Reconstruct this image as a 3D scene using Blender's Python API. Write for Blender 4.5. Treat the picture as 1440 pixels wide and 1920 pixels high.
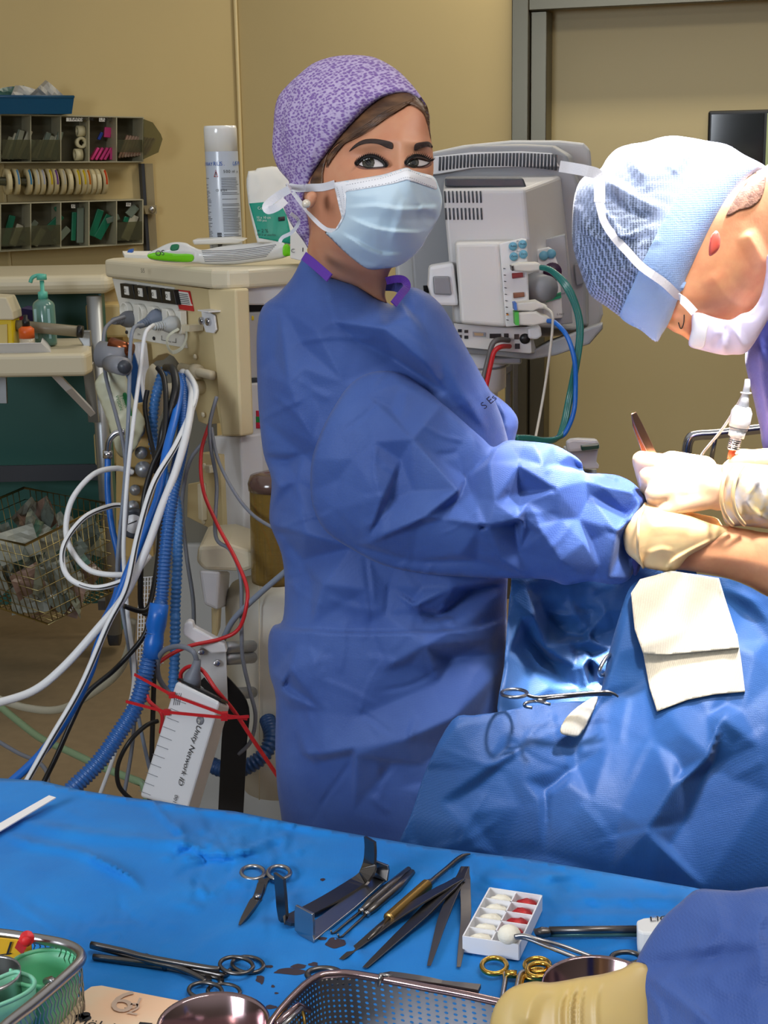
import bpy, bmesh, math, random
import numpy as np
from mathutils import Vector, Matrix
from mathutils.geometry import delaunay_2d_cdt

for o in list(bpy.data.objects):
    bpy.data.objects.remove(o)
SC = bpy.context.scene
COL = SC.collection

# ------------------------------------------------------------------ camera, world, lights, exposure
W, H, F = 1440.0, 1920.0, 2800.0
CAM = np.array([0.0, 0.0, 1.5])
PITCH, ROLL = math.radians(13.26), math.radians(1.0)
_f = np.array([0, math.cos(PITCH), -math.sin(PITCH)])
_r0 = np.array([1.0, 0, 0]); _u0 = np.array([0, math.sin(PITCH), math.cos(PITCH)])
_r = _r0 * math.cos(ROLL) - _u0 * math.sin(ROLL)
_u = _u0 * math.cos(ROLL) + _r0 * math.sin(ROLL)
cd = bpy.data.cameras.new('camera'); cam = bpy.data.objects.new('camera', cd); COL.objects.link(cam)
cd.sensor_fit = 'VERTICAL'; cd.sensor_height = 36.0; cd.lens = F / H * 36.0
cd.clip_start = 0.05; cd.clip_end = 60
cam.matrix_world = Matrix(((_r[0], _u[0], -_f[0], CAM[0]), (_r[1], _u[1], -_f[1], CAM[1]),
                           (_r[2], _u[2], -_f[2], CAM[2]), (0, 0, 0, 1)))
SC.camera = cam
vs = SC.view_settings
vs.view_transform = 'Standard'; vs.look = 'None'; vs.gamma = 1.0; vs.use_curve_mapping = False
vs.exposure = 0.0

wd = bpy.data.worlds.new('world'); SC.world = wd; wd.use_nodes = True
bg = wd.node_tree.nodes['Background']
bg.inputs[0].default_value = (0.80, 0.88, 1.0, 1); bg.inputs[1].default_value = 0.15

_nt = wd.node_tree   # pale ceiling above, dim room below
_tc = _nt.nodes.new('ShaderNodeTexCoord'); _sx = _nt.nodes.new('ShaderNodeSeparateXYZ'); _cr = _nt.nodes.new('ShaderNodeValToRGB')
_nt.links.new(_tc.outputs['Generated'], _sx.inputs[0]); _nt.links.new(_sx.outputs['Z'], _cr.inputs[0]); _nt.links.new(_cr.outputs[0], bg.inputs[0])
_e = _cr.color_ramp.elements; _e[0].position = 0.0; _e[0].color = (0.10, 0.09, 0.08, 1); _e[1].position = 0.9; _e[1].color = (1.0, 0.98, 0.95, 1)
_e2 = _e.new(0.35); _e2.color = (0.30, 0.28, 0.24, 1); _e3 = _e.new(0.5); _e3.color = (0.9, 0.9, 0.9, 1)
bg.inputs[1].default_value = 0.42
def aim(o, t):
    d = Vector(t) - o.location
    o.rotation_euler = d.to_track_quat('-Z', 'Y').to_euler()

def light(name, kind, loc, tgt, power, color, **k):
    l = bpy.data.lights.new(name, kind); l.energy = power; l.color = color
    for a, b in k.items(): setattr(l, a, b)
    o = bpy.data.objects.new(name, l); COL.objects.link(o); o.location = loc; aim(o, tgt)
    return o

# theatre lamp over the operating field (cool white, small, hard), ceiling lamps, window daylight from the left front
light('theatre_light_front', 'SPOT', (0.55, 1.05, 2.55), (0.285, 1.66, 1.03), 420, (1.0, 0.95, 0.92), spot_size=math.radians(13), spot_blend=0.9, shadow_soft_size=0.12)
light('theatre_light', 'SPOT', (0.30, 2.30, 2.50), (0.38, 1.69, 1.11), 3000, (1.0, 0.93, 0.86), spot_size=math.radians(17), spot_blend=0.8, shadow_soft_size=0.10)
light('theatre_satellite_light', 'SPOT', (0.78, 1.75, 2.5), (0.46, 1.70, 1.42), 420, (0.86, 0.88, 1.0), spot_size=math.radians(22), spot_blend=0.6, shadow_soft_size=0.10)
light('wall_washer_lamp', 'AREA', (1.02, 4.62, 2.80), (1.02, 4.62, 0), 19, (1.0, 0.91, 0.74), shape='RECTANGLE', size=1.9, size_y=0.10).rotation_euler = (0, 0, math.atan2(-0.31, 0.95))
light('ceiling_lamp', 'AREA', (0.6, 3.3, 2.75), (0.6, 3.3, 0), 12, (1.0, 0.91, 0.76), shape='RECTANGLE', size=1.2, size_y=0.3)
light('ceiling_lamp_front', 'AREA', (0.6, 0.7, 2.75), (0.4, 1.2, 0), 16, (1.0, 0.95, 0.9), shape='RECTANGLE', size=1.2, size_y=0.3)
light('window_daylight', 'AREA', (-1.9, -0.5, 1.9), (0.1, 1.6, 1.0), 50, (0.84, 0.91, 1.0), shape='RECTANGLE', size=1.0, size_y=0.9)

# ------------------------------------------------------------------ pixel -> place
def rays(px, py):
    px = np.asarray(px, float); py = np.asarray(py, float)
    return _f * F + np.multiply.outer(px - W/2, _r) - np.multiply.outer(py - H/2, _u)
def PY(px, py, Y):
    d = rays(px, py); return CAM + d * (np.asarray(Y, float) / d[..., 1])[..., None]
def PZ(px, py, Z):
    d = rays(px, py); return CAM + d * ((np.asarray(Z, float) - CAM[2]) / d[..., 2])[..., None]
def P(px, py, Y): return Vector(PY(px, py, Y))
def Pz(px, py, Z): return Vector(PZ(px, py, Z))
TZ = 0.85
def T(px, py, h=0.0): return Vector(PZ(px, py, TZ + h))
def plane_pt(px, py, p0, n):
    d = rays(px, py); p0 = np.array(p0); n = np.array(n)
    t = ((p0 - CAM) @ n) / (d @ n)
    return Vector(CAM + d * t)

# ------------------------------------------------------------------ materials
def lin(c):
    if isinstance(c, str): c = tuple(int(c[i:i+2], 16) / 255 for i in (0, 2, 4))
    elif max(c) > 1.0: c = tuple(v / 255 for v in c)
    return tuple((v / 12.92 if v <= 0.04045 else ((v + 0.055) / 1.055) ** 2.4) for v in c) + (1.0,)
_M = {}
def mat(name, color, rough=0.5, metal=0.0, bump=0.0, bscale=200.0, var=0.0, vscale=8.0, color2=None, alpha=1.0, trans=0.0,
        spec=0.5, sheen=0.0, emit=0.0, sss=0.0, bkind='NOISE', coat=0.0, stretch=None):
    if name in _M: return _M[name]
    m = bpy.data.materials.new(name); m.use_nodes = True; nt = m.node_tree; b = nt.nodes['Principled BSDF']
    b.inputs['Base Color'].default_value = lin(color); b.inputs['Roughness'].default_value = rough
    b.inputs['Metallic'].default_value = metal; b.inputs['Specular IOR Level'].default_value = spec
    b.inputs['Alpha'].default_value = alpha; b.inputs['Transmission Weight'].default_value = trans
    if sheen: b.inputs['Sheen Weight'].default_value = sheen
    if coat: b.inputs['Coat Weight'].default_value = coat; b.inputs['Coat Roughness'].default_value = 0.1
    if emit: b.inputs['Emission Color'].default_value = lin(color); b.inputs['Emission Strength'].default_value = emit
    if sss: b.inputs['Subsurface Weight'].default_value = sss; b.inputs['Subsurface Radius'].default_value = (0.02, 0.008, 0.004)
    tc = nt.nodes.new('ShaderNodeTexCoord'); src = tc.outputs['Object']
    if stretch:
        mp = nt.nodes.new('ShaderNodeMapping'); mp.inputs['Scale'].default_value = stretch[:3]
        if len(stretch) > 3: mp.inputs['Rotation'].default_value = stretch[3:6]
        nt.links.new(src, mp.inputs[0]); src = mp.outputs[0]
    if color2 is not None or var:
        n = nt.nodes.new('ShaderNodeTexNoise'); n.inputs['Scale'].default_value = vscale; n.inputs['Detail'].default_value = 4
        nt.links.new(src, n.inputs['Vector'])
        r = nt.nodes.new('ShaderNodeValToRGB'); r.color_ramp.elements[0].position = 0.35; r.color_ramp.elements[1].position = 0.65
        c1 = lin(color)
        c2 = lin(color2) if color2 is not None else tuple(v * (1 - var) for v in c1[:3]) + (1,)
        r.color_ramp.elements[0].color = c1; r.color_ramp.elements[1].color = c2
        nt.links.new(n.outputs['Fac'], r.inputs[0]); nt.links.new(r.outputs[0], b.inputs['Base Color'])
    if bump:
        if bkind == 'NOISE':
            t = nt.nodes.new('ShaderNodeTexNoise'); t.inputs['Scale'].default_value = bscale; t.inputs['Detail'].default_value = 3; out = t.outputs['Fac']
        elif bkind == 'VORONOI':
            t = nt.nodes.new('ShaderNodeTexVoronoi'); t.inputs['Scale'].default_value = bscale; out = t.outputs['Distance']
        else:
            t = nt.nodes.new('ShaderNodeTexWave'); t.inputs['Scale'].default_value = bscale; out = t.outputs['Fac']
        nt.links.new(src, t.inputs['Vector'])
        bp = nt.nodes.new('ShaderNodeBump'); bp.inputs['Strength'].default_value = bump; bp.inputs['Distance'].default_value = 0.001
        nt.links.new(out, bp.inputs['Height']); nt.links.new(bp.outputs[0], b.inputs['Normal'])
    _M[name] = m
    return m
def cloth(name, color, color2=None, rough=0.6, bump=0.35, scale=900.0, dots=0.12):
    """non-woven cloth: fine embossed dot pattern plus soft mottling"""
    if name in _M: return _M[name]
    m = mat(name, color, rough=rough, sheen=0.10, spec=0.22, color2=color2, vscale=14)
    nt = m.node_tree; b = nt.nodes['Principled BSDF']; tc = [n for n in nt.nodes if n.type == 'TEX_COORD'][0]
    v = nt.nodes.new('ShaderNodeTexVoronoi'); v.inputs['Scale'].default_value = scale; v.inputs['Randomness'].default_value = 0.25
    nt.links.new(tc.outputs['Object'], v.inputs['Vector'])
    n2 = nt.nodes.new('ShaderNodeTexNoise'); n2.inputs['Scale'].default_value = 22; n2.inputs['Detail'].default_value = 8; n2.inputs['Roughness'].default_value = 0.6
    nt.links.new(tc.outputs['Object'], n2.inputs['Vector'])
    b1 = nt.nodes.new('ShaderNodeBump'); b1.inputs['Strength'].default_value = bump; b1.inputs['Distance'].default_value = 0.0006
    nt.links.new(v.outputs['Distance'], b1.inputs['Height'])
    b2 = nt.nodes.new('ShaderNodeBump'); b2.inputs['Strength'].default_value = 0.12; b2.inputs['Distance'].default_value = 0.01
    nt.links.new(n2.outputs['Fac'], b2.inputs['Height']); nt.links.new(b1.outputs[0], b2.inputs['Normal'])
    nt.links.new(b2.outputs[0], b.inputs['Normal'])
    return m

# ------------------------------------------------------------------ object bookkeeping
FIX = []
def tag(o, label=None, cat=None, group=None, kind=None):
    if label: o['label'] = label
    if cat: o['category'] = cat
    if group: o['group'] = group
    if kind: o['kind'] = kind
    return o
def thing(name, label, cat, group=None):
    o = bpy.data.objects.new(name, None); COL.objects.link(o); o.empty_display_size = 0.02
    tag(o, label, cat, group); FIX.append(o); return o
def link(name, me, parent=None, label=None, cat=None, group=None, kind=None, bevel=0.0, bseg=2, solid=0.0, subsurf=0):
    o = bpy.data.objects.new(name, me); COL.objects.link(o)
    if parent is not None: o.parent = parent
    else: FIX.append(o)
    tag(o, label, cat, group, kind)
    if solid:
        s = o.modifiers.new('solid', 'SOLIDIFY'); s.thickness = solid; s.offset = 0
    if bevel:
        b = o.modifiers.new('bevel', 'BEVEL'); b.width = bevel; b.segments = bseg; b.limit_method = 'ANGLE'; b.angle_limit = math.radians(40)
    if subsurf:
        s = o.modifiers.new('sub', 'SUBSURF'); s.levels = subsurf; s.render_levels = subsurf
    return o
def finish():
    bpy.context.view_layer.update()
    def kids(o):
        r = [o]
        for c in o.children: r += kids(c)
        return r
    for o in FIX:
        ms = [k for k in kids(o) if k.type == 'MESH']
        if not ms: continue
        lo = np.full(3, 1e9); hi = -lo
        for k in ms:
            n = len(k.data.vertices)
            if not n: continue
            a = np.empty(n * 3); k.data.vertices.foreach_get('co', a); a = a.reshape(-1, 3)
            mw = np.array(k.matrix_world); a = a @ mw[:3, :3].T + mw[:3, 3]
            lo = np.minimum(lo, a.min(0)); hi = np.maximum(hi, a.max(0))
        base = Vector(((lo[0] + hi[0]) / 2, (lo[1] + hi[1]) / 2, lo[2]))
        d = base - o.location
        if o.type == 'MESH': o.data.transform(Matrix.Translation(-d))
        o.location = o.location + d
        for c in o.children: c.location = c.location - d

# ------------------------------------------------------------------ mesh building
def catmull(pts, n=6, closed=False):
    P_ = [np.array(p, float) for p in pts]; out = []; N = len(P_)
    rng = range(N) if closed else range(N - 1)
    for i in rng:
        if closed: a, b, c, d = P_[i-1], P_[i], P_[(i+1) % N], P_[(i+2) % N]
        else: a, b, c, d = P_[max(i-1, 0)], P_[i], P_[i+1], P_[min(i+2, N-1)]
        for k in range(n):
            t = k / n
            out.append(0.5 * ((2*b) + (-a + c)*t + (2*a - 5*b + 4*c - d)*t*t + (-a + 3*b - 3*c + d)*t**3))
    if not closed: out.append(P_[-1])
    return out
class MB:
    def __init__(s): s.v = []; s.f = []; s.mi = []; s.mats = []; s.sm = []
    def _m(s, m):
        if m not in s.mats: s.mats.append(m)
        return s.mats.index(m)
    def add(s, vs_, fs, m, smooth=True):
        b = len(s.v); s.v += [tuple(v) for v in vs_]; i = s._m(m)
        for f in fs: s.f.append(tuple(b + k for k in f)); s.mi.append(i); s.sm.append(smooth)
        return s
    def box(s, c, size, m, ax=None, taper=1.0):
        c = Vector(c); hx, hy, hz = [v / 2 for v in size]
        ax = ax or (Vector((1, 0, 0)), Vector((0, 1, 0)), Vector((0, 0, 1)))
        vs_ = []
        for k in (-1, 1):
            q = taper if k > 0 else 1
            for i, j in ((-1, -1), (1, -1), (1, 1), (-1, 1)):
                vs_.append(c + ax[0] * (i * hx * q) + ax[1] * (j * hy * q) + ax[2] * (k * hz))
        return s.add(vs_, [(0, 3, 2, 1), (4, 5, 6, 7), (0, 1, 5, 4), (1, 2, 6, 5), (2, 3, 7, 6), (3, 0, 4, 7)], m, False)
    def prism(s, poly, ext, m, smooth=False):
        n = len(poly); ext = Vector(ext); a = [Vector(p) for p in poly]; b = [p + ext for p in a]
        return s.add(a + b, [tuple(range(n - 1, -1, -1)), tuple(range(n, 2 * n))] + [(i, (i+1) % n, n + (i+1) % n, n + i) for i in range(n)], m, smooth)
    def sweep(s, pts, prof, m, up=None, closed=False, scale=None, smooth=True, caps=True, side=None):
        pts = [Vector(p) for p in pts]; n = len(pts); k = len(prof); vs_ = []
        prev = None
        for i, p in enumerate(pts):
            if closed: t = pts[(i+1) % n] - pts[i-1]
            else: t = pts[min(i+1, n-1)] - pts[max(i-1, 0)]
            t = t.normalized() if t.length > 1e-9 else Vector((0, 0, 1))
            if side is not None:
                a = Vector(side); a = (a - t * a.dot(t)).normalized()
            elif up is not None:
                a = Vector(up).cross(t)
                if a.length < 1e-6: a = Vector((1, 0, 0)).cross(t)
                a.normalize()
            elif prev is None:
                a = t.cross(Vector((0.3, 0.5, 0.81)) if abs(t.z) > 0.9 else Vector((0, 0, 1))).normalized()
            else:
                a = (prev - t * prev.dot(t)).normalized()
            prev = a; b = t.cross(a)
            sc = scale[i] if scale is not None else 1.0
            if not hasattr(sc, '__len__'): sc = (sc, sc)
            for (x, y) in prof: vs_.append(p + a * (x * sc[0]) + b * (y * sc[1]))
        fs = []
        for i in range(n if closed else n - 1):
            o1 = i * k; o2 = ((i + 1) % n) * k
            for j in range(k): fs.append((o1 + j, o1 + (j+1) % k, o2 + (j+1) % k, o2 + j))
        if caps and not closed: fs += [tuple(range(k - 1, -1, -1)), tuple((n-1) * k + j for j in range(k))]
        return s.add(vs_, fs, m, smooth)
    def tube(s, pts, r, m, seg=10, closed=False, caps=True):
        prof = [(math.cos(2*math.pi*j/seg), math.sin(2*math.pi*j/seg)) for j in range(seg)]
        sc = list(r) if hasattr(r, '__len__') else [r] * len(pts)
        return s.sweep(pts, prof, m, closed=closed, scale=sc, caps=caps)
    def bar(s, pts, w, t, m, up, scale=None, closed=False, side=None):
        prof = [(-w/2, -t/2), (w/2, -t/2), (w/2, t/2), (-w/2, t/2)]
        return s.sweep(pts, prof, m, up=up, scale=scale, smooth=False, closed=closed, side=side)
    def lathe(s, prof, o, m, seg=24, ax=None, smooth=True):
        o = Vector(o); ax = ax or (Vector((1, 0, 0)), Vector((0, 1, 0)), Vector((0, 0, 1))); vs_ = []
        for (r, z) in prof:
            for j in range(seg):
                a = 2 * math.pi * j / seg
                vs_.append(o + ax[0] * (r * math.cos(a)) + ax[1] * (r * math.sin(a)) + ax[2] * z)
        fs = []
        for i in range(len(prof) - 1):
            for j in range(seg): fs.append((i*seg+j, i*seg+(j+1) % seg, (i+1)*seg+(j+1) % seg, (i+1)*seg+j))
        if prof[0][0] > 1e-6: fs.append(tuple(range(seg - 1, -1, -1)))
        if prof[-1][0] > 1e-6: fs.append(tuple((len(prof)-1)*seg + j for j in range(seg)))
        return s.add(vs_, fs, m, smooth)
    def ball(s, c, r, m, seg=16, ax=None):
        rr = r if hasattr(r, '__len__') else (r, r, r)
        ax = ax or (Vector((1, 0, 0)), Vector((0, 1, 0)), Vector((0, 0, 1))); c = Vector(c); vs_ = []; n = seg // 2
        for i in range(n + 1):
            th = math.pi * i / n
            for j in range(seg):
                a = 2 * math.pi * j / seg
                vs_.append(c + ax[0]*(rr[0]*math.sin(th)*math.cos(a)) + ax[1]*(rr[1]*math.sin(th)*math.sin(a)) + ax[2]*(-rr[2]*math.cos(th)))
        return s.add(vs_, [(i*seg+j, i*seg+(j+1) % seg, (i+1)*seg+(j+1) % seg, (i+1)*seg+j) for i in range(n) for j in range(seg)], m)
    def text(s, txt, o, xd, yd, size, m, depth=0.0004, align='LEFT', shear=0.0):
        c = bpy.data.curves.new('t', 'FONT'); c.body = txt; c.size = 1.0; c.align_x = align; c.shear = shear; c.resolution_u = 3
        ob = bpy.data.objects.new('t', c); COL.objects.link(ob)
        me = ob.to_mesh(); o = Vector(o); xd = Vector(xd).normalized(); yd = Vector(yd).normalized(); nn = xd.cross(yd).normalized()
        vs_ = [o + xd * (v.co.x * size) + yd * (v.co.y * size) + nn * depth for v in me.vertices]
        fs = [tuple(p.vertices) for p in me.polygons]
        ob.to_mesh_clear(); bpy.data.objects.remove(ob); bpy.data.curves.remove(c)
        return s.add(vs_, fs, m, False)
    def mesh(s, name):
        me = bpy.data.meshes.new(name); me.from_pydata(s.v, [], s.f)
        for m in s.mats: me.materials.append(m)
        me.polygons.foreach_set('material_index', s.mi); me.polygons.foreach_set('use_smooth', s.sm)
        me.update()
        bm = bmesh.new(); bm.from_mesh(me); bmesh.ops.remove_doubles(bm, verts=bm.verts, dist=1e-7)
        bmesh.ops.recalc_face_normals(bm, faces=bm.faces); bm.to_mesh(me); bm.free()
        return me
    def obj(s, name, parent=None, **k): return link(name, s.mesh(name), parent, **k)

# ------------------------------------------------------------------ soft bodies and cloth from an outline, with true depth
def tps(ctrl):
    c = np.array(ctrl, float); xy = c[:, :2] / 500.0; v = c[:, 2]; n = len(c)
    if n == 1: return lambda x, y: np.full(np.shape(x), v[0])
    if n == 2: # linear between two points
        d = xy[1] - xy[0]; L = d @ d
        return lambda x, y: v[0] + (v[1]-v[0]) * (((x/500-xy[0, 0])*d[0] + (y/500-xy[0, 1])*d[1]) / L)
    def U(r2): return np.where(r2 > 1e-12, 0.5 * r2 * np.log(r2 + 1e-30), 0)
    K = U(((xy[:, None] - xy[None]) ** 2).sum(-1)) + np.eye(n) * 1e-4
    Pm = np.hstack([np.ones((n, 1)), xy]); A = np.zeros((n+3, n+3)); A[:n, :n] = K; A[:n, n:] = Pm; A[n:, :n] = Pm.T
    w = np.linalg.lstsq(A, np.concatenate([v, np.zeros(3)]), rcond=None)[0]
    def f(x, y):
        q = np.stack([x, y], -1) / 500.0
        return U(((q[..., None, :] - xy) ** 2).sum(-1)) @ w[:n] + w[n] + q @ w[n+1:]
    return f
def seg_crease(x, y, cr):
    pts, amp, wl, wr = cr[:4]; pw = cr[4] if len(cr) > 4 else 1.1
    p = np.array(catmull(pts, 4) if len(pts) > 2 else pts, float); a = p[:-1]; b = p[1:]
    L = np.linalg.norm(b - a, axis=1); cum = np.concatenate([[0], np.cumsum(L)]); tot = cum[-1]
    best = np.full(x.shape, 1e9); side = np.zeros(x.shape); tt = np.zeros(x.shape)
    for i in range(len(a)):
        d = b[i] - a[i]; t = np.clip(((x - a[i, 0]) * d[0] + (y - a[i, 1]) * d[1]) / (L[i]**2 + 1e-9), 0, 1)
        ex = x - a[i, 0] - t * d[0]; ey = y - a[i, 1] - t * d[1]; dd = np.hypot(ex, ey)
        m = dd < best; best[m] = dd[m]; side[m] = (d[0] * ey - d[1] * ex)[m]; tt[m] = ((cum[i] + t * L[i]) / tot)[m]
    w = np.where(side > 0, wr, wl); q = np.clip(1 - best / w, 0, 1) ** pw
    ends = np.clip(np.minimum(tt, 1 - tt) * 5, 0, 1); ends = ends * ends * (3 - 2 * ends)
    return amp * 0.001 * q * (0.12 + 0.88 * ends)
def rand_creases(seed, n, box, lens, amp, ang=None, w=(6, 22)):
    R = random.Random(seed); out = []
    for _ in range(n):
        cx, cy = R.uniform(box[0], box[2]), R.uniform(box[1], box[3]); L = R.uniform(*lens)
        a = math.radians(R.uniform(*ang)) if ang else R.uniform(0, math.pi)
        k = R.uniform(-0.35, 0.35); p = []
        for t in (-0.5, 0, 0.5):
            p.append((cx + math.cos(a) * L * t - math.sin(a) * k * L * (0.25 - t*t), cy + math.sin(a) * L * t + math.cos(a) * k * L * (0.25 - t*t)))
        s = R.choice((1, 1, -1)); wl = R.uniform(*w)
        out.append((p, s * amp * R.uniform(0.4, 1), wl, wl * R.uniform(0.5, 2.5)))
    return out
def facet_fn(creases, outline, seed=1, space=110, jit=3.0, blur=5.0, gain=1.0, border=0.0):
    """stiff folded cloth: fold lines carry heights, flat facets span between them, edges slightly softened"""
    R = random.Random(seed); pts = []; hs = []; ed = []
    for c in creases:
        p, amp = c[0], c[1]; n = len(p); base = len(pts)
        for i, q in enumerate(p):
            e = 0.35 if i in (0, n - 1) else 1.0
            pts.append(tuple(q)); hs.append(amp * gain * e)
            if i: ed.append((base + i - 1, base + i))
    ol = [tuple(p) for p in outline]
    for q in ol: pts.append(q); hs.append(border)
    xs = [p[0] for p in ol]; ys = [p[1] for p in ol]; x0, x1, y0, y1 = min(xs), max(xs), min(ys), max(ys)
    y = y0
    while y < y1:
        x = x0
        while x < x1:
            q = (x + R.uniform(-.4, .4) * space, y + R.uniform(-.4, .4) * space)
            if min((q[0]-p[0])**2 + (q[1]-p[1])**2 for p in pts) > (space * .42) ** 2: pts.append(q); hs.append(R.uniform(-jit, jit))
            x += space
        y += space
    for q in ((x0-200, y0-200), (x1+200, y0-200), (x1+200, y1+200), (x0-200, y1+200)): pts.append(q); hs.append(0.0)
    vo, eo, fo, ov, _, _ = delaunay_2d_cdt([Vector(p) for p in pts], ed, [], 0, 1e-4)
    h = [None] * len(vo)
    for i, o in enumerate(ov):
        oo = [k for k in o if k < len(hs)]
        if oo: h[i] = sum(hs[k] for k in oo) / len(oo)
    nb = {}
    for a, b in eo: nb.setdefault(a, []).append(b); nb.setdefault(b, []).append(a)
    for i in range(len(h)):
        if h[i] is None: q = [h[k] for k in nb.get(i, []) if h[k] is not None]; h[i] = max(q, key=abs) if q else 0.0
    V = np.array([tuple(v) for v in vo]); Hh = np.array(h); Tn = np.array([f for f in fo if len(f) == 3], int)
    def ev(x, y):
        out = np.zeros(x.shape)
        for t in Tn:
            a, b, c = V[t]; lo = np.minimum(np.minimum(a, b), c) - 1e-6; hi = np.maximum(np.maximum(a, b), c) + 1e-6
            m = (x >= lo[0]) & (x <= hi[0]) & (y >= lo[1]) & (y <= hi[1])
            if not m.any(): continue
            d = (b[1]-c[1])*(a[0]-c[0]) + (c[0]-b[0])*(a[1]-c[1])
            if abs(d) < 1e-9: continue
            u = ((b[1]-c[1])*(x[m]-c[0]) + (c[0]-b[0])*(y[m]-c[1])) / d; v = ((c[1]-a[1])*(x[m]-c[0]) + (a[0]-c[0])*(y[m]-c[1])) / d; w = 1 - u - v
            ok = (u >= -1e-6) & (v >= -1e-6) & (w >= -1e-6); z = u*Hh[t[0]] + v*Hh[t[1]] + w*Hh[t[2]]
            o2 = out[m]; o2[ok] = z[ok]; out[m] = o2
        return out
    def f(x, y):
        x = np.asarray(x, float); y = np.asarray(y, float); s = ev(x, y) * 2; n = 2
        for r_, k_ in ((blur * .55, 6), (blur, 8)):
            for i in range(k_): a = 2*math.pi*(i + .3*k_)/k_; s = s + ev(x + r_*math.cos(a), y + r_*math.sin(a)); n += 1
        return s / n * 0.001
    return f
def gauss(x, y, g):
    gx, gy, amp, sx, sy = g[:5]; a = math.radians(g[5]) if len(g) > 5 else 0
    dx = (x - gx) * math.cos(a) + (y - gy) * math.sin(a); dy = -(x - gx) * math.sin(a) + (y - gy) * math.cos(a)
    return amp * 0.001 * np.exp(-0.5 * ((dx / sx) ** 2 + (dy / sy) ** 2))
def triangulate(outline, step, smooth=True):
    ol = [np.array(p, float) for p in outline]
    if smooth: ol = catmull(ol, 4, True)
    ring = [ol[0]]
    for i in range(len(ol)):
        a = ol[i]; b = ol[(i + 1) % len(ol)]; L = np.linalg.norm(b - a); k = max(1, int(round(L / step)))
        for j in range(1, k + 1):
            q = a + (b - a) * j / k
            if np.linalg.norm(q - ring[-1]) > step * 0.45: ring.append(q)
    if np.linalg.norm(ring[0] - ring[-1]) < step * 0.45: ring.pop()
    R = np.array(ring); n = len(R)
    x0, y0 = R.min(0); x1, y1 = R.max(0); xs = []
    for r, y in enumerate(np.arange(y0 + step / 2, y1, step * 0.87)):
        for x in np.arange(x0 + (step / 2 if r % 2 else step), x1, step): xs.append((x, y))
    G = np.array(xs) if xs else np.zeros((0, 2))
    inside = np.zeros(len(G), bool); dmin = np.full(len(G), 1e9)
    for i in range(n):
        a = R[i]; b = R[(i+1) % n]
        if a[1] != b[1]:
            c = ((a[1] > G[:, 1]) != (b[1] > G[:, 1])) & (G[:, 0] < (b[0]-a[0]) * (G[:, 1]-a[1]) / (b[1]-a[1]) + a[0]); inside ^= c
        d = b - a; t = np.clip(((G - a) @ d) / (d @ d + 1e-12), 0, 1); dmin = np.minimum(dmin, np.linalg.norm(G - a - t[:, None] * d, axis=1))
    G = G[inside & (dmin > step * 0.5)]
    allp = [Vector(p) for p in R] + [Vector(p) for p in G]
    vo, _, fo, _, _, _ = delaunay_2d_cdt(allp, [], [list(range(n))], 1, 1e-5)
    V = np.array([tuple(v) for v in vo]); Fc = np.array([f for f in fo if len(f) == 3], int)
    e1 = V[Fc[:, 1]] - V[Fc[:, 0]]; e2 = V[Fc[:, 2]] - V[Fc[:, 0]]
    ar = e1[:, 0] * e2[:, 1] - e1[:, 1] * e2[:, 0]; Fc[ar < 0] = Fc[ar < 0][:, ::-1]; Fc = Fc[np.abs(ar) > 1e-6]
    # boundary
    ed = {}
    for f in Fc:
        for k in range(3):
            a, b = int(f[k]), int(f[(k+1) % 3]); key = (min(a, b), max(a, b)); ed[key] = ed.get(key, 0) + 1
    bnd = set()
    bedges = [k for k, c in ed.items() if c == 1]
    for a, b in bedges: bnd.add(a); bnd.add(b)
    return V, Fc, bnd, bedges
def poisson(V, Fc, bnd):
    n = len(V); I = []; J = []; Wt = []; M = np.zeros(n)
    p = V[Fc]; area = 0.5 * np.abs((p[:, 1, 0]-p[:, 0, 0])*(p[:, 2, 1]-p[:, 0, 1]) - (p[:, 1, 1]-p[:, 0, 1])*(p[:, 2, 0]-p[:, 0, 0]))
    for k in range(3):
        a, b, c = Fc[:, k], Fc[:, (k+1) % 3], Fc[:, (k+2) % 3]
        u = V[a] - V[c]; v = V[b] - V[c]; cot = (u * v).sum(1) / (2 * area + 1e-12) * 0.5
        I += [a, b]; J += [b, a]; Wt += [cot, cot]; M += np.bincount(a, area / 3, n)
    I = np.concatenate(I); J = np.concatenate(J); Wt = np.concatenate(Wt)
    D = np.bincount(I, Wt, n); fr = np.ones(n); fr[list(bnd)] = 0
    A = lambda x: (D * x - np.bincount(I, Wt * x[J], n)) * fr
    x = np.zeros(n); r = M * fr; pvec = r / np.maximum(D, 1e-9); z = pvec.copy(); rz = r @ z
    for _ in range(600):
        Ap = A(pvec); al = rz / (pvec @ Ap + 1e-20); x += al * pvec; r = r - al * Ap
        if np.abs(r).max() < 1e-4: break
        z = r / np.maximum(D, 1e-9); rz2 = r @ z; pvec = z + rz2 / rz * pvec; rz = rz2
    return np.maximum(x, 0)
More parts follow.
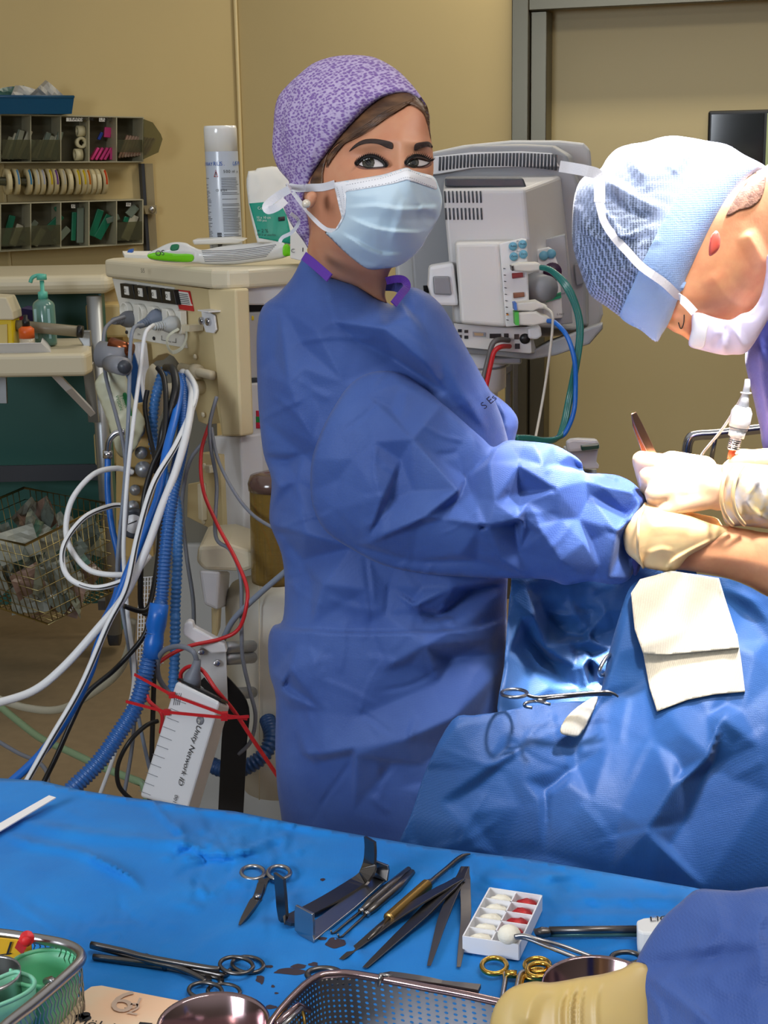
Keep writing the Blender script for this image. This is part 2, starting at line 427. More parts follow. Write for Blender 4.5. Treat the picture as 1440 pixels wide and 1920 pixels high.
def body(name, outline, base, m, parent=None, step=6, k=1.0, dmax=0.2, back=1.0, creases=(), bumps=(), fn=None, smooth=True,
         mode='Y', pxm=None, holes=None, flat=None, extra=None, cmul=1.0, **kw):
    """closed soft volume: outline in photo pixels, middle surface depth 'base' (control points), rounded thickness from a
    membrane solution (k=1 gives circular sections), crease/bump relief on the front. flat=t gives a cloth sheet of thickness t instead."""
    V, Fc, bnd, bed = triangulate(outline, step, smooth); x, y = V[:, 0], V[:, 1]
    fb = base if callable(base) else tps(base); B = fb(x, y)
    rel = np.zeros(len(V))
    for c in creases: rel += seg_crease(x, y, c) * cmul
    for g in bumps: rel += gauss(x, y, g)
    if fn: rel += fn(x, y)
    if mode == 'Y':
        ppm = pxm or F / float(np.mean(B)) * 0.98
        if flat is None:
            d = k * np.sqrt(2 * poisson(V, Fc, bnd)) / ppm; d = dmax * np.tanh(d / dmax)
            edge = np.clip(d / 0.012, 0, 1)
            A = PY(x, y, B - d - rel * edge); Bk = PY(x, y, B + d * back)
        else:
            A = PY(x, y, B - rel); Bk = PY(x, y, B - rel + flat)
    else:
        A = PZ(x, y, B + rel); Bk = PZ(x, y, B + rel); Bk[:, 2] -= (flat or 0.001)
    n = len(V); mp = np.arange(n) + n; verts = A.tolist()
    if flat is None:
        cnt = n
        for i in range(n):
            if i in bnd: mp[i] = i
            else: mp[i] = cnt; cnt += 1; verts.append(Bk[i].tolist())
    else: verts += Bk.tolist()
    faces = [tuple(int(q) for q in f) for f in Fc] + [tuple(int(mp[q]) for q in f[::-1]) for f in Fc]
    if flat is not None: faces += [(a, b, b + n, a + n) for a, b in bed]
    b = MB(); b.add(verts, faces, m)
    if extra: extra(b)
    return b.obj(name, parent, **kw)
def surf(name, outline, base, m, parent=None, **k): return body(name, outline, base, m, parent, **k)

from mathutils.bvhtree import BVHTree
def bvh_of(*objs):
    vs_ = []; fs = []
    for o in objs:
        b = len(vs_); me = o.data; vs_ += [v.co.copy() for v in me.vertices]; fs += [[b + i for i in p.vertices] for p in me.polygons]
    return BVHTree.FromPolygons(vs_, fs)
def hit(bv, px, py, off=0.0):
    d = Vector(rays(px, py)).normalized(); h = bv.ray_cast(Vector(CAM), d)
    if h[0] is None: return None
    return h[0] - d * off
def patch(name, bv, outline, m, parent=None, step=3, off=0.0006, dome=0.0, smooth=True, thick=0.0012, **kw):
    """a thin piece that lies on an existing surface (brow, label, strap)"""
    V, Fc, bnd, bed = triangulate(outline, step, smooth); n = len(V); pts = []; last = None
    u = poisson(V, Fc, bnd) if dome else np.zeros(n); um = u.max() + 1e-9
    dep = np.full(n, np.nan)
    D = rays(V[:, 0], V[:, 1]); D = D / np.linalg.norm(D, axis=1)[:, None]
    for i in range(n):
        h = bv.ray_cast(Vector(CAM), Vector(D[i]))
        if h[0] is not None: dep[i] = h[3]
    ok = ~np.isnan(dep)
    for i in np.where(~ok)[0]:
        j = np.argmin(((V[ok] - V[i]) ** 2).sum(1)); dep[i] = dep[ok][j]
    med = np.median(dep); dep = np.clip(dep, med - 0.12, med + 0.12)
    fr = dep - off - dome * np.sqrt(u / um)
    A = CAM + D * fr[:, None]; Bk = CAM + D * (dep + thick)[:, None]
    b = MB(); b.add(A.tolist() + Bk.tolist(), [tuple(int(q) for q in f) for f in Fc] + [tuple(int(q) + n for q in f[::-1]) for f in Fc] + [(a, c, c + n, a + n) for a, c in bed], m)
    return b.obj(name, parent, **kw)
def blob(name, caps, m, parent=None, voxel=0.003, smooth=6, **kw):
    """capsules melted into one continuous surface"""
    b = MB()
    for c in caps:
        p0, r0, p1, r1 = Vector(c[0]), c[1], Vector(c[2]), c[3]
        b.ball(p0, r0, m, 14); b.ball(p1, r1, m, 14)
        if (p1 - p0).length > 1e-5: b.tube([p0, p0.lerp(p1, .5), p1], [r0, (r0+r1)/2, r1], m, 14)
    me = b.mesh('tmp'); o = bpy.data.objects.new('tmp', me); COL.objects.link(o)
    r = o.modifiers.new('r', 'REMESH'); r.mode = 'VOXEL'; r.voxel_size = voxel; r.use_smooth_shade = True
    s = o.modifiers.new('s', 'SMOOTH'); s.factor = 0.5; s.iterations = smooth
    dg = bpy.context.evaluated_depsgraph_get(); me2 = bpy.data.meshes.new_from_object(o.evaluated_get(dg)); me2.name = name
    bpy.data.objects.remove(o)
    for p in me2.polygons: p.use_smooth = True
    if not me2.materials: me2.materials.append(m)
    return link(name, me2, parent, **kw)
def _to_floor(q, pts):
    if pts[-1][1] > 1430 and pts[-1][0] < 380:      # runs on down to the floor behind the table
        a, c = Vector(q[-2]), Vector(q[-1]); d = (c - a); d.z = 0; d = d.normalized() * .05 if d.length > 1e-6 else Vector((0, 0, 0)); e = c + d
        for k in (.3, .6, .85): q.append(np.array((c.x + d.x*k*1.6, c.y + .06*k, c.z * (1 - k))))
        q.append(np.array((e.x + d.x*2, e.y + .12, .012)))
    return q
def cable(name, pts, r, m, parent=None, n=8, seg=10, stripe=None, **kw):
    """pts = (px, py, depth); r metres"""
    q = _to_floor(catmull([np.array(P(*p)) for p in pts], n), pts); b = MB(); b.tube(q, r, m, seg)
    if stripe: # thin line along the tube
        q2 = [Vector(v) + Vector((0.0, -r * 0.80, 0)) + Vector((r * 0.45, 0, 0)) for v in q]; b.tube(q2, r * 0.3, stripe, 6)
    return b.obj(name, parent, **kw)
def hose(name, pts, r, m, pitch=0.006, parent=None, depth=0.12, **kw):
    q = _to_floor(catmull([np.array(P(*p)) for p in pts], 10), pts); q = [Vector(v) for v in q]; L = [0]
    for i in range(1, len(q)): L.append(L[-1] + (q[i] - q[i-1]).length)
    n = int(L[-1] / pitch) * 4; out = []; j = 0; rr = []
    for i in range(n + 1):
        s = L[-1] * i / n
        while j < len(L) - 2 and L[j+1] < s: j += 1
        t = (s - L[j]) / max(L[j+1] - L[j], 1e-9); out.append(q[j].lerp(q[j+1], min(max(t, 0), 1))); rr.append(r * (1 + depth * (1, 0.4, -1, -0.4)[i % 4]))
    b = MB(); b.tube(out, rr, m, 14); return b.obj(name, parent, **kw)
# ------------------------------------------------------------------ the room
M_wall = mat('wall_paint', (204, 183, 130), rough=0.55, bump=0.05, bscale=300, var=0.03, vscale=3)
M_floor = mat('floor_vinyl', (136, 118, 92), rough=0.45, var=0.12, vscale=30)
M_doorp = mat('door_laminate', (194, 178, 132), rough=0.45)
M_steel = mat('brushed_steel', (116, 112, 98), rough=0.38, metal=1.0, bump=0.05, bscale=60, stretch=(1, 1, 0.05))
M_black = mat('black_plastic', (18, 18, 20), rough=0.4)
M_glass_dark = mat('door_glass', (30, 34, 36), rough=0.08, spec=0.8)
UPV = Vector((0, 0, 1))
corner = P(452, 300, 5.5); corner.z = 0
dL = Vector((-0.87, -0.49, 0)).normalized(); dB = Vector((0.95, -0.31, 0)).normalized()
nL = Vector((dL.y, -dL.x, 0)); nL = nL if nL.dot(Vector((0, -1, 0))) > 0 else -nL
nB = Vector((dB.y, -dB.x, 0)); nB = nB if nB.dot(Vector((0, -1, 0))) > 0 else -nB
def WB(px, py, off=0.0): return plane_pt(px, py, tuple(corner + nB * off), tuple(nB))
def WLf(px, py, off=0.0): return plane_pt(px, py, tuple(corner + nL * off), tuple(nL))
HW = 2.9
b = MB(); b.box((0.2, 2.9, -0.05), (9, 9.4, 0.1), M_floor); b.obj('floor', kind='structure')
L_ = 4.2
b = MB(); c = corner + dL * (L_/2) - nL * 0.06; c.z = HW/2; b.box(c, (L_, 0.12, HW), M_wall, ax=(dL, nL, UPV)); b.obj('wall_left', kind='structure')
# back wall around the doorway
dl = WB(1000, 300); tdoor = (dl - corner).dot(dB); dtop = WB(1020, 20).z
b = MB()
def wseg(b, t0, t1, z0, z1, m=M_wall, off=-0.06, th=0.12):
    c = corner + dB * ((t0 + t1)/2) + nB * off; c.z = (z0 + z1)/2; b.box(c, (t1 - t0, th, z1 - z0), m, ax=(dB, nB, UPV))
wseg(b, -0.1, tdoor - 0.03, 0, HW); wseg(b, tdoor - 0.03, tdoor + 1.5, dtop + 0.04, HW); wseg(b, tdoor + 1.5, 4.4, 0, HW)
b.obj('wall_back', kind='structure')
b = MB(); c = corner + (nL + nB).normalized() * 0.012; c.z = HW/2; b.tube([(c.x, c.y, 0), (c.x, c.y, HW)], 0.007, mat('seam_bead', (218, 198, 146), rough=0.4), 8); b.obj('trim_1', kind='structure')
c = WLf(4, 300, 0.002); b = MB(); b.box((c.x, c.y, HW/2), (0.008, 0.008, HW), mat('seam_bead', (222, 200, 146)), ax=(dL, nL, UPV)); b.obj('trim_2', kind='structure')
dr = thing('door_1', 'wide beige sliding door in a brushed steel frame behind the monitor', 'door'); dr['kind'] = 'structure'
b = MB(); wseg(b, tdoor - 0.03, tdoor + 1.5, 0, dtop + 0.05, M_doorp, off=-0.13, th=0.05); b.obj('door_panel', dr)
tl = (WB(962, 300) - corner).dot(dB); tm = (WB(993, 300) - corner).dot(dB)
b = MB(); wseg(b, tl, tm, 0, dtop + 0.09, M_steel, off=0.012, th=0.03); wseg(b, tm, tm + 0.055, 0, dtop, M_steel, off=-0.05, th=0.09)
wseg(b, tm, tdoor + 1.6, dtop, dtop + 0.09, M_steel, off=0.012, th=0.03)
b.obj('door_frame', dr, bevel=0.003)
t0 = (WB(1327, 250, -0.1) - corner).dot(dB); b = MB(); zt = WB(1330, 208, -0.1).z
wseg(b, t0, t0 + 0.34, zt - 0.5, zt, M_black, off=-0.1, th=0.014); wo = b.obj('window_frame', dr, bevel=0.012)
b = MB(); wseg(b, t0 + 0.012, t0 + 0.18, zt - 0.488, zt - 0.012, M_glass_dark, off=-0.09, th=0.006)
wseg(b, t0 + 0.19, t0 + 0.32, zt - 0.488, zt - 0.012, mat('door_glass_pale', (176, 190, 130), rough=0.2), off=-0.09, th=0.006)
b.obj('pane', wo)
# ------------------------------------------------------------------ the nurse
C2 = lambda L: [(440 + x/1.8, 440 + y/1.8) for x, y in L]
C3 = lambda L: [(440 + x/1.8, 1100 + y/1.8) for x, y in L]
C4 = lambda L: [(480 + x/3.787, 80 + y/3.787) for x, y in L]
C6 = lambda L: [(1030 + x/3.51, 220 + y/3.51) for x, y in L]
C7 = lambda L: [(800 + x/2.25, 1040 + y/2.25) for x, y in L]
M_gown = cloth('gown_cloth', (70, 97, 160), (62, 88, 152), rough=0.55, bump=0.5, scale=560)
M_gown2 = cloth('surgeon_gown_cloth', (58, 62, 128), rough=0.6)
M_collar = cloth('collar_trim', (88, 48, 148), rough=0.7)
M_skin = mat('skin', (204, 146, 112), rough=0.48, sss=0.12, bump=0.08, bscale=420, color2=(196, 132, 100), vscale=30)
M_skinm = mat('skin_surgeon', (232, 168, 122), rough=0.5, sss=0.15, bump=0.15, bscale=300, color2=(222, 150, 108), vscale=40)
M_cap = None
def purple_cap():
    m = mat('cap_print', (176, 160, 200), rough=0.75, bump=0.3, bscale=700)
    nt = m.node_tree; b = nt.nodes['Principled BSDF']; tc = [n for n in nt.nodes if n.type == 'TEX_COORD'][0]
    mp = nt.nodes.new('ShaderNodeMapping'); mp.inputs['Scale'].default_value = (1.0, 1.0, 1.7); mp.inputs['Rotation'].default_value = (0, 0.5, 0)
    nt.links.new(tc.outputs['Object'], mp.inputs[0])
    n0 = nt.nodes.new('ShaderNodeTexNoise'); n0.inputs['Scale'].default_value = 120; n0.inputs['Detail'].default_value = 1
    v = nt.nodes.new('ShaderNodeTexVoronoi'); v.inputs['Scale'].default_value = 205; v.inputs['Randomness'].default_value = 0.55
    mx = nt.nodes.new('ShaderNodeVectorMath'); mx.operation = 'MULTIPLY_ADD'; mx.inputs[1].default_value = (0.006, 0.006, 0.006)
    nt.links.new(mp.outputs[0], n0.inputs['Vector']); nt.links.new(n0.outputs['Color'], mx.inputs[0]); nt.links.new(mp.outputs[0], mx.inputs[2]); nt.links.new(mx.outputs[0], v.inputs['Vector'])
    r = nt.nodes.new('ShaderNodeValToRGB'); e = r.color_ramp.elements
    e[0].position = 0.34; e[0].color = lin((122, 92, 158)); e[1].position = 0.62; e[1].color = lin((186, 170, 204))
    nt.links.new(v.outputs['Distance'], r.inputs[0]); nt.links.new(r.outputs[0], b.inputs['Base Color'])
    return m
M_cap = purple_cap()
M_hair = mat('brown_hair', (70, 48, 34), rough=0.4, color2=(112, 80, 54), vscale=120, bump=0.6, bscale=300, stretch=(0.25, 0.25, 1, 0, 0.8, 0))
M_maskb = mat('mask_blue', (198, 220, 234), rough=0.6, bump=0.12, bscale=900, sheen=0.1)
M_maskw = mat('mask_white', (238, 238, 242), rough=0.6, bump=0.15, bscale=900)
M_tie = mat('tie_white', (222, 220, 224), rough=0.7, bump=0.3, bscale=600)
M_brow = mat('brow_hair', (52, 36, 30), rough=0.7, bump=0.5, bscale=900)
M_lash = mat('lash_black', (18, 14, 14), rough=0.5)
M_white = mat('eye_white', (206, 196, 194), rough=0.15, coat=0.6)
M_iris = mat('iris_grey_brown', (62, 58, 44), rough=0.1, coat=1.0, color2=(40, 36, 30), vscale=900)
M_pupil = mat('pupil', (6, 6, 8), rough=0.05, coat=1.0)
M_lid = mat('eyelid_shadow', (128, 86, 74), rough=0.5)

nurse = thing('person', 'smiling nurse in a purple patterned cap and pale mask, behind the instrument table', 'person')
skin_ol = [(636, 200), (690, 165), (750, 160), (790, 190), (804, 222), (808, 258), (812, 290), (812, 330), (802, 370), (784, 420), (760, 470), (735, 502),
           (727, 520), (722, 552), (725, 570), (706, 562), (670, 538), (640, 527), (614, 517), (592, 497), (577, 478), (579, 450), (580, 430), (574, 400), (566, 350), (580, 300), (602, 245)]
skin = body('body', skin_ol, [(690, 180, 1.70), (640, 300, 1.71), (780, 300, 1.66), (700, 420, 1.68), (640, 560, 1.735), (600, 420, 1.72), (720, 560, 1.72)], M_skin, nurse, step=4,
    k=0.95, dmax=0.10, bumps=[
        (690, 296, -7, 24, 12), (796, 298, -8, 15, 12), (752, 300, 5, 9, 30), (768, 345, 8, 14, 22), (700, 268, 4, 36, 7, -8), (790, 268, 4, 22, 7), (690, 345, 5, 28, 18),
        (650, 330, 2, 20, 20), (730, 240, 3, 40, 25), (755, 430, 5, 40, 30), (640, 440, 3, 40, 25), (700, 510, -10, 60, 14, 20), (612, 420, -2, 16, 40)])
sb = bvh_of(skin)
def over(pts_ol, bv, off=0.0, fallback=1.7, inner=()):
    """depth samples of a surface at the given pixels, as control points"""
    out = []
    for (x, y) in list(pts_ol) + list(inner):
        h = hit(bv, x, y)
        if h is not None: out.append((x, y, h.y - off))
    return out
# gown
torso_ol = [(574, 474), (548, 520), (520, 552), (492, 576), (482, 620), (482, 700), (486, 780), (494, 850), (509, 900), (505, 960), (508, 988), (528, 1040), (534, 1100), (530, 1162),
    (512, 1174), (503, 1200), (505, 1260), (517, 1310), (516, 1400), (520, 1480), (530, 1560), (545, 1800), (560, 2250), (980, 2250), (966, 1700), (957, 1400), (953, 1250), (950, 1150),
    (952, 1085), (956, 1000), (958, 870), (946, 800), (925, 745), (892, 684), (862, 630), (832, 578), (802, 550), (768, 538), (748, 556), (738, 572), (724, 566), (704, 556), (670, 532), (640, 522), (614, 512), (592, 492)]
def ledge(x, y):
    yl = np.interp(x, [505, 560, 680, 800, 900, 950], [1174, 1180, 1186, 1184, 1176, 1160])
    t = np.clip((y - yl + 3) / 8, 0, 1); return 0.014 * t * t * (3 - 2*t) * np.clip(1 - (y - 1180) / 500, 0, 1)
def facets(ctrl, scale=1.0, seed=3):
    """broken-plane relief like stiff creased cloth: nearest-cell tilted planes blended at their meeting lines"""
    return None
def crumple(seed, cell=70, amp=4.0, region=None, lines=6, warp=5.0, ang=None):
    """stiff-cloth crinkle: sum of warped triangle waves, sharp at the creases"""
    R = random.Random(seed); L = []
    for i in range(lines):
        a = math.radians(R.uniform(*ang)) if ang else R.uniform(0, math.pi); L.append((math.cos(a), math.sin(a), R.uniform(0, 1), cell * R.uniform(0.6, 2.2), R.uniform(0, 6.28), R.uniform(0, 6.28)))
    def f(x, y):
        z = np.zeros(np.shape(x))
        for (cx, cy, ph, w, p1, p2) in L:
            u = x * cx + y * cy; v = -x * cy + y * cx
            u = u + warp * np.sin(v / (w * 1.3) + p1) + 0.5 * warp * np.sin(v / (w * 0.5) + p2)
            q = u / w + ph; tri = np.abs((q % 1) * 2 - 1); mod = 0.5 + 0.5 * np.sin(v / (w * 1.9) + p2)
            z += (np.maximum(tri - 0.45, 0) / 0.55) ** 1.3 * mod * w / cell
        return z * amp * 0.001 / math.sqrt(lines) * 2
    return f
cr1 = crumple(5, 95, 2.0, lines=6)
torso_cr = [
    (C2([(330, 290), (500, 315), (640, 430), (715, 530)]), 13, 40, 16), (C2([(420, 360), (540, 420), (660, 500)]), -8, 22, 16),
    (C2([(500, 180), (640, 320), (740, 480), (830, 650)]), 9, 36, 14), (C2([(570, 240), (700, 430), (860, 680)]), 9, 30, 12), (C2([(640, 210), (760, 400), (860, 610)]), 7, 30, 12),
    (C2([(290, 190), (280, 330), (370, 500)]), 7, 14, 34), (C2([(235, 380), (232, 450), (260, 520)]), 5, 8, 10), (C2([(150, 230), (180, 500), (260, 700)]), 8, 50, 30),
    (C2([(90, 740), (180, 765), (230, 740)]), -9, 16, 10), (C2([(100, 800), (150, 850), (210, 830)]), 7, 14, 10), (C2([(120, 985), (240, 1010), (400, 1050)]), 11, 14, 26),
    (C2([(150, 1000), (230, 1100), (260, 1180)]), -8, 30, 30), (C2([(390, 1060), (300, 1180), (260, 1320)]), 8, 40, 20), (C2([(450, 1090), (450, 1200), (420, 1330)]), 6, 16, 30),
    (C2([(560, 1080), (640, 1190), (600, 1240)]), 5, 14, 14), (C2([(600, 1260), (740, 1190), (910, 1165)]), 10, 16, 30), (C2([(680, 1290), (800, 1200), (915, 1180)]), -8, 14, 14),
    (C2([(640, 1320), (800, 1300), (910, 1230)]), 8, 14, 26), (C2([(520, 1190), (620, 1260), (700, 1270)]), 5, 10, 16),
    (C3([(410, 130), (408, 440), (400, 760)]), 5, 10, 10), (C3([(225, 560), (300, 565), (560, 520), (740, 440), (880, 300)]), 11, 18, 44), (C3([(150, 350), (300, 420), (410, 440), (600, 450), (830, 440)]), 5, 12, 30),
    (C3([(210, 480), (240, 560), (300, 590)]), 9, 14, 24), (C3([(150, 590), (280, 600), (400, 570), (640, 600)]), 4, 10, 24), (C3([(140, 270), (170, 330), (190, 420)]), -3, 18, 24),
    (C3([(210, 190), (190, 280), (160, 340)]), 8, 18, 18), (C3([(500, 280), (640, 200), (860, 180)]), 9, 30, 40), (C3([(690, 320), (740, 240), (880, 230)]), -8, 30, 30),
    (C3([(700, 700), (780, 600), (880, 480)]), 8, 40, 40), (C3([(620, 90), (760, 110), (900, 20)]), 7, 12, 24)]
ff1 = facet_fn(torso_cr, torso_ol, 5, 85, 6.0, 3.5, 2.2)
gown = body('gown', torso_ol, [(560, 560, 1.76), (800, 600, 1.72), (600, 800, 1.76), (880, 800, 1.74), (560, 1200, 1.76), (900, 1200, 1.72), (700, 1500, 1.74), (700, 2200, 1.74), (660, 540, 1.74)], M_gown, nurse,
    step=5, k=0.75, dmax=0.14, creases=rand_creases(11, 90, (490, 540, 940, 1560), (40, 170), 2.6, w=(4, 14)), fn=lambda x, y: ledge(x, y) + ff1(x, y))
# far sleeve and near sleeve
body('sleeve', [(870, 700), (925, 738), (958, 765), (972, 792), (966, 836), (1000, 850), (1080, 900), (1090, 960), (960, 960), (880, 860)], [(920, 780, 1.86), (1080, 930, 1.80)], M_gown, gown, step=5, k=0.9,
    creases=[([(930, 745), (950, 790), (945, 830)], 6, 14, 10)], fn=crumple(9, 40, 2))
sl_ol = [(655, 722), (690, 700), (735, 696), (780, 716), (830, 756), (880, 800), (905, 822), (925, 838), (950, 826), (980, 827), (1035, 833), (1070, 850), (1090, 866), (1097, 886), (1130, 888), (1160, 892), (1190, 908),
    (1212, 938), (1207, 958), (1196, 1000), (1190, 1050), (1182, 1084), (1150, 1096), (1105, 1090), (1060, 1097), (1020, 1086), (900, 1083), (800, 1076), (720, 1060), (660, 1030), (615, 1000), (592, 965), (582, 920), (585, 860), (604, 805), (628, 760)]
sl_cr = [
    (C2([(395, 505), (320, 610), (262, 760), (246, 880), (275, 960)]), 6, 7, 9), (C2([(440, 540), (600, 690), (760, 865)]), 11, 46, 10), (C2([(560, 500), (700, 570), (860, 745)]), 12, 34, 14),
    (C2([(520, 455), (650, 500), (740, 570)]), 7, 14, 20), (C2([(470, 700), (495, 900), (450, 1020)]), 9, 46, 26), (C2([(760, 860), (640, 955), (450, 1045)]), 12, 24, 34), (C2([(560, 760), (520, 900), (620, 980)]), -6, 30, 30),
    (C2([(860, 745), (780, 820), (745, 900)]), -11, 18, 22), (C2([(905, 690), (860, 770), (880, 900), (970, 975)]), 13, 26, 22), (C2([(960, 760), (970, 870), (950, 970), (850, 985)]), -10, 16, 22),
    (C2([(960, 780), (1090, 860), (1160, 960)]), 12, 24, 18), (C2([(1010, 700), (1040, 780), (1160, 800)]), 9, 14, 20), (C2([(1090, 780), (1160, 790), (1280, 830)]), -12, 16, 20),
    (C2([(1180, 830), (1250, 850), (1380, 880)]), 9, 14, 14), (C2([(1385, 885), (1290, 1000), (1260, 1160)]), 13, 40, 9), (C2([(1330, 950), (1310, 1050), (1350, 1140)]), -12, 12, 16),
    (C2([(990, 900), (1040, 1010), (1100, 1100), (1180, 1160)]), 11, 24, 30), (C2([(1000, 1000), (960, 1070), (1020, 1160)]), -9, 24, 24), (C2([(1100, 960), (1180, 1040), (1230, 1120)]), 8, 14, 30),
    (C2([(400, 1045), (600, 1100), (820, 1100), (1000, 1165)]), -9, 20, 30), (C2([(700, 960), (860, 985), (980, 960)]), 8, 20, 14), (C2([(1200, 880), (1160, 960), (1200, 1030)]), -8, 16, 20),
    (C2([(1300, 840), (1350, 880), (1385, 920)]), 6, 8, 12), (C2([(820, 890), (820, 1000), (760, 1080)]), 7, 26, 20)]
ff2 = facet_fn(sl_cr, sl_ol, 8, 70, 5.0, 3.2, 1.5, border=-1.0)
sleeve = body('sleeve', sl_ol, [(660, 740, 1.66), (595, 920, 1.655), (700, 900, 1.64), (720, 1050, 1.64), (900, 960, 1.62), (1180, 980, 1.62), (840, 790, 1.66)], M_gown, gown,
    step=4, k=0.55, dmax=0.07, creases=rand_creases(21, 36, (620, 760, 1190, 1080), (30, 110), 2.2, w=(5, 15)) + [sl_cr[0]], fn=ff2)
# hidden turned-in cuff
body('cuff', [(1190, 925), (1210, 940), (1206, 985), (1204, 1050), (1190, 1080), (1176, 1040), (1180, 970)], [(1195, 1000, 1.615)], M_gown2, gown, step=4, k=1.0)
# collar trims
gb = bvh_of(gown)
q = []
for x, y in catmull([(570, 480), (585, 492), (600, 505), (618, 521)], 4):
    q.append(P(x, y, 1.672 - .045*(x - 570)/48))
b = MB(); b.bar(q, .010, .0016, M_collar, (0, 1, 0)); b.obj('collar', gown)
b = MB(); pts = [P(x, y, Y) for x, y, Y in [(724, 527, 1.70), (742, 523, 1.70), (757, 525, 1.69), (763, 537, 1.675), (752, 552, 1.655), (738, 570, 1.64)]]
b.bar(catmull(pts, 5), 0.0085, 0.0016, M_collar, (0, 1, 0)); b.obj('collar', gown)
b = MB(); b.bar(catmull([P(722, 532, 1.72), P(740, 533, 1.72), P(756, 538, 1.71)], 4), 0.016, 0.0016, M_gown2, (0, 1, 0)); b.obj('collar_lining', gown)
# chest writing
b = MB(); o = hit(gb, 908, 768, 0.003); xd = (P(935, 745, 1.6) - P(908, 768, 1.6)); yd = (P(898, 757, 1.6) - P(908, 768, 1.6))
if o: b.text('S Es', o, xd, yd, 0.012, mat('print_dark', (30, 30, 60))); b.obj('printed_text', gown)

# cap
cap_ol = C4([(1238, 545), (1215, 460), (1170, 380), (1100, 290), (1010, 200), (900, 130), (800, 95), (650, 88), (520, 105), (400, 150), (300, 230), (225, 300), (160, 380), (132, 480), (124, 600), (116, 700), (118, 780), (150, 880), (190, 935),
    (235, 990), (225, 1050), (195, 1110), (200, 1180), (250, 1290), (330, 1400), (392, 1482), (390, 1330), (372, 1200), (345, 1100), (380, 1000), (410, 930), (460, 850), (520, 770), (600, 670), (680, 580), (780, 480), (880, 405), (980, 366), (1080, 360), (1170, 405), (1210, 470)])
cap_base = over([], sb) + [(600, 250, 1.70), (560, 200, 1.73), (700, 130, 1.70), (540, 320, 1.74), (570, 440, 1.74), (760, 150, 1.67)]
for (x, y) in C4([(1225, 520), (1150, 390), (1000, 360), (880, 410), (760, 495), (640, 620), (520, 770), (430, 900)]):
    h = hit(sb, x, y + 8); cap_base.append((x, y, (h.y if h else 1.66) + 0.004))
cap = body('surgical_cap', cap_ol, cap_base, M_cap, nurse, step=4, k=0.85, dmax=0.095, creases=[
    (C4([(590, 370), (480, 560), (400, 760), (360, 960)]), 5, 10, 22), (C4([(560, 400), (450, 600), (370, 800)]), -4, 12, 10), (C4([(300, 240), (200, 480), (170, 700), (210, 900)]), -8, 14, 14), (C4([(350, 200), (230, 420), (200, 700)]), 5, 14, 18),
    (C4([(240, 1000), (260, 1100), (330, 1250)]), 5, 8, 8), (C4([(210, 1070), (280, 1060), (340, 1120)]), 4, 7, 7)] + rand_creases(4, 14, (515, 130, 700, 330), (40, 120), 1.5, ang=(95, 150)))
cb = bvh_of(cap, skin)
hair = patch('hair', sb, C4([(385, 985), (460, 830), (520, 750), (600, 650), (680, 560), (780, 460), (880, 390), (980, 350), (1080, 345), (1160, 380), (1215, 450), (1232, 540), (1236, 620), (1244, 690), (1218, 575), (1190, 500), (1130, 452), (1060, 440), (960, 478),
    (880, 528), (780, 590), (700, 640), (620, 690), (560, 732), (512, 790), (492, 850), (475, 930), (470, 1010), (420, 1020)]), M_hair, skin, off=0.0025, step=3, dome=0.002)
b = MB()
R = random.Random(2)
for i in range(26): # loose strands sweeping along the hairline
    s = R.uniform(0, 1); o = [(1120 - 60*s, 400 + 40*s + R.uniform(-10, 10)), (960 - 40*s, 470 + 60*s + R.uniform(-14, 14)), (760, 600 + 40*s + R.uniform(-12, 12)), (600 - 20*s, 730 + R.uniform(-20, 16)), (500, 850 + R.uniform(-40, 40))]
    q = [hit(sb, x, y, 0.0035 + R.uniform(0, .001)) for x, y in catmull(C4(o), 4)]; q = [v for v in q if v]
    if len(q) > 3: b.tube(q, 0.0004, M_hair, 5)
b.obj('hair_strands', skin)
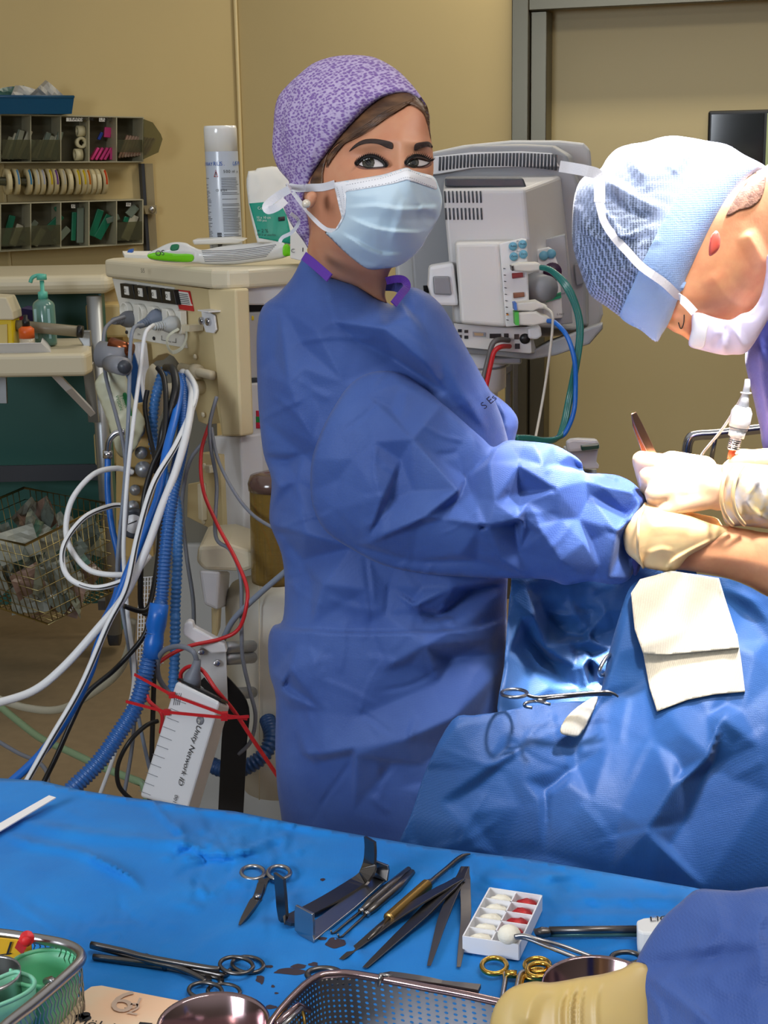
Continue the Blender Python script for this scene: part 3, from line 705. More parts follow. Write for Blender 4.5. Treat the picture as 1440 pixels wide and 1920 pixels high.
# face details
def disc(c, r, sx=1.0, sy=1.0, n=18): return [(c[0] + r*sx*math.cos(2*math.pi*i/n), c[1] + r*sy*math.sin(2*math.pi*i/n)) for i in range(n)]
for (scl, irc, ir, lash, brow, lid) in [
    ([(730, 868), (765, 838), (825, 822), (885, 842), (908, 880), (850, 886), (785, 886)], (798, 852), 44, [(715, 872), (735, 838), (790, 808), (850, 812), (905, 850), (915, 884)],
     [(660, 772), (700, 725), (760, 690), (830, 682), (900, 690), (965, 710), (969, 753), (930, 748), (870, 722), (800, 715), (740, 727), (700, 748)], [(700, 850), (750, 805), (820, 785), (900, 815), (935, 870), (905, 892), (780, 900), (715, 884)]),
    ([(1075, 872), (1092, 840), (1140, 824), (1195, 838), (1232, 852), (1200, 872), (1150, 880)], (1118, 850), 39, [(1068, 868), (1085, 830), (1135, 806), (1190, 815), (1240, 842)],
     [(1125, 766), (1130, 720), (1180, 705), (1232, 705), (1256, 745), (1210, 738), (1170, 752)], [(1055, 875), (1075, 820), (1140, 792), (1210, 805), (1258, 845), (1220, 884), (1150, 890)])]:
    e = patch('eyelid', sb, C4(lid), M_lid, skin, off=0.0006, step=2)
    w = patch('eye', sb, C4(scl), M_white, skin, off=0.0014, step=1.6, dome=0.0015)
    wb = bvh_of(w); patch('iris', wb, C4(disc(irc, ir)), M_iris, w, off=0.0003, step=1.3); patch('pupil', wb, C4(disc(irc, ir*0.45)), M_pupil, w, off=0.0006, step=1)
    L = [hit(sb, x, y, 0.003) for x, y in catmull(C4(lash), 5)]; L = [v for v in L if v]
    b = MB(); b.tube(L, [0.0009 + 0.0016*math.sin(math.pi*i/(len(L)-1)) for i in range(len(L))], M_lash, 6)
    lo = [hit(sb, x, y, 0.0022) for x, y in catmull(C4([scl[0], scl[-1], scl[-2], scl[-3]]), 4)]; lo = [v for v in lo if v]
    b.tube(lo, 0.0004, M_lash, 5)
    for i in range(0, len(L), 1):
        t = i / (len(L) - 1); rt = Vector(_r); upv = Vector(_u)
        for q in range(2):
            tip = L[i] + rt * (0.006 * (t - 0.45) * (1.4 if t > .5 else 1.0)) + upv * (0.0028 + 0.0014*q) + Vector((0, -0.006, 0)); b.tube([L[i], L[i].lerp(tip, .6) - upv*0.0006, tip], [0.0005, 0.0004, 0.0002], M_lash, 4)
    b.obj('eyelashes', skin)
    patch('eyebrow', sb, C4(brow), M_brow, skin, off=0.0012, step=2)
lid_cr = MB()
# ear with pearl
body('ear', C4([(350, 1110), (365, 1070), (400, 1055), (430, 1075), (425, 1130), (400, 1170), (372, 1170)]), [(583, 372, 1.655)], M_skin, skin, step=2.5, k=0.8)
er = MB(); er.ball(P(574.5, 382, 1.638), 0.0048, mat('pearl', (222, 210, 190), rough=0.15, coat=1.0), 16); er.obj('pearl_earring', nurse)
# mask
mask_ol = C4([(552, 1002), (600, 985), (760, 960), (900, 935), (1000, 905), (1070, 887), (1110, 905), (1180, 925), (1262, 952), (1296, 1020), (1322, 1110), (1312, 1200), (1280, 1275), (1215, 1380), (1180, 1445), (1100, 1530), (1000, 1590), (900, 1605), (820, 1612),
    (760, 1590), (680, 1530), (600, 1460), (540, 1400), (490, 1345), (560, 1332), (604, 1250), (592, 1180), (570, 1080)])
mb_ = over(mask_ol[:8] + mask_ol[-6:] + mask_ol[17:24], sb, 0.002) + over([(700, 400), (740, 380), (690, 450), (760, 440)], sb, 0.0) + [(822, 380, 1.655), (805, 340, 1.635), (812, 420, 1.66), (790, 460, 1.66)]
mask = body('face_mask', mask_ol, mb_, M_maskb, nurse, step=3.5, k=0.72, dmax=0.06, back=0.3, creases=[
    (C4([(640, 1172), (850, 1158), (1040, 1180), (1290, 1165)]), 5, 4, 22), (C4([(640, 1230), (860, 1320), (1100, 1345), (1200, 1330)]), 6, 4, 24), (C4([(590, 1345), (760, 1440), (900, 1500), (1080, 1500)]), 6, 4, 22),
    (C4([(690, 1400), (800, 1480), (1000, 1545), (1120, 1510)]), 4, 4, 16), (C4([(640, 1500), (760, 1570), (900, 1590)]), 3, 4, 12), (C4([(1080, 900), (1110, 1050), (1180, 1180)]), 5, 22, 22), (C4([(1160, 1150), (1220, 1180), (1290, 1165)]), 6, 8, 16),
    (C4([(1190, 1180), (1240, 1240), (1280, 1230)]), -5, 12, 14), (C4([(1060, 1090), (1020, 1250), (940, 1450)]), 3, 30, 12), (C4([(640, 1080), (760, 1090), (900, 1070)]), 2, 10, 16)], fn=crumple(31, 50, 0.7))
mbv = bvh_of(mask)
band = patch('mask_band', mbv, C4([(556, 1003), (600, 988), (760, 963), (900, 938), (1000, 908), (1070, 890), (1110, 907), (1180, 928), (1258, 954), (1285, 1040), (1200, 1015), (1090, 980), (1070, 975), (980, 1000), (850, 1025), (700, 1050), (640, 1062), (640, 1100), (636, 1200), (625, 1240), (590, 1310),
    (560, 1330), (604, 1250), (592, 1180), (570, 1080)]), M_maskw, mask, off=0.0008, step=3)
b = MB(); M_st = mat('stitching', (150, 150, 160))
for line in ([(640, 1010), (760, 988), (900, 960), (1010, 925), (1080, 908), (1180, 945), (1250, 968)], [(660, 1045), (800, 1022), (960, 992), (1075, 955), (1180, 995), (1270, 1025)], [(575, 1025), (600, 1120), (612, 1200), (600, 1270)], [(610, 1020), (625, 1120), (628, 1200)]):
    q = catmull(C4(line), 14)
    for i in range(0, len(q) - 1, 2):
        a, c = hit(mbv, *q[i], 0.0012), hit(mbv, *q[i+1], 0.0012)
        if a and c and (a-c).length < .01: b.tube([a, a.lerp(c, .7)], 0.00025, M_st, 4)
b.obj('stitching', band)
def strap(name, pts, w, m, parent, bv=None, off=0.003, up=(0, 1, 0), t=0.0008):
    q = []
    for p in catmull([np.array(p, float) for p in pts], 6):
        h = hit(bv, p[0], p[1], off) if bv else None
        q.append(h if (h is not None and abs(h.y - p[2]) < 0.08) else P(*p))
    b = MB(); b.bar(q, w, t, m, up); return b.obj(name, parent)
strap('mask_tie', [(628, 345, 1.62), (605, 351, 1.62), (580, 352, 1.63), (560, 353, 1.64), (540, 350, 1.66)], 0.0085, M_tie, mask, cb)
strap('mask_tie', [(636, 433, 1.64), (612, 430, 1.64), (590, 412, 1.64), (568, 385, 1.65), (549, 360, 1.66)], 0.0048, M_tie, mask, cb)
strap('mask_tie', [(543, 355, 1.65), (520, 368, 1.66), (500, 385, 1.66), (503, 394, 1.655), (520, 388, 1.65), (535, 375, 1.655)], 0.0085, M_tie, mask)
strap('mask_tie', [(545, 400, 1.69), (560, 415, 1.70), (548, 435, 1.71), (530, 445, 1.72), (524, 455, 1.72)], 0.004, M_tie, mask)
# gloved hand reaching from the sleeve onto the limb
M_glove = mat('latex_glove', (236, 206, 150), rough=0.38, color2=(228, 190, 140), vscale=40, sss=0.1, bump=0.15, bscale=120)
g = lambda x, y, Y: tuple(P(x, y, Y))
body('gloved_hand', [(1198, 955), (1212, 944), (1240, 950), (1280, 962), (1322, 978), (1362, 990), (1376, 1000), (1350, 1012), (1318, 1028), (1290, 1044), (1272, 1066), (1255, 1074), (1236, 1070), (1208, 1064), (1190, 1050), (1172, 1030), (1170, 985)],
    [(1190, 1005, 1.60), (1260, 1005, 1.60), (1360, 998, 1.625), (1260, 1065, 1.605)], M_glove, nurse, step=3, k=0.78, dmax=.06, creases=[([(1248, 1074), (1262, 1052), (1300, 1030), (1350, 1006)], 5, 5, 12), ([(1215, 990), (1260, 985), (1300, 990)], 2, 14, 20), ([(1210, 1040), (1240, 1030), (1262, 1035)], 2, 8, 12)])
blob('gloved_fingers', [(g(1290, 985, 1.63), .016, g(1335, 985, 1.665), .0105), (g(1335, 985, 1.665), .0105, g(1350, 1005, 1.70), .009), (g(1280, 985, 1.64), .016, g(1318, 985, 1.68), .010), (g(1318, 985, 1.68), .010, g(1335, 1020, 1.70), .0085), (g(1270, 988, 1.645), .016, g(1300, 990, 1.69), .010),
    (g(1300, 990, 1.69), .010, g(1312, 1025, 1.70), .008), (g(1255, 995, 1.65), .015, g(1282, 1000, 1.695), .009), (g(1282, 1000, 1.695), .009, g(1292, 1035, 1.70), .007)], M_glove, nurse, voxel=0.003, smooth=5)
b = MB(); b.tube(catmull([P(1210, 944, 1.60), P(1199, 970, 1.575), P(1196, 1005, 1.562), P(1197, 1040, 1.575), P(1206, 1064, 1.60)], 5), 0.0018, M_glove, 8); b.obj('glove_cuff', nurse)

# ------------------------------------------------------------------ the patient's limb under the light
pat = thing('person', 'patient lying under the blue drapes, one bare tanned limb lit by the theatre light', 'person')
body('body', [(1262, 1048), (1300, 1000), (1340, 985), (1400, 992), (1450, 1000), (1620, 1010), (1700, 1100), (1640, 1220), (1500, 1150), (1440, 1118), (1400, 1096), (1350, 1080), (1290, 1070), (1262, 1066)], [(1300, 1030, 1.63), (1600, 1090, 1.66)], M_skinm, pat, step=5, k=0.85, dmax=.07,
     creases=[([(1300, 1040), (1400, 1050), (1500, 1080)], 3, 30, 30)])

# ------------------------------------------------------------------ the surgeon
surg = thing('person', 'surgeon bending over the field from the right, white-blue netted cap, glove holding forceps', 'person')
face = body('body', C6([(1390, 345), (1480, 300), (1640, 380), (1700, 700), (1640, 1000), (1480, 1120), (1400, 1240), (1300, 1310), (1180, 1345), (1010, 1350), (960, 1480), (870, 1435), (800, 1400), (750, 1340), (800, 1150), (900, 850), (1080, 550)]),
    [(1330, 500, 1.70), (1440, 450, 1.72), (1290, 600, 1.70), (1440, 560, 1.73)], M_skinm, surg, step=4, k=0.75, dmax=.085, creases=[(C6([(1290, 740), (1380, 900), (1430, 990)]), 5, 20, 26), (C6([(1060, 1000), (1180, 1200), (1360, 1260)]), 4, 30, 30)],
    bumps=[(1030+830/3.51, 220+1330/3.51, -5, 9, 9), (1030+1250/3.51, 220+1000/3.51, 5, 30, 40, 30)])
fb = bvh_of(face)
scap_ol = C6([(330, 345), (380, 270), (440, 210), (520, 180), (640, 160), (720, 135), (810, 122), (900, 130), (1040, 155), (1170, 180), (1280, 245), (1390, 300), (1425, 330), (1380, 350), (1330, 390), (1250, 490), (1190, 590), (1160, 640), (1100, 720), (1010, 870), (940, 1000), (880, 1130),
    (860, 1190), (800, 1330), (740, 1430), (700, 1478), (600, 1400), (520, 1360), (460, 1310), (380, 1250), (280, 1180), (240, 1110), (200, 1000), (155, 850), (150, 700), (160, 550), (190, 440), (240, 385)])
def net_mat():
    m = mat('cap_net', (176, 190, 222), rough=0.7, sheen=0.1); nt = m.node_tree; b = nt.nodes['Principled BSDF']
    tc = [n for n in nt.nodes if n.type == 'TEX_COORD'][0]
    mp = nt.nodes.new('ShaderNodeMapping'); mp.inputs['Scale'].default_value = (1.0, 0.6, 1.6); nt.links.new(tc.outputs['Object'], mp.inputs[0])
    v = nt.nodes.new('ShaderNodeTexVoronoi'); v.inputs['Scale'].default_value = 330; v.inputs['Randomness'].default_value = 0.2; nt.links.new(mp.outputs[0], v.inputs['Vector'])
    n = nt.nodes.new('ShaderNodeTexNoise'); n.inputs['Scale'].default_value = 14; nt.links.new(tc.outputs['Object'], n.inputs['Vector'])
    r = nt.nodes.new('ShaderNodeValToRGB'); e = r.color_ramp.elements; e[0].position = 0.38; e[0].color = lin((62, 74, 92)); e[1].position = 0.62; e[1].color = lin((176, 190, 222))
    nt.links.new(v.outputs['Distance'], r.inputs[0])
    r2 = nt.nodes.new('ShaderNodeValToRGB'); r2.color_ramp.elements[0].position = .42; r2.color_ramp.elements[1].position = .62; nt.links.new(n.outputs['Fac'], r2.inputs[0])
    mx = nt.nodes.new('ShaderNodeMix'); mx.data_type = 'RGBA'; mx.inputs['B'].default_value = lin((168, 182, 216)); nt.links.new(r.outputs[0], mx.inputs['A'])
    ml = nt.nodes.new('ShaderNodeMath'); ml.operation = 'MULTIPLY'; ml.inputs[1].default_value = 0.55; nt.links.new(r2.outputs[0], ml.inputs[0]); nt.links.new(ml.outputs[0], mx.inputs['Factor']); nt.links.new(mx.outputs['Result'], b.inputs['Base Color'])
    return m
M_net = net_mat(); M_band = cloth('cap_band', (168, 196, 236), (150, 180, 228), rough=0.7, scale=420, bump=0.6)
scap = body('surgical_cap', scap_ol, [(1100, 400, 1.71), (1250, 300, 1.71), (1200, 500, 1.69), (1250, 620, 1.69), (1400, 330, 1.71), (1150, 560, 1.71)], M_net, surg, step=4, k=0.8, dmax=.10, creases=[
    (C6([(350, 400), (560, 520), (740, 610)]), 5, 14, 20), (C6([(340, 480), (500, 620), (700, 680)]), -5, 14, 14), (C6([(300, 560), (420, 680), (480, 780), (640, 740)]), 5, 14, 16), (C6([(180, 560), (260, 760), (400, 820)]), 5, 14, 16), (C6([(170, 720), (220, 960), (330, 1110), (500, 1220)]), 4, 6, 12),
    (C6([(520, 180), (560, 300), (640, 400)]), 4, 16, 20), (C6([(900, 130), (880, 260), (800, 380)]), 4, 16, 30)] + rand_creases(8, 16, (1080, 330, 1230, 560), (30, 90), 2.5))
sb2 = bvh_of(scap)
band2 = patch('cap_band', sb2, C6([(960, 300), (900, 400), (780, 620), (700, 780), (620, 940), (550, 1100), (490, 1235), (465, 1308), (520, 1360), (600, 1400), (700, 1474), (740, 1428), (800, 1328), (858, 1190), (938, 1000), (1008, 870), (1098, 720), (1158, 640), (1188, 590), (1248, 490), (1328, 392), (1416, 332), (1380, 302), (1280, 250), (1160, 230)]),
    M_band, scap, off=0.003, step=4, thick=0.0)
strap('mask_tie', [(1030+x/3.51, 220+y/3.51, 1.63) for x, y in [(330, 560), (360, 680), (430, 790), (520, 890), (610, 985), (750, 1085), (830, 1160), (900, 1225), (955, 1285)]], 0.009, M_tie, scap, bvh_of(scap, band2), 0.004)
strap('mask_tie', [(1030+x/3.51, 220+y/3.51, Y) for x, y, Y in [(68, 322, 1.66), (150, 335, 1.66), (240, 352, 1.65), (320, 380, 1.65), (330, 470, 1.64), (330, 560, 1.63)]], 0.012, M_tie, scap)
patch('hair', fb, C6([(1165, 645), (1190, 590), (1250, 490), (1330, 392), (1390, 345), (1425, 400), (1400, 520), (1330, 590), (1250, 610), (1200, 640)]), mat('short_hair', (120, 84, 66), rough=.6, color2=(170, 124, 98), vscale=160, bump=.5, bscale=500), face, off=0.002, step=3)
body('ear', C6([(1060, 790), (1100, 745), (1125, 790), (1118, 860), (1085, 900), (1050, 905)]), [(1340, 455, 1.625)], mat('ear_skin', (214, 92, 76), rough=.5, sss=.3), face, step=3, k=.7)
b = MB(); q = [hit(fb, *p, 0.001) for p in catmull(C6([(850, 1350), (860, 1385), (872, 1388), (885, 1350), (887, 1300)]), 4)]; q = [v for v in q if v]
if len(q) > 2: b.tube(q, 0.0006, M_lash, 5); b.obj('eyelashes', face)
smask = body('face_mask', C6([(918, 1500), (935, 1400), (952, 1285), (1100, 1320), (1190, 1332), (1260, 1295), (1330, 1270), (1390, 1180), (1425, 1020), (1440, 900), (1560, 900), (1500, 1200), (1400, 1400), (1300, 1545), (1200, 1562), (1130, 1562), (1000, 1532)]), [(1310, 620, 1.685), (1420, 560, 1.67), (1440, 500, 1.66)],
    mat('mask_rose', (214, 206, 232), rough=.6, bump=.12, bscale=900), surg, step=4, k=.6, dmax=.05, creases=[(C6([(1130, 1380), (1140, 1480), (1160, 1560)]), 6, 10, 18), (C6([(1200, 1350), (1240, 1450), (1290, 1540)]), 6, 14, 14), (C6([(1270, 1290), (1340, 1300), (1400, 1200)]), -5, 10, 12), (C6([(1200, 1350), (1130, 1450), (1080, 1530)]), -4, 12, 12)])
smb = bvh_of(smask); patch('mask_band', smb, C6([(925, 1495), (938, 1400), (955, 1292), (1050, 1312), (1035, 1420), (1010, 1520)]), M_maskw, smask, off=.001, step=3)
body('gown', [(1452, 520), (1438, 545), (1424, 575), (1405, 620), (1397, 668), (1401, 700), (1412, 745), (1424, 800), (1438, 856), (1500, 900), (1700, 1000), (2000, 1400), (2200, 1400), (2200, 480), (1800, 380), (1560, 440)], [(1430, 650, 1.74), (1700, 600, 1.80), (1600, 900, 1.80), (2100, 900, 1.85)], M_gown2, surg, step=8, k=.5, dmax=.14,
     creases=[([(1420, 620), (1430, 720), (1450, 820)], 8, 14, 20), ([(1440, 560), (1425, 640), (1440, 700)], 6, 12, 12)])
# hand with forceps: dorsum, four bent fingers, thumb
M_glove2 = mat('latex_glove_lit', (240, 206, 168), rough=0.36, color2=(232, 190, 156), vscale=40, sss=0.1, bump=0.1, bscale=150)
def hand(name, wr, mcps, pips, tips, thumb, m, parent, r=0.0105, Rp=0.026, voxel=0.0026, **k):
    c = [(wr, Rp, tuple(Vector(wr).lerp(Vector(mcps[1]), .45)), Rp)]
    for a in mcps: c.append((tuple(Vector(wr).lerp(Vector(a), .15)), Rp*.8, a, r*1.25))
    for i in range(len(mcps)-1): c.append((mcps[i], r*1.2, mcps[i+1], r*1.2))
    for a, p, t in zip(mcps, pips, tips):
        md = tuple(Vector(p).lerp(Vector(t), .5) ); c += [(a, r*1.2, p, r), (p, r, md, r*.92), (md, r*.92, t, r*.8)]
    for i in range(len(thumb)-1): c.append((thumb[i], r*(1.5 - .25*i), thumb[i+1], r*(1.25 - .25*i)))
    return blob(name, c, m, parent, voxel=voxel, smooth=4, **k)
hand('gloved_hand', g(1350, 915, 1.64), [g(1248, 872, 1.645), g(1246, 893, 1.618), g(1252, 920, 1.605), g(1262, 945, 1.605)], [g(1202, 862, 1.655), g(1214, 893, 1.612), g(1226, 925, 1.596), g(1242, 955, 1.60)],
     [g(1212, 915, 1.68), g(1222, 945, 1.65), g(1236, 968, 1.64), g(1255, 985, 1.64)], [g(1320, 880, 1.68), g(1260, 866, 1.70), g(1212, 880, 1.70)], M_glove2, surg)
M_cuffp = mat('glove_over_print', (186, 184, 190), rough=.4, color2=(214, 188, 130), vscale=60, bump=.6, bscale=90)
cuffo = body('sleeve', [(1350, 878), (1376, 868), (1440, 872), (1520, 880), (1640, 880), (1640, 1020), (1500, 1004), (1440, 992), (1392, 986), (1362, 984), (1350, 940)], [(1360, 930, 1.63), (1600, 950, 1.66)], M_cuffp, surg, step=4, k=.9,
    creases=[([(1385, 880), (1375, 930), (1395, 980)], 4, 8, 10), ([(1410, 880), (1430, 930), (1420, 985)], 4, 10, 10), ([(1440, 880), (1400, 940), (1450, 985)], 4, 8, 8)])
b = MB()
for dx in (0, 22): b.tube(catmull([P(1372+dx, 872, 1.61), P(1358+dx, 895, 1.592), P(1352+dx, 930, 1.588), P(1358+dx, 962, 1.595), P(1374+dx, 984, 1.612)], 5), 0.0024, M_glove, 8)
b.obj('glove_cuff', surg)
hand('gloved_hand', g(1500, 872, 1.70), [g(1425, 862, 1.72), g(1420, 868, 1.70), g(1424, 876, 1.685), g(1432, 884, 1.675)], [g(1392, 856, 1.72), g(1388, 864, 1.70), g(1394, 872, 1.685), g(1404, 882, 1.675)],
     [g(1372, 872, 1.70), g(1366, 876, 1.69), g(1374, 884, 1.68), g(1386, 892, 1.67)], [g(1450, 862, 1.67), g(1410, 862, 1.66), g(1380, 866, 1.66)], M_glove2, surg, r=.0095, Rp=.022)

# ------------------------------------------------------------------ the arm in front
arm = thing('person', 'person cut off by the frame, blue gown sleeve and yellow-gloved hand over the instrument tray', 'person')
ar_ol = [(1188, 1850), (1192, 1806), (1212, 1765), (1242, 1722), (1275, 1692), (1306, 1668), (1345, 1668), (1385, 1670), (1440, 1662), (1600, 1655), (1620, 1900), (1600, 2150), (1240, 2150), (1222, 2000), (1208, 1930)]
body('sleeve', ar_ol, [(1250, 1800, .86), (1500, 1800, .80), (1400, 2100, .76)], M_gown, arm, step=6, k=.4, dmax=.055, creases=[
    ([(1190, 1812), (1300, 1800), (1440, 1780)], -5, 22, 30), ([(1195, 1815), (1260, 1860), (1340, 1930), (1400, 2010)], 4, 14, 22), ([(1330, 1670), (1350, 1740), (1300, 1800)], 4, 26, 36), ([(1440, 1690), (1420, 1760), (1440, 1860)], 3, 20, 40),
    ([(1200, 1840), (1240, 1900), (1250, 2000)], 3, 12, 14)] + rand_creases(77, 14, (1230, 1700, 1440, 1920), (60, 160), 1.4, w=(10, 26)), fn=crumple(3, 90, 1.5))
M_gy = mat('latex_glove_yellow', (206, 176, 104), rough=.42, color2=(196, 168, 110), vscale=14, sss=.1, bump=.1, bscale=60)
body('gloved_hand', [(918, 1945), (922, 1902), (938, 1870), (962, 1850), (1000, 1840), (1030, 1842), (1060, 1838), (1090, 1832), (1130, 1826), (1165, 1816), (1196, 1804), (1225, 1830), (1250, 1950), (1250, 2080), (960, 2080), (928, 2010)],
    [(960, 1900, .87), (1200, 1900, .85), (1100, 2050, .84)], M_gy, arm, step=5, k=.5, dmax=.055, creases=[([(1066, 1840), (1050, 1890), (1052, 1960)], 2.5, 9, 10), ([(1084, 1836), (1070, 1890), (1074, 1980)], 3.5, 5, 7), ([(1100, 1832), (1088, 1890), (1092, 1990)], 2, 4, 6), ([(1040, 1842), (1000, 1870), (985, 1930)], 3, 24, 30), ([(1130, 1828), (1118, 1880), (1122, 1960)], 1.2, 6, 8)])
blob('gloved_fingers', [(g(975, 1960, .86), .015, g(950, 2030, .88), .012), (g(950, 2030, .88), .012, g(965, 2090, .88), .010), (g(1010, 1980, .84), .015, g(985, 2060, .86), .012), (g(985, 2060, .86), .012, g(1000, 2120, .86), .010), (g(1050, 1990, .83), .015, g(1030, 2070, .84), .012), (g(1030, 2070, .84), .012, g(1040, 2130, .84), .010),
    (g(1090, 2000, .83), .014, g(1075, 2080, .83), .011), (g(1075, 2080, .83), .011, g(1085, 2130, .83), .009), (g(1100, 1960, .88), .016, g(1030, 2010, .91), .013), (g(1030, 2010, .91), .013, g(985, 2050, .91), .011)], M_gy, arm, voxel=.003, smooth=6)
# ------------------------------------------------------------------ drapes and instrument table cover
M_drape = cloth('patient_drape_cloth', (32, 74, 126), (28, 67, 118), rough=0.5, bump=0.4, scale=700)
M_tcloth = cloth('table_cover_cloth', (22, 126, 206), (18, 116, 196), rough=0.62, bump=0.3, scale=800)
dr_ol = [(700, 1700), (742, 1592), (770, 1530), (800, 1440), (848, 1350), (890, 1341), (935, 1335), (1000, 1322), (1060, 1316), (1112, 1312), (1128, 1290), (1140, 1230), (1160, 1160), (1178, 1108), (1200, 1088), (1262, 1074), (1350, 1082), (1400, 1098), (1450, 1124), (1600, 1190), (1720, 1300), (1720, 2100), (700, 2100)]
dr_cr = [
    (C7([(862, 190), (800, 420), (752, 560), (640, 780)]), 12, 26, 10), (C7([(640, 780), (630, 900), (510, 1000), (500, 1270)]), -9, 26, 16), (C7([(60, 1040), (250, 900), (440, 790), (620, 700)]), 12, 34, 16), (C7([(80, 1045), (150, 1140), (215, 1255)]), 9, 20, 10),
    (C7([(310, 900), (410, 950), (512, 1002)]), 7, 26, 10), (C7([(322, 690), (328, 750), (340, 820)]), 4, 6, 8), (C7([(650, 830), (760, 808), (960, 796)]), 4, 8, 10), (C7([(820, 1070), (1040, 980), (1200, 850), (1260, 650)]), 18, 40, 12), (C7([(820, 1072), (930, 1160), (1170, 1400)]), 16, 16, 50),
    (C7([(1262, 640), (1190, 900), (1090, 1120), (1020, 1230)]), -10, 44, 22), (C7([(960, 800), (1040, 880), (1080, 920)]), 8, 14, 14), (C7([(1050, 850), (1090, 760), (1190, 680)]), 8, 16, 16),
    (C7([(540, 1050), (590, 960), (560, 900)]), 7, 12, 14), (C7([(130, 1040), (180, 1090), (210, 980)]), 6, 12, 14), (C7([(400, 1060), (480, 1040), (510, 1010)]), 5, 10, 14), (C7([(560, 1070), (700, 1040), (820, 1070)]), 8, 30, 30),
    (C7([(1280, 380), (1380, 420), (1480, 520)]), 9, 30, 30), (C7([(1240, 180), (1340, 240), (1440, 360)]), -7, 16, 22), (C7([(1260, 140), (1370, 190), (1460, 300)]), 7, 10, 12), (C7([(1330, 660), (1400, 800), (1440, 1000)]), 9, 40, 30), (C7([(660, 600), (720, 640), (700, 760)]), 6, 16, 20),
    (C7([(0, 880), (120, 720), (300, 690)]), 7, 30, 20), (C7([(220, 1260), (300, 1270), (500, 1290)]), -6, 10, 10)]
ff3 = facet_fn(dr_cr, dr_ol, 12, 150, 5.0, 7, 1.05)
drape = surf('patient_drape', dr_ol, [(860, 1350, 1.50), (1120, 1315, 1.56), (1180, 1110, 1.60), (1350, 1085, 1.60), (760, 1600, 1.44), (1100, 1600, 1.42), (1440, 1700, 1.42), (1440, 1130, 1.60), (1300, 1350, 1.50), (1100, 1450, 1.48), (1600, 1500, 1.47), (900, 2100, 1.45), (1600, 2100, 1.44)], M_drape, None, step=5, flat=0.0015,
    creases=rand_creases(5, 22, (800, 1340, 1430, 1640), (60, 200), 1.6, w=(8, 30)), fn=ff3, label='large blue surgical drape falling over the patient in front of the nurse', cat='drape')
db = bvh_of(drape)
back_ol = [(935, 1350), (945, 1250), (952, 1160), (957, 1110), (975, 1060), (1100, 1040), (1220, 1050), (1300, 1060), (1300, 1160), (1200, 1250), (1180, 1400), (1000, 1420)]
bd_cr = [(C7([(420, 130), (450, 260), (500, 390), (620, 470), (680, 560)]), 16), (C7([(360, 180), (400, 270), (340, 420), (320, 600)]), 10), (C7([(500, 390), (600, 370), (690, 360), (790, 400)]), 14), (C7([(690, 250), (760, 240), (860, 230)]), 8), (C7([(690, 250), (690, 320), (700, 355)]), 7), (C7([(640, 400), (660, 470), (675, 550)]), 22), (C7([(655, 400), (700, 440), (735, 480), (720, 540)]), 16),
    (C7([(420, 620), (520, 560), (640, 560)]), 12), (C7([(480, 180), (510, 270), (600, 340)]), -10), (C7([(600, 180), (630, 260), (650, 340)]), 9), (C7([(420, 330), (520, 450), (580, 530)]), -14), (C7([(690, 430), (690, 480), (695, 540)]), -8)]
ff4 = facet_fn(bd_cr, back_ol, 4, 60, 4.0, 3.5, 1.2)
bdrape = surf('under_drape', back_ol, [(960, 1090, 1.66), (1200, 1070, 1.68), (1080, 1200, 1.68), (950, 1330, 1.56), (1150, 1330, 1.58), (1040, 1300, 1.62)], M_drape, None, step=4, flat=0.0015, creases=rand_creases(6, 22, (950, 1080, 1170, 1330), (20, 70), 3.2, w=(4, 12)), fn=ff4, label='shiny creased blue drape in the light, between the nurse and the front drape', cat='drape')
# table cover: top sheet with wrinkles, hanging skirt behind
edge = [(-260, 1428), (0, 1459), (50, 1462), (78, 1464), (150, 1481), (230, 1494), (300, 1502), (368, 1514), (440, 1521), (560, 1545), (700, 1570), (800, 1587), (1000, 1612), (1300, 1664), (1440, 1692), (1800, 1760)]
tc_ol = edge + [(1800, 2500), (-260, 2500)]
def table_z(x, y): return np.full(np.shape(x), TZ)
tcr = [([(0, 1560), (60, 1580), (160, 1600), (260, 1650)], 3, 10, 16), ([(0, 1530), (150, 1560), (300, 1575), (430, 1590), (520, 1600)], 3.2, 10, 22), ([(300, 1560), (400, 1600), (470, 1590), (540, 1560)], 3, 8, 14), ([(160, 1600), (240, 1640), (270, 1670)], 3, 6, 12),
    ([(60, 1466), (200, 1490), (420, 1524), (700, 1572)], 2.5, 14, 10), ([(520, 1680), (600, 1740), (700, 1800)], 2.2, 10, 20), ([(280, 1500), (340, 1560), (400, 1580)], 2.5, 8, 12), ([(1040, 1690), (1150, 1685), (1300, 1690)], 2.5, 12, 14), ([(1000, 1720), (1200, 1715), (1400, 1740)], 2.5, 10, 18),
    ([(880, 1640), (960, 1650), (1100, 1640)], 2.5, 8, 14), ([(1010, 1780), (1100, 1790), (1200, 1760)], 2.2, 8, 14), ([(160, 1740), (220, 1735), (260, 1730)], 1.6, 4, 10), ([(330, 1820), (420, 1750), (600, 1720)], 1.6, 20, 30)] \
    + rand_creases(61, 70, (330, 1550, 560, 1700), (20, 80), 1.6, w=(3, 10)) + rand_creases(62, 60, (0, 1480, 1440, 1860), (50, 200), 1.1, ang=(-25, 45), w=(6, 20)) + rand_creases(63, 26, (860, 1610, 1100, 1700), (20, 90), 1.6, ang=(-10, 40), w=(3, 9)) + rand_creases(64, 20, (120, 1700, 330, 1780), (20, 70), 1.0, w=(3, 8))
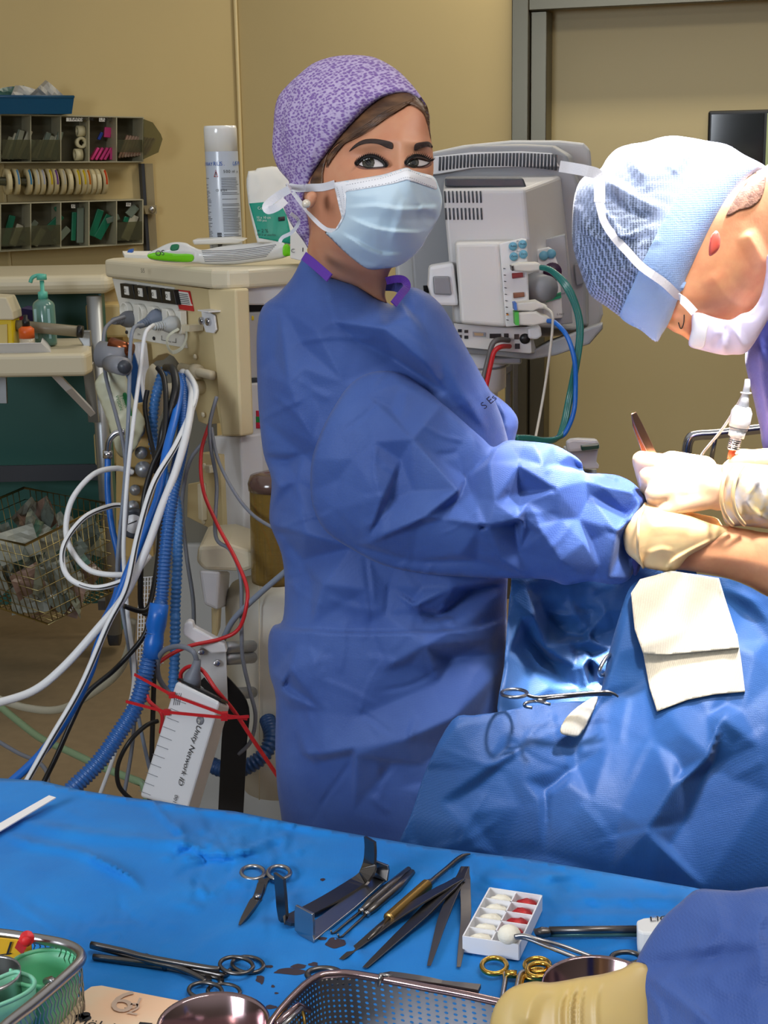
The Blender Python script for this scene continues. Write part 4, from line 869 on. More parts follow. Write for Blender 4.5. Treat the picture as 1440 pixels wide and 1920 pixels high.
ff5 = facet_fn(rand_creases(31, 26, (350, 1550, 560, 1690), (40, 110), 3.0, ang=(-60, 30)) + rand_creases(33, 14, (0, 1500, 1440, 1800), (120, 260), 2.5, ang=(0, 40)) + rand_creases(34, 12, (870, 1620, 1100, 1700), (50, 120), 2.5, ang=(-10, 40)), [(-260, 1428), (0, 1459), (368, 1514), (700, 1570), (1000, 1612), (1440, 1692), (1800, 1760), (1800, 2000), (-260, 2000)], 9, 120, 2.0, 7, 1.35)
tcover = body('table_cover', tc_ol, table_z, M_tcloth, None, step=7, mode='Z', flat=0.0012, creases=tcr, smooth=False, label='bright blue cloth cover spread over the instrument table', cat='table cover', fn=lambda x, y: crumple(19, 160, 0.9)(x, y) + ff5(x, y), cmul=1.5)
b = MB(); top = [T(x, y, -0.001) for x, y in edge]; n = len(top); vv = []
for j in range(6):
    for i, p in enumerate(top): vv.append((p.x, p.y + (0.012 * (1 if j else 0) + 0.012 * math.sin(i * 1.9) * j / 5), p.z - 0.006 * (j > 0) - 0.13 * j))
b.add(vv, [(j*n+i, j*n+i+1, (j+1)*n+i+1, (j+1)*n+i) for j in range(5) for i in range(n-1)], M_tcloth); b.obj('hanging_side', tcover)
tb = bvh_of(tcover)
# blood stains on the cover
M_blood = mat('dried_blood', (52, 40, 50), rough=.5)
def stain(ol):
    bm_ = MB(); V, Fc, bnd, bed = triangulate(ol, 4); pts = [(lambda h: h if h else T(x, y, .001))(hit(tb, x, y, 0.0005)) for x, y in V]; bm_.add(pts, [tuple(int(q) for q in f) for f in Fc], M_blood); bm_.obj('blood_stain', tcover)
R = random.Random(4)
def blobol(cx, cy, rx, ry, n=11): return [(cx + rx*math.cos(6.283*i/n)*R.uniform(.65, 1.15), cy + ry*math.sin(6.283*i/n)*R.uniform(.65, 1.15)) for i in range(n)]
for a in [(630, 1768, 24, 10), (545, 1822, 30, 7), (560, 1812, 16, 5), (588, 1808, 10, 4), (488, 1836, 9, 10), (512, 1849, 5, 3), (606, 1760, 9, 3), (505, 1812, 7, 3), (519, 1862, 5, 2), (605, 1649, 5, 3), (508, 1888, 14, 4)]: stain(blobol(*a))
# gauzes
M_gauze = mat('gauze', (226, 214, 188), rough=.9, bump=.8, bscale=420, bkind='WAVE', var=.1, vscale=700, sheen=.2)
gz = patch('gauze_pad', db, [(1183, 1112), (1200, 1086), (1258, 1070), (1348, 1084), (1362, 1130), (1382, 1192), (1386, 1215), (1250, 1228), (1206, 1226), (1190, 1180)], M_gauze, None, off=.012, step=4, thick=-.006, smooth=False, label='large white gauze compress, upper layer lit by the lamp', cat='gauze')
gz2 = patch('gauze_pad', db, [(1204, 1215), (1290, 1200), (1382, 1188), (1390, 1240), (1397, 1297), (1340, 1302), (1290, 1312), (1232, 1334), (1218, 1290)], M_gauze, None, off=.005, step=4, thick=0, smooth=False, label='white gauze layer hanging below the lit compress', cat='gauze')
body('gauze_swab', [(1050, 1372), (1062, 1345), (1090, 1320), (1120, 1306), (1112, 1335), (1088, 1378), (1068, 1380)], [(1080, 1350, 1.515), (1115, 1312, 1.54)], M_gauze, None, step=3, k=.35, label='small rolled gauze swab tucked in the drape fold under the clamp', cat='gauze', creases=[([(1060, 1365), (1085, 1340), (1115, 1312)], 2, 4, 6)])
# ------------------------------------------------------------------ background equipment
a1 = lambda x, y: (x / 3.0, 140 + y / 3.0)
a2 = lambda x, y: (x / 2.5714, 460 + y / 2.5714)
a3 = lambda x, y: (x / 2.5714, 1000 + y / 2.5714)
a4 = lambda x, y: (200 + x / 4.8, 500 + y / 4.8)
a5 = lambda x, y: (780 + x / 2.8235, 220 + y / 2.8235)
aw = lambda x, y: (x / 4.645, 150 + y / 4.645)
M_cream = mat('cream_plastic', (214, 204, 176), rough=.42, bump=.04, bscale=300)
M_beige = mat('beige_plastic', (206, 188, 142), rough=.5, bump=.08, bscale=500)
M_whitep = mat('white_plastic', (220, 220, 222), rough=.4)
M_greyp = mat('grey_plastic', (128, 130, 136), rough=.45)
M_lgrey = mat('light_grey_plastic', (188, 188, 188), rough=.45)
M_darkp = mat('dark_plastic', (58, 62, 70), rough=.4)
M_chrome = mat('chrome', (200, 200, 205), rough=.18, metal=1)
M_alu = mat('satin_aluminium', (170, 174, 178), rough=.4, metal=.8)
M_teal = mat('teal_panel', (30, 92, 84), rough=.45)
M_red = mat('red_plastic', (190, 30, 36), rough=.4)
M_ink = mat('ink_black', (28, 28, 32), rough=.6)
M_inkb = mat('ink_blue', (30, 90, 180), rough=.6)
M_blueh = mat('blue_hose', (36, 92, 160), rough=.35, coat=.3)
M_blue = mat('blue_tube', (20, 100, 190), rough=.35)
M_wt = mat('white_tube', (224, 226, 228), rough=.4)
M_gc = mat('grey_cable', (112, 116, 126), rough=.5)
M_bc = mat('black_cable', (20, 20, 22), rough=.4)
M_clear = mat('clear_film', (210, 218, 214), rough=.15, trans=.75, spec=.6)
M_clearp = mat('clear_acrylic', (196, 200, 186), rough=.08, trans=.9, spec=.5)
M_paper = mat('paper_white', (226, 224, 216), rough=.7)
X_, Y_, Z_ = Vector((1, 0, 0)), Vector((0, 1, 0)), Vector((0, 0, 1))
def plane(K, dirv, side=-1):
    d = Vector(dirv).normalized(); n = Vector((d.y, -d.x, 0)).normalized()
    if n.dot(Vector((0, -1, 0))) < 0: n = -n
    K = Vector(K)
    def f(px, py, off=0.0): return plane_pt(px, py, tuple(K + n * off), tuple(n))
    f.n = n; f.d = d; return f
def pris(b, pts, fn, off, th, m):
    """polygon given in photo pixels lying on a real plane, extruded behind it"""
    b.prism([fn(x, y, off) for x, y in pts], -fn.n * th, m); return b
def yplane(Y):
    f = lambda px, py, off=0.0: P(px, py, Y - off)
    f.n = Vector((0, -1, 0)); f.d = X_; return f
def loft(b, A, B, m):
    n = len(A); b.add(list(A) + list(B), [tuple(range(n - 1, -1, -1)), tuple(range(n, 2*n))] + [(i, (i+1) % n, n + (i+1) % n, n + i) for i in range(n)], m, False)

# --- anaesthesia machine
K = P(428, 520, 2.75); pA = plane(K, (-0.60, 0.80, 0)); pB = plane(K, (0.80, 0.60, 0))
mach = thing('anaesthesia_machine', 'large cream anaesthesia machine with socket panel, left of the nurse', 'medical machine')
b = MB(); z0, z1 = P(428, 543, 2.75).z, P(428, 505, 2.75).z
far = pA(194, 500); L1 = (Vector((far.x, far.y, 0)) - Vector((K.x, K.y, 0))).length
base = [Vector((K.x, K.y, 0)) + pA.n * .02 + pB.n * .02]; rc = .05
c0 = Vector((K.x, K.y, 0)) + pA.n * .015 + pB.n * .015
outl = [c0 + pA.d * rc, c0 + (pA.d + pB.d) * rc * .29, c0 + pB.d * rc, c0 + pB.d * .34, c0 + pB.d * .34 + pA.d * L1, c0 + pA.d * (L1 + .01) + pB.d * .03, c0 + pA.d * (L1 - .02)]
b.prism([Vector((p.x, p.y, z0)) for p in outl], (0, 0, z1 - z0), M_cream); b.obj('top_slab', mach, bevel=.008, bseg=3)
b = MB(); pan = [a4(40, 80), a4(900, 200), a4(1060, 240), a4(1140, 1440), (416, 818), a4(975, 1180), a4(905, 1425), a4(825, 1395), a4(770, 1180), a4(720, 1040), a4(660, 890), a4(600, 810), a4(540, 780), a4(460, 800), a4(400, 850), a4(330, 860), a4(290, 900), a4(330, 1180), (256, 800), a4(200, 760), a4(190, 620), a4(120, 400)]
pris(b, pan, pA, -.004, .03, M_beige); b.obj('rear_panel', mach, bevel=.002)
b = MB(); pris(b, [a4(905, 200), (441, 542), (451, 818), (417, 818)], pA, .004, .03, mat('pale_beige_plastic', (224, 206, 162), rough=.5)); b.obj('corner_strip', mach, bevel=.004)
b = MB(); pris(b, [(441, 542), (560, 528), (560, 572), (458, 572), (462, 720), (560, 712), (560, 810), (451, 818)], pB, .0, .06, M_whitep); pris(b, [(452, 566), (560, 560), (560, 725), (462, 722)], pB, -.03, .03, M_black)
b.obj('side_housing', mach, bevel=.003)
b = MB(); pris(b, [a2(1180, 325), a2(1300, 320), a2(1300, 640), a2(1196, 640)], pB, -.012, .03, M_lgrey); pris(b, [a2(1215, 340), a2(1226, 340), a2(1226, 362), a2(1215, 362)], pB, -.010, .003, mat('warning_yellow', (230, 200, 40)));
pris(b, [a2(1180, 640), a2(1300, 645), a2(1300, 668), a2(1185, 662)], pB, -.008, .03, M_darkp); b.obj('drawer_module', mach, bevel=.003)
b = MB()
for i, c in enumerate(((190, 30, 60), (30, 130, 60), (190, 30, 60))): pris(b, [a2(1236, 798 + i*28), a2(1300, 796 + i*28), a2(1300, 824 + i*28), a2(1237, 826 + i*28)], pB, .002, .002, mat('stripe%d' % (i % 2), c))
b.obj('colour_label', mach)
# socket panel
b = MB(); pris(b, [a4(50, 105), a4(600, 185), a4(720, 735), a4(190, 640)], pA, .0, .004, mat('socket_panel_white', (226, 224, 214), rough=.45)); b.obj('socket_panel', mach, bevel=.001)
for i in range(4):
    x0 = 118 + i * 124; y0 = 150 + i * 16
    b = MB(); pris(b, [a4(x0, y0), a4(x0 + 108, y0 + 14), a4(x0 + 136, y0 + 146), a4(x0 + 12, y0 + 128)], pA, .012, .014, M_black); sw = b.obj('switch', mach, bevel=.001)
    b = MB(); q = [(x0 + 36, y0 + 26), (x0 + 70, y0 + 30), (x0 + 78, y0 + 106), (x0 + 42, y0 + 98)]; pris(b, [a4(*v) for v in q], pA, .014, .002, M_paper)
    o = pA(*a4(x0 + 40, y0 + 80), .0145); b.text('O', o, pA(*a4(x0 + 70, y0 + 84), .0145) - o, Z_, .0105, M_ink); b.obj('switch_label', sw)
    cx, cy = 200 + i * 126, 400 + i * 20
    b = MB(); c = pA(*a4(cx, cy), .001); ax = (-pA.d, Z_, pA.n)
    b.lathe([(.019, 0), (.019, .012), (.0155, .012), (.015, .002), (0, .002)], c, mat('socket_white', (228, 226, 216), rough=.35), 20, ax=ax)
    pris(b, [a4(cx + 40, cy - 64), a4(cx + 84, cy - 58), a4(cx + 92, cy + 150), a4(cx + 48, cy + 140)], pA, .014, .014, mat('socket_white', (228, 226, 216))); b.obj('socket', mach, bevel=.001)
b = MB(); b.text('S/5', pA(*a4(360, 50), .024) + pA.n * .012, -pA.d, Z_, .012, M_ink)
for (x, y) in ((180, 590), (425, 645)): b.lathe([(.004, 0), (.003, .002), (0, .002)], pA(*a4(x, y), .002), M_ink, 10, ax=(-pA.d, Z_, pA.n))
b.tube([pA(*a4(495, 620), .002), pA(*a4(495, 660), .002), pA(*a4(560, 672), .002)], .0006, M_ink, 4); b.tube([pA(*a4(590, 678), .002), pA(*a4(622, 684), .002), pA(*a4(622, 645), .002)], .0006, M_ink, 4); b.text('16A', pA(*a4(562, 682), .002), -pA.d, Z_, .005, M_ink); b.text('230V~', pA(*a4(278, 615), .002), -pA.d, Z_, .005, M_ink)
b.obj('printed_marks', mach)
b = MB(); pris(b, [a4(610, 205), a4(738, 220), a4(776, 402), a4(652, 382)], pA, .0, .003, M_red); pris(b, [a4(622, 218), a4(730, 232), a4(762, 352), a4(648, 336)], pA, .001, .003, M_paper)
for i in range(6): b.tube([pA(*a4(632 + i*4, 240 + i*17), .0022), pA(*a4(728 + i*4, 252 + i*17), .0022)], .0006, M_ink, 4)
b.obj('warning_label', mach)
b = MB(); pris(b, [a4(850, 405), a4(930, 415), a4(965, 440), a4(982, 570), a4(960, 600), a4(890, 590), a4(868, 530)], pA, .012, .004, M_whitep); pris(b, [a4(815, 388), a4(915, 402), a4(918, 416), a4(818, 400)], pA, .03, .03, M_whitep)
for x, y in ((866, 487), (926, 495)): b.lathe([(.0075, 0), (.0075, .006), (.003, .008), (0, .008)], pA(*a4(x, y), .012), M_chrome, 14, ax=(-pA.d, Z_, pA.n))
b.obj('mounting_bracket', mach, bevel=.001)
b = MB(); b.tube([pA(*a4(670, 905), .008), pA(*a4(955, 980), .008)], .009, M_cream, 12); b.obj('hinge_rod', mach); b = MB(); b.tube([pA(*a4(780, 935), .008), pA(*a4(830, 948), .008)], .014, M_cream, 14); b.obj('hinge_collar', mach)
for x, y in ((800, 812), (872, 1332), (1050, 1030)): b = MB(); b.lathe([(.006, 0), (.005, .003), (0, .004)], pA(*a4(x, y), .0), M_cream, 12, ax=(-pA.d, Z_, pA.n)); b.obj('screw_cap', mach)
b = MB(); q = [pA(*a4(x, y), o) for x, y, o in [(650, 560, .03), (560, 620, .05), (545, 700, .055), (590, 770, .05), (680, 730, .04), (720, 620, .03), (700, 520, .02)]]; b.bar(catmull(q, 6), .007, .0012, mat('strap_milky', (206, 206, 186), rough=.4), pA.n); pris(b, [a4(672, 525), a4(745, 532), a4(742, 586), a4(676, 578)], pA, .03, .03, M_cream); b.obj('cable_strap', mach)
b = MB(); pris(b, [a4(240, 680), a4(285, 690), a4(335, 1200), a4(300, 1210)], pA, .03, .02, M_whitep); b.obj('side_guard', mach, bevel=.002)
# hose hook (white oval)
b = MB(); c = pA(*a4(430, 1130), .10); b.lathe([(0, -.008), (.03, -.008), (.036, 0), (.03, .008), (0, .010)], c, M_cream, 28, ax=(-pA.d * .75, Z_ * 1.5, pA.n)); b.tube([c, c - pA.n * .12], .014, M_cream, 12); b.obj('hose_hook', mach)
# arch cavity and body behind, column, base
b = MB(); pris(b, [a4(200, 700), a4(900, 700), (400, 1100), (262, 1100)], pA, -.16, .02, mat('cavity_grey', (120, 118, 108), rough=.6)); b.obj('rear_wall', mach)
b = MB(); pris(b, [(396, 818), (451, 818), (460, 1040), (404, 1030)], pA, -.01, .05, M_whitep); pris(b, [(451, 818), (560, 812), (560, 1100), (458, 1060)], pB, -.01, .05, M_whitep); b.obj('column', mach, bevel=.004)
b = MB(); pris(b, [(336, 1020), (520, 1020), (560, 1560), (330, 1600)], pA, -.14, .2, mat('base_grey', (176, 178, 178), rough=.5)); b.obj('cabinet_base', mach, bevel=.006)
b = MB(); pris(b, [a2(965, 1000), a2(1060, 1010), a2(1080, 1480), a2(1010, 1470), a2(1000, 1360), a2(900, 1310), a2(905, 1150), a2(960, 1140)], pA, .0, .03, M_beige)
for x, y in ((990, 1065), (985, 1330)): b.lathe([(.007, 0), (.006, .004), (0, .004)], pA(*a2(x, y), .0), M_cream, 12, ax=(-pA.d, Z_, pA.n))
pris(b, [a2(950, 1150), a2(970, 1150), a2(975, 1330), a2(955, 1320)], pA, .012, .012, M_cream); pris(b, [a2(985, 1060), a2(1010, 1062), a2(1012, 1100), a2(988, 1096)], pA, .014, .014, M_cream); b.obj('side_bracket', mach, bevel=.002)
b = MB(); b.prism([P(*a2(x, y), 2.60) for x, y in [(955, 1450), (1100, 1440), (1215, 1480), (1222, 1560), (1180, 1575), (985, 1570), (945, 1530)]], (0, .16, 0), M_cream); b.obj('ledge', mach, bevel=.008)
b = MB(); loft(b, [P(*a2(x, y), 2.60) for x, y in [(960, 1565), (1060, 1572), (1050, 1760), (985, 1730)]], [P(*a2(x, y), 2.72) for x, y in [(960, 1565), (1110, 1572), (1100, 1740), (985, 1730)]], M_whitep); b.prism([P(*a2(x, y), 2.62) for x, y in [(1018, 1740), (1058, 1745), (1050, 1890), (1020, 1890)]], (0, .05, 0), M_beige)
b.obj('funnel_housing', mach, bevel=.005)
b = MB(); b.tube([P(486, 1086, 2.62), P(486, 1500, 2.62)], .001, M_cream); c = P(512, 1095, 2.72); c2_ = P(512, 1095, 2.72).z
b.lathe([(.0, -.42), (.07, -.41), (.088, -.34), (.095, -.2), (.092, -.02), (.08, 0), (0, 0)], c, mat('absorber_cream', (196, 192, 178), rough=.45), 32); b.obj('absorber_bowl', mach)
# absorber canister (amber, see-through)
can = thing('absorber_canister', 'amber see-through canister with a dark lid beside the nurse\'s back', 'canister')
b = MB(); c = P(520, 1088, 2.60); hh = P(520, 905, 2.60).z - c.z
b.lathe([(.046, 0), (.047, .01), (.044, hh), (.044, hh + .001)], c, mat('amber_acrylic', (160, 128, 60), rough=.12, trans=.55, spec=.6), 28); b.obj('shell', can)
b = MB()
for i in range(7): b.lathe([(.036, .012 + i*.022), (.041, .016 + i*.022), (.036, .02 + i*.022)], c, mat('dark_granules', (66, 54, 30), rough=.7), 24)
b.lathe([(0, .004), (.035, .004), (.035, hh*.92), (0, hh*.92)], c, mat('dark_granules', (66, 54, 30)), 24); b.obj('granule_core', can)
b = MB(); b.lathe([(.046, hh - .012), (.047, hh), (.042, hh + .014), (.02, hh + .02), (0, hh + .02)], c, mat('brown_lid', (84, 62, 54), rough=.2, coat=.5), 28); b.obj('lid', can)
# items on top of the machine
top_z = z1
def on_top(px, py): return Pz(px, py, top_z)
can2 = thing('spray_can', 'tall white and grey spray can with a white cap standing on the machine top', 'spray can')
o = P(424, 446, 3.02); cz = top_z; o.z = cz; zt = P(412, 236, 3.02).z; R_ = .0325; hcap = P(412, 285, 3.02).z
axc = Vector((-.012, 0, 1)); ax = (X_, Y_, axc)
b = MB(); b.lathe([(R_*.97, 0), (R_, .006), (R_, hcap - cz), (R_*.985, hcap - cz + .003)], o, mat('can_grey', (190, 198, 210), rough=.3, coat=.4), 36, ax=ax); b.obj('can_body', can2)
b = MB(); b.lathe([(R_*1.0, hcap - cz + .001), (R_*1.0, zt - cz - .006), (R_*.96, zt - cz), (0, zt - cz)], o, mat('cap_white', (232, 232, 228), rough=.2, coat=.5), 36, ax=ax); b.obj('cap', can2)
b = MB()
def cyl(a, z, r=R_ + .0004): return o + X_ * (r * math.sin(a)) + Y_ * (-r * math.cos(a)) + ax[2] * z
def cyl_text(b, txt, a0, z, size, m, sh=0.0):
    a = a0
    for ch in txt:
        p = cyl(a, z, R_ + .0005); tx = Vector((math.cos(a), math.sin(a), 0)); b.text(ch, p, tx, Z_, size, m, shear=sh); a += (size * (.62 if ch not in 'I.1 ' else .35)) / R_
Hc = hcap - cz
cyl_text(b, 'USPRAY', -1.58, Hc - .026, .0095, M_inkb, .2); cyl_text(b, 'RÜS.', -.44, Hc - .026, .011, M_inkb); cyl_text(b, 'USPRAY', .74, Hc - .026, .011, M_inkb, .2); cyl_text(b, '500 ml e', .15, Hc - .04, .008, M_ink)
cyl_text(b, 'CE 0124', -.36, Hc - .075, .006, M_ink)
R = random.Random(9)
for k in range(44):
    z = Hc - .05 - k * .0031
    if z < .008: break
    for s0, s1 in ((-1.4, -.75), (.0, 1.35)):
        if R.random() < .12: continue
        e1 = s1 - R.uniform(0, .35); n = 8; pts = [cyl(s0 + (e1 - s0)*i/n, z, R_ + .0002) for i in range(n+1)]; b.tube(pts, .0005, mat('can_print', (70, 74, 84)), 4)
for i in range(16):
    z = .012 + i * .0028; n = 3; pts = [cyl(-.42 + .28*j/n, z, R_ + .0003) for j in range(n+1)]; b.tube(pts, .0004 + .0006*(R.random() > .5), M_ink, 4)
tri = [cyl(-.42, Hc - .047), cyl(-.18, Hc - .047), cyl(-.30, Hc - .034)]; b.tube(tri + [tri[0]], .0007, M_red, 4); b.tube([cyl(-.30, Hc - .045), cyl(-.30, Hc - .038)], .0007, M_ink, 4)
b.obj('printed_label', can2)
def pouch(name, ol, Yc, m, label, cat, k=.5, step=3, cr=(), parent=None, group=None, dmax=.03, fn=None):
    return body(name, ol, Yc if isinstance(Yc, list) else [(ol[0][0], ol[0][1], Yc)], m, parent, step=step, k=k, dmax=dmax, creases=cr, fn=fn, label=label, cat=cat, group=group)
wp = thing('wet_wipe_pack', 'white and lime-green flow pack of wipes lying across the machine top', 'wipe pack')
M_pack = mat('pack_white', (214, 214, 210), rough=.35, coat=.2)
body('pack', [a1(830, 1010), a1(870, 985), a1(960, 945), a1(1040, 945), a1(1080, 965), a1(1140, 985), a1(1250, 965), (480, 455), (520, 450), (540, 462), (545, 474), (530, 484), (480, 492), (430, 497), a1(1160, 1068), a1(1080, 1058), a1(960, 1055), a1(850, 1040)],
    [(300, 480, 2.86), (540, 470, 2.84)], M_pack, wp, step=3, k=.5, creases=[([a1(1080, 960), a1(1100, 1010), a1(1080, 1060)], -5, 6, 8), ([a1(1160, 1000), (480, 478), (535, 462)], 4, 8, 20), ([a1(870, 1000), a1(980, 985), a1(1080, 1000)], 3, 6, 10)])
pk = bvh_of([o for o in wp.children][0])
patch('green_end', pk, [a1(832, 1012), a1(900, 998), a1(990, 1008), a1(1082, 1012), a1(1076, 1052), a1(960, 1050), a1(850, 1036)], mat('lime_green', (120, 214, 20), rough=.4), wp, off=.001, step=3)
patch('green_end', pk, [(531, 462), (540, 458), (549, 476), (532, 480)], mat('lime_green', (120, 214, 20)), wp, off=.002, step=3)
b = MB()
for k in range(7):
    pts = [hit(pk, *p, .0006) for p in catmull([(378 + k*1.0, 470 + k*3.4), (440, 469 + k*3.2), (518 - k*3, 459 + k*3.6)], 5)]; pts = [p for p in pts if p]
    if len(pts) > 2: b.tube(pts, .0006, mat('pack_print', (120, 122, 124)), 4)
h = hit(pk, *a1(925, 985), .001)
if h: b.text('SO', h, X_ * -1 + Z_ * -.1, Z_ * -1, .014, M_ink)
b.obj('printed_text', wp)
patch('green_square', pk, [a1(965, 958), a1(1005, 955), a1(1000, 985), a1(960, 988)], mat('pack_green', (20, 110, 70)), wp, off=.001, step=3)
b = MB(); b.prism([P(*a1(x, y), 2.92) for x, y in [(1080, 930), (1300, 918), (1380, 930), (1340, 950), (1090, 958)]], (0, .07, 0), M_pack); b.obj('lid_flap', wp, bevel=.003)
cp = thing('compress_pack', 'white pack with a green label standing behind the nurse\'s neck', 'package')
c1 = lambda x, y: (360 + x/6.545, 220 + y/6.545)
body('pack', [c1(690, 660), c1(780, 650), c1(800, 625), c1(980, 600), c1(1060, 610), c1(1260, 740), c1(1400, 1000), c1(1420, 1300), c1(1240, 1560), c1(800, 1540), c1(740, 1300), c1(690, 1050), c1(668, 850), c1(668, 760)], [(500, 400, 2.86), (540, 330, 2.90)], M_paper, cp, step=4, k=.22, smooth=False, creases=[([c1(790, 650), c1(830, 850), c1(740, 980)], 4, 12, 8), ([c1(1000, 700), c1(1100, 800)], 3, 8, 12)], fn=crumple(3, 40, 1.5))
cpb = bvh_of(cp.children[0])
patch('green_label', cpb, [c1(702, 1056), c1(890, 1040), c1(1100, 1080), c1(1160, 1200), c1(1240, 1560), c1(1140, 1540), c1(820, 1480), c1(770, 1300)], mat('label_green', (0, 142, 118), rough=.4), cp, off=.001, step=3, smooth=False)
b = MB()
for t_, x, y, s_, m_ in (('Compresse', 805, 1130, .0075, M_paper), ('10 x 10 cm', 790, 1240, .006, M_paper), ('100 pcs', 795, 1275, .006, M_paper), ('+ 2 %', 800, 1410, .009, M_ink), ('EX 2 ur steriles', 800, 1450, .0055, M_ink)):
    h = hit(cpb, *c1(x, y), .003)
    if h: b.text(t_, h, X_ + Z_ * -.04, Z_, s_, m_)
b.obj('label_text', cp)
patch('black_box', cpb, [c1(1058, 1225), c1(1138, 1215), c1(1140, 1265), c1(1062, 1272)], M_ink, cp, off=.003, step=3, smooth=False)
bx = thing('white_box', 'small white carton half hidden by the nurse\'s collar', 'box'); b = MB(); b.prism([P(*c1(x, y), 2.80) for x, y in [(1205, 1440), (1500, 1300), (1500, 1800), (1204, 1730)]], (0, .08, 0), M_paper); b.obj('carton', bx, bevel=.002)
b = MB(); b.text('C', P(*c1(1215, 1660), 2.798), X_, Z_, .01, M_ink); b.prism([P(*c1(x, y), 2.799) for x, y in [(1355, 1600), (1366, 1600), (1366, 1650), (1355, 1650)]], (0, .001, 0), M_ink); b.prism([P(*c1(x, y), 2.799) for x, y in [(1412, 1610), (1450, 1600), (1450, 1640), (1412, 1645)]], (0, .001, 0), mat('warning_yellow', (230, 200, 40))); b.obj('print', bx)
b = MB(); b.prism([on_top(*a1(x, y)) for x, y in [(690, 1008), (850, 1008), (860, 1035), (700, 1028)]], (0, 0, .006), M_paper); tag(b.obj('paper_stack'), 'few white sheets on the far end of the machine top', 'paper')
b = MB(); b.prism([P(*a1(x, y), 3.1) for x, y in [(715, 1000), (722, 985), (745, 980), (742, 1002)]], (0, .02, 0), M_inkb); tag(b.obj('pen_cap'), 'tiny dark blue cap beside the sheets on the machine', 'cap')
# plugs
def plug(tip, tail, m, label, ln=.035):
    t = thing('power_plug', label, 'plug'); b = MB(); a = Vector(tip); c = Vector(tail); q = [a.lerp(c, t_) for t_ in (0, .2, .45, .6, .8, 1)]
    b.tube(q, [.017, .017, .012, .008, .007, .006], m, 14); b.obj('plug_body', t); b = MB()
    for k in range(5): p = a.lerp(c, .55 + .1*k); b.tube([p, p + (c - a) * .03], .0095 - k*.0006, m, 12)
    b.obj('strain_relief', t)
plug(pA(*a4(215, 470), .012), pA(*a4(60, 490), .07), M_gc, 'grey plug in the far left socket of the machine')
plug(pA(*a4(470, 450), .012), pA(*a4(290, 530), .06), mat('blue_grey_plug', (112, 124, 144), rough=.5), 'blue-grey plug in the third socket')
plug(pA(*a4(610, 520), .02), pA(*a4(420, 540), .07), mat('pale_grey_plug', (186, 192, 194), rough=.5), 'pale grey ribbed plug in the nearest socket')

# --- cables and hoses, each its own thing
def CB(cat, label, pts, r, m, fn=a2, stripe=None, hosep=None, group=None, nm=None):
    pp = [(*fn(x, y), Y) for x, y, Y in pts]
    if hosep: o = hose(nm or 'corrugated_hose', pp, r, m, pitch=hosep)
    else: o = cable(nm or ('tube' if 'tube' in cat else 'cable'), pp, r, m, stripe=stripe)
    return tag(o, label, cat, group)
c3y = lambda L: [(x, y + 1388.6, Y) for x, y, Y in L]  # lower crop continues the upper one
CB('cable', 'dark grey mains cable curving from the far left plug down to the floor', [(600, 345, 2.78), (530, 375, 2.74), (500, 440, 2.70), (508, 620, 2.66), (560, 820, 2.6), (600, 1000, 2.58), (610, 1300, 2.56), (570, 1560, 2.55)] + c3y([(600, 400, 2.53), (640, 550, 2.5), (655, 720, 2.5), (640, 1000, 2.48), (600, 1250, 2.46)]), .0036, M_gc)
CB('cable', 'blue-grey mains cable hanging straight from the third socket', [(690, 385, 2.70), (645, 400, 2.66), (628, 500, 2.62), (620, 800, 2.56), (600, 1150, 2.52), (572, 1450, 2.5), (566, 1600, 2.5)] + c3y([(590, 380, 2.48), (630, 600, 2.46), (655, 800, 2.45), (680, 950, 2.45), (715, 1110, 2.45)]), .0036, mat('blue_grey_cable', (120, 130, 146), rough=.5))
CB('cable', 'white mains cable from the nearest socket, hanging beside the grey one', [(740, 385, 2.70), (700, 430, 2.66), (676, 600, 2.62), (640, 880, 2.54), (612, 1150, 2.50), (596, 1450, 2.48), (605, 1650, 2.47)] + c3y([(622, 450, 2.46), (645, 620, 2.45), (640, 760, 2.44), (600, 900, 2.44), (540, 1100, 2.44), (485, 1250, 2.44)]), .0038, M_wt)
CB('tube', 'thick white tube sweeping from the hook to the left edge above the floor', [(880, 610, 2.72), (925, 700, 2.66), (905, 880, 2.56), (850, 1080, 2.50), (780, 1260, 2.46), (700, 1480, 2.42), (600, 1690, 2.40), (470, 1850, 2.38)] + c3y([(300, 650, 2.36), (150, 765, 2.34), (-60, 830, 2.3)]), .0070, M_wt)
CB('tube', 'white tube with a black line running down beside the blue one', [(900, 610, 2.70), (945, 720, 2.64), (860, 940, 2.54), (740, 1150, 2.46), (665, 1400, 2.42), (610, 1650, 2.38)] + c3y([(520, 440, 2.36), (390, 740, 2.33), (240, 1000, 2.3), (110, 1230, 2.28)]), .0054, M_wt, stripe=M_bc)
CB('tube', 'smooth bright blue tube running down to the lower left', [(820, 600, 2.72), (868, 660, 2.68), (850, 800, 2.60), (800, 1000, 2.52), (760, 1220, 2.48), (660, 1470, 2.44), (570, 1690, 2.41)] + c3y([(480, 520, 2.38), (430, 680, 2.36), (330, 880, 2.34), (190, 1070, 2.31), (40, 1210, 2.28)]), .0072, M_blue)
CB('hose', 'blue ribbed breathing hose curving forward to the floor', [(875, 640, 2.70), (885, 900, 2.58), (830, 1200, 2.48), (800, 1450, 2.44), (780, 1700, 2.42)] + c3y([(765, 360, 2.40)]), .0108, M_blueh, hosep=.0062)
CB('hose', 'lower half of the blue ribbed hose below its connector', c3y([(742, 480, 2.39), (715, 620, 2.38), (660, 820, 2.36), (570, 970, 2.33), (470, 1110, 2.3), (330, 1250, 2.26)]), .0132, M_blueh, hosep=.0066)
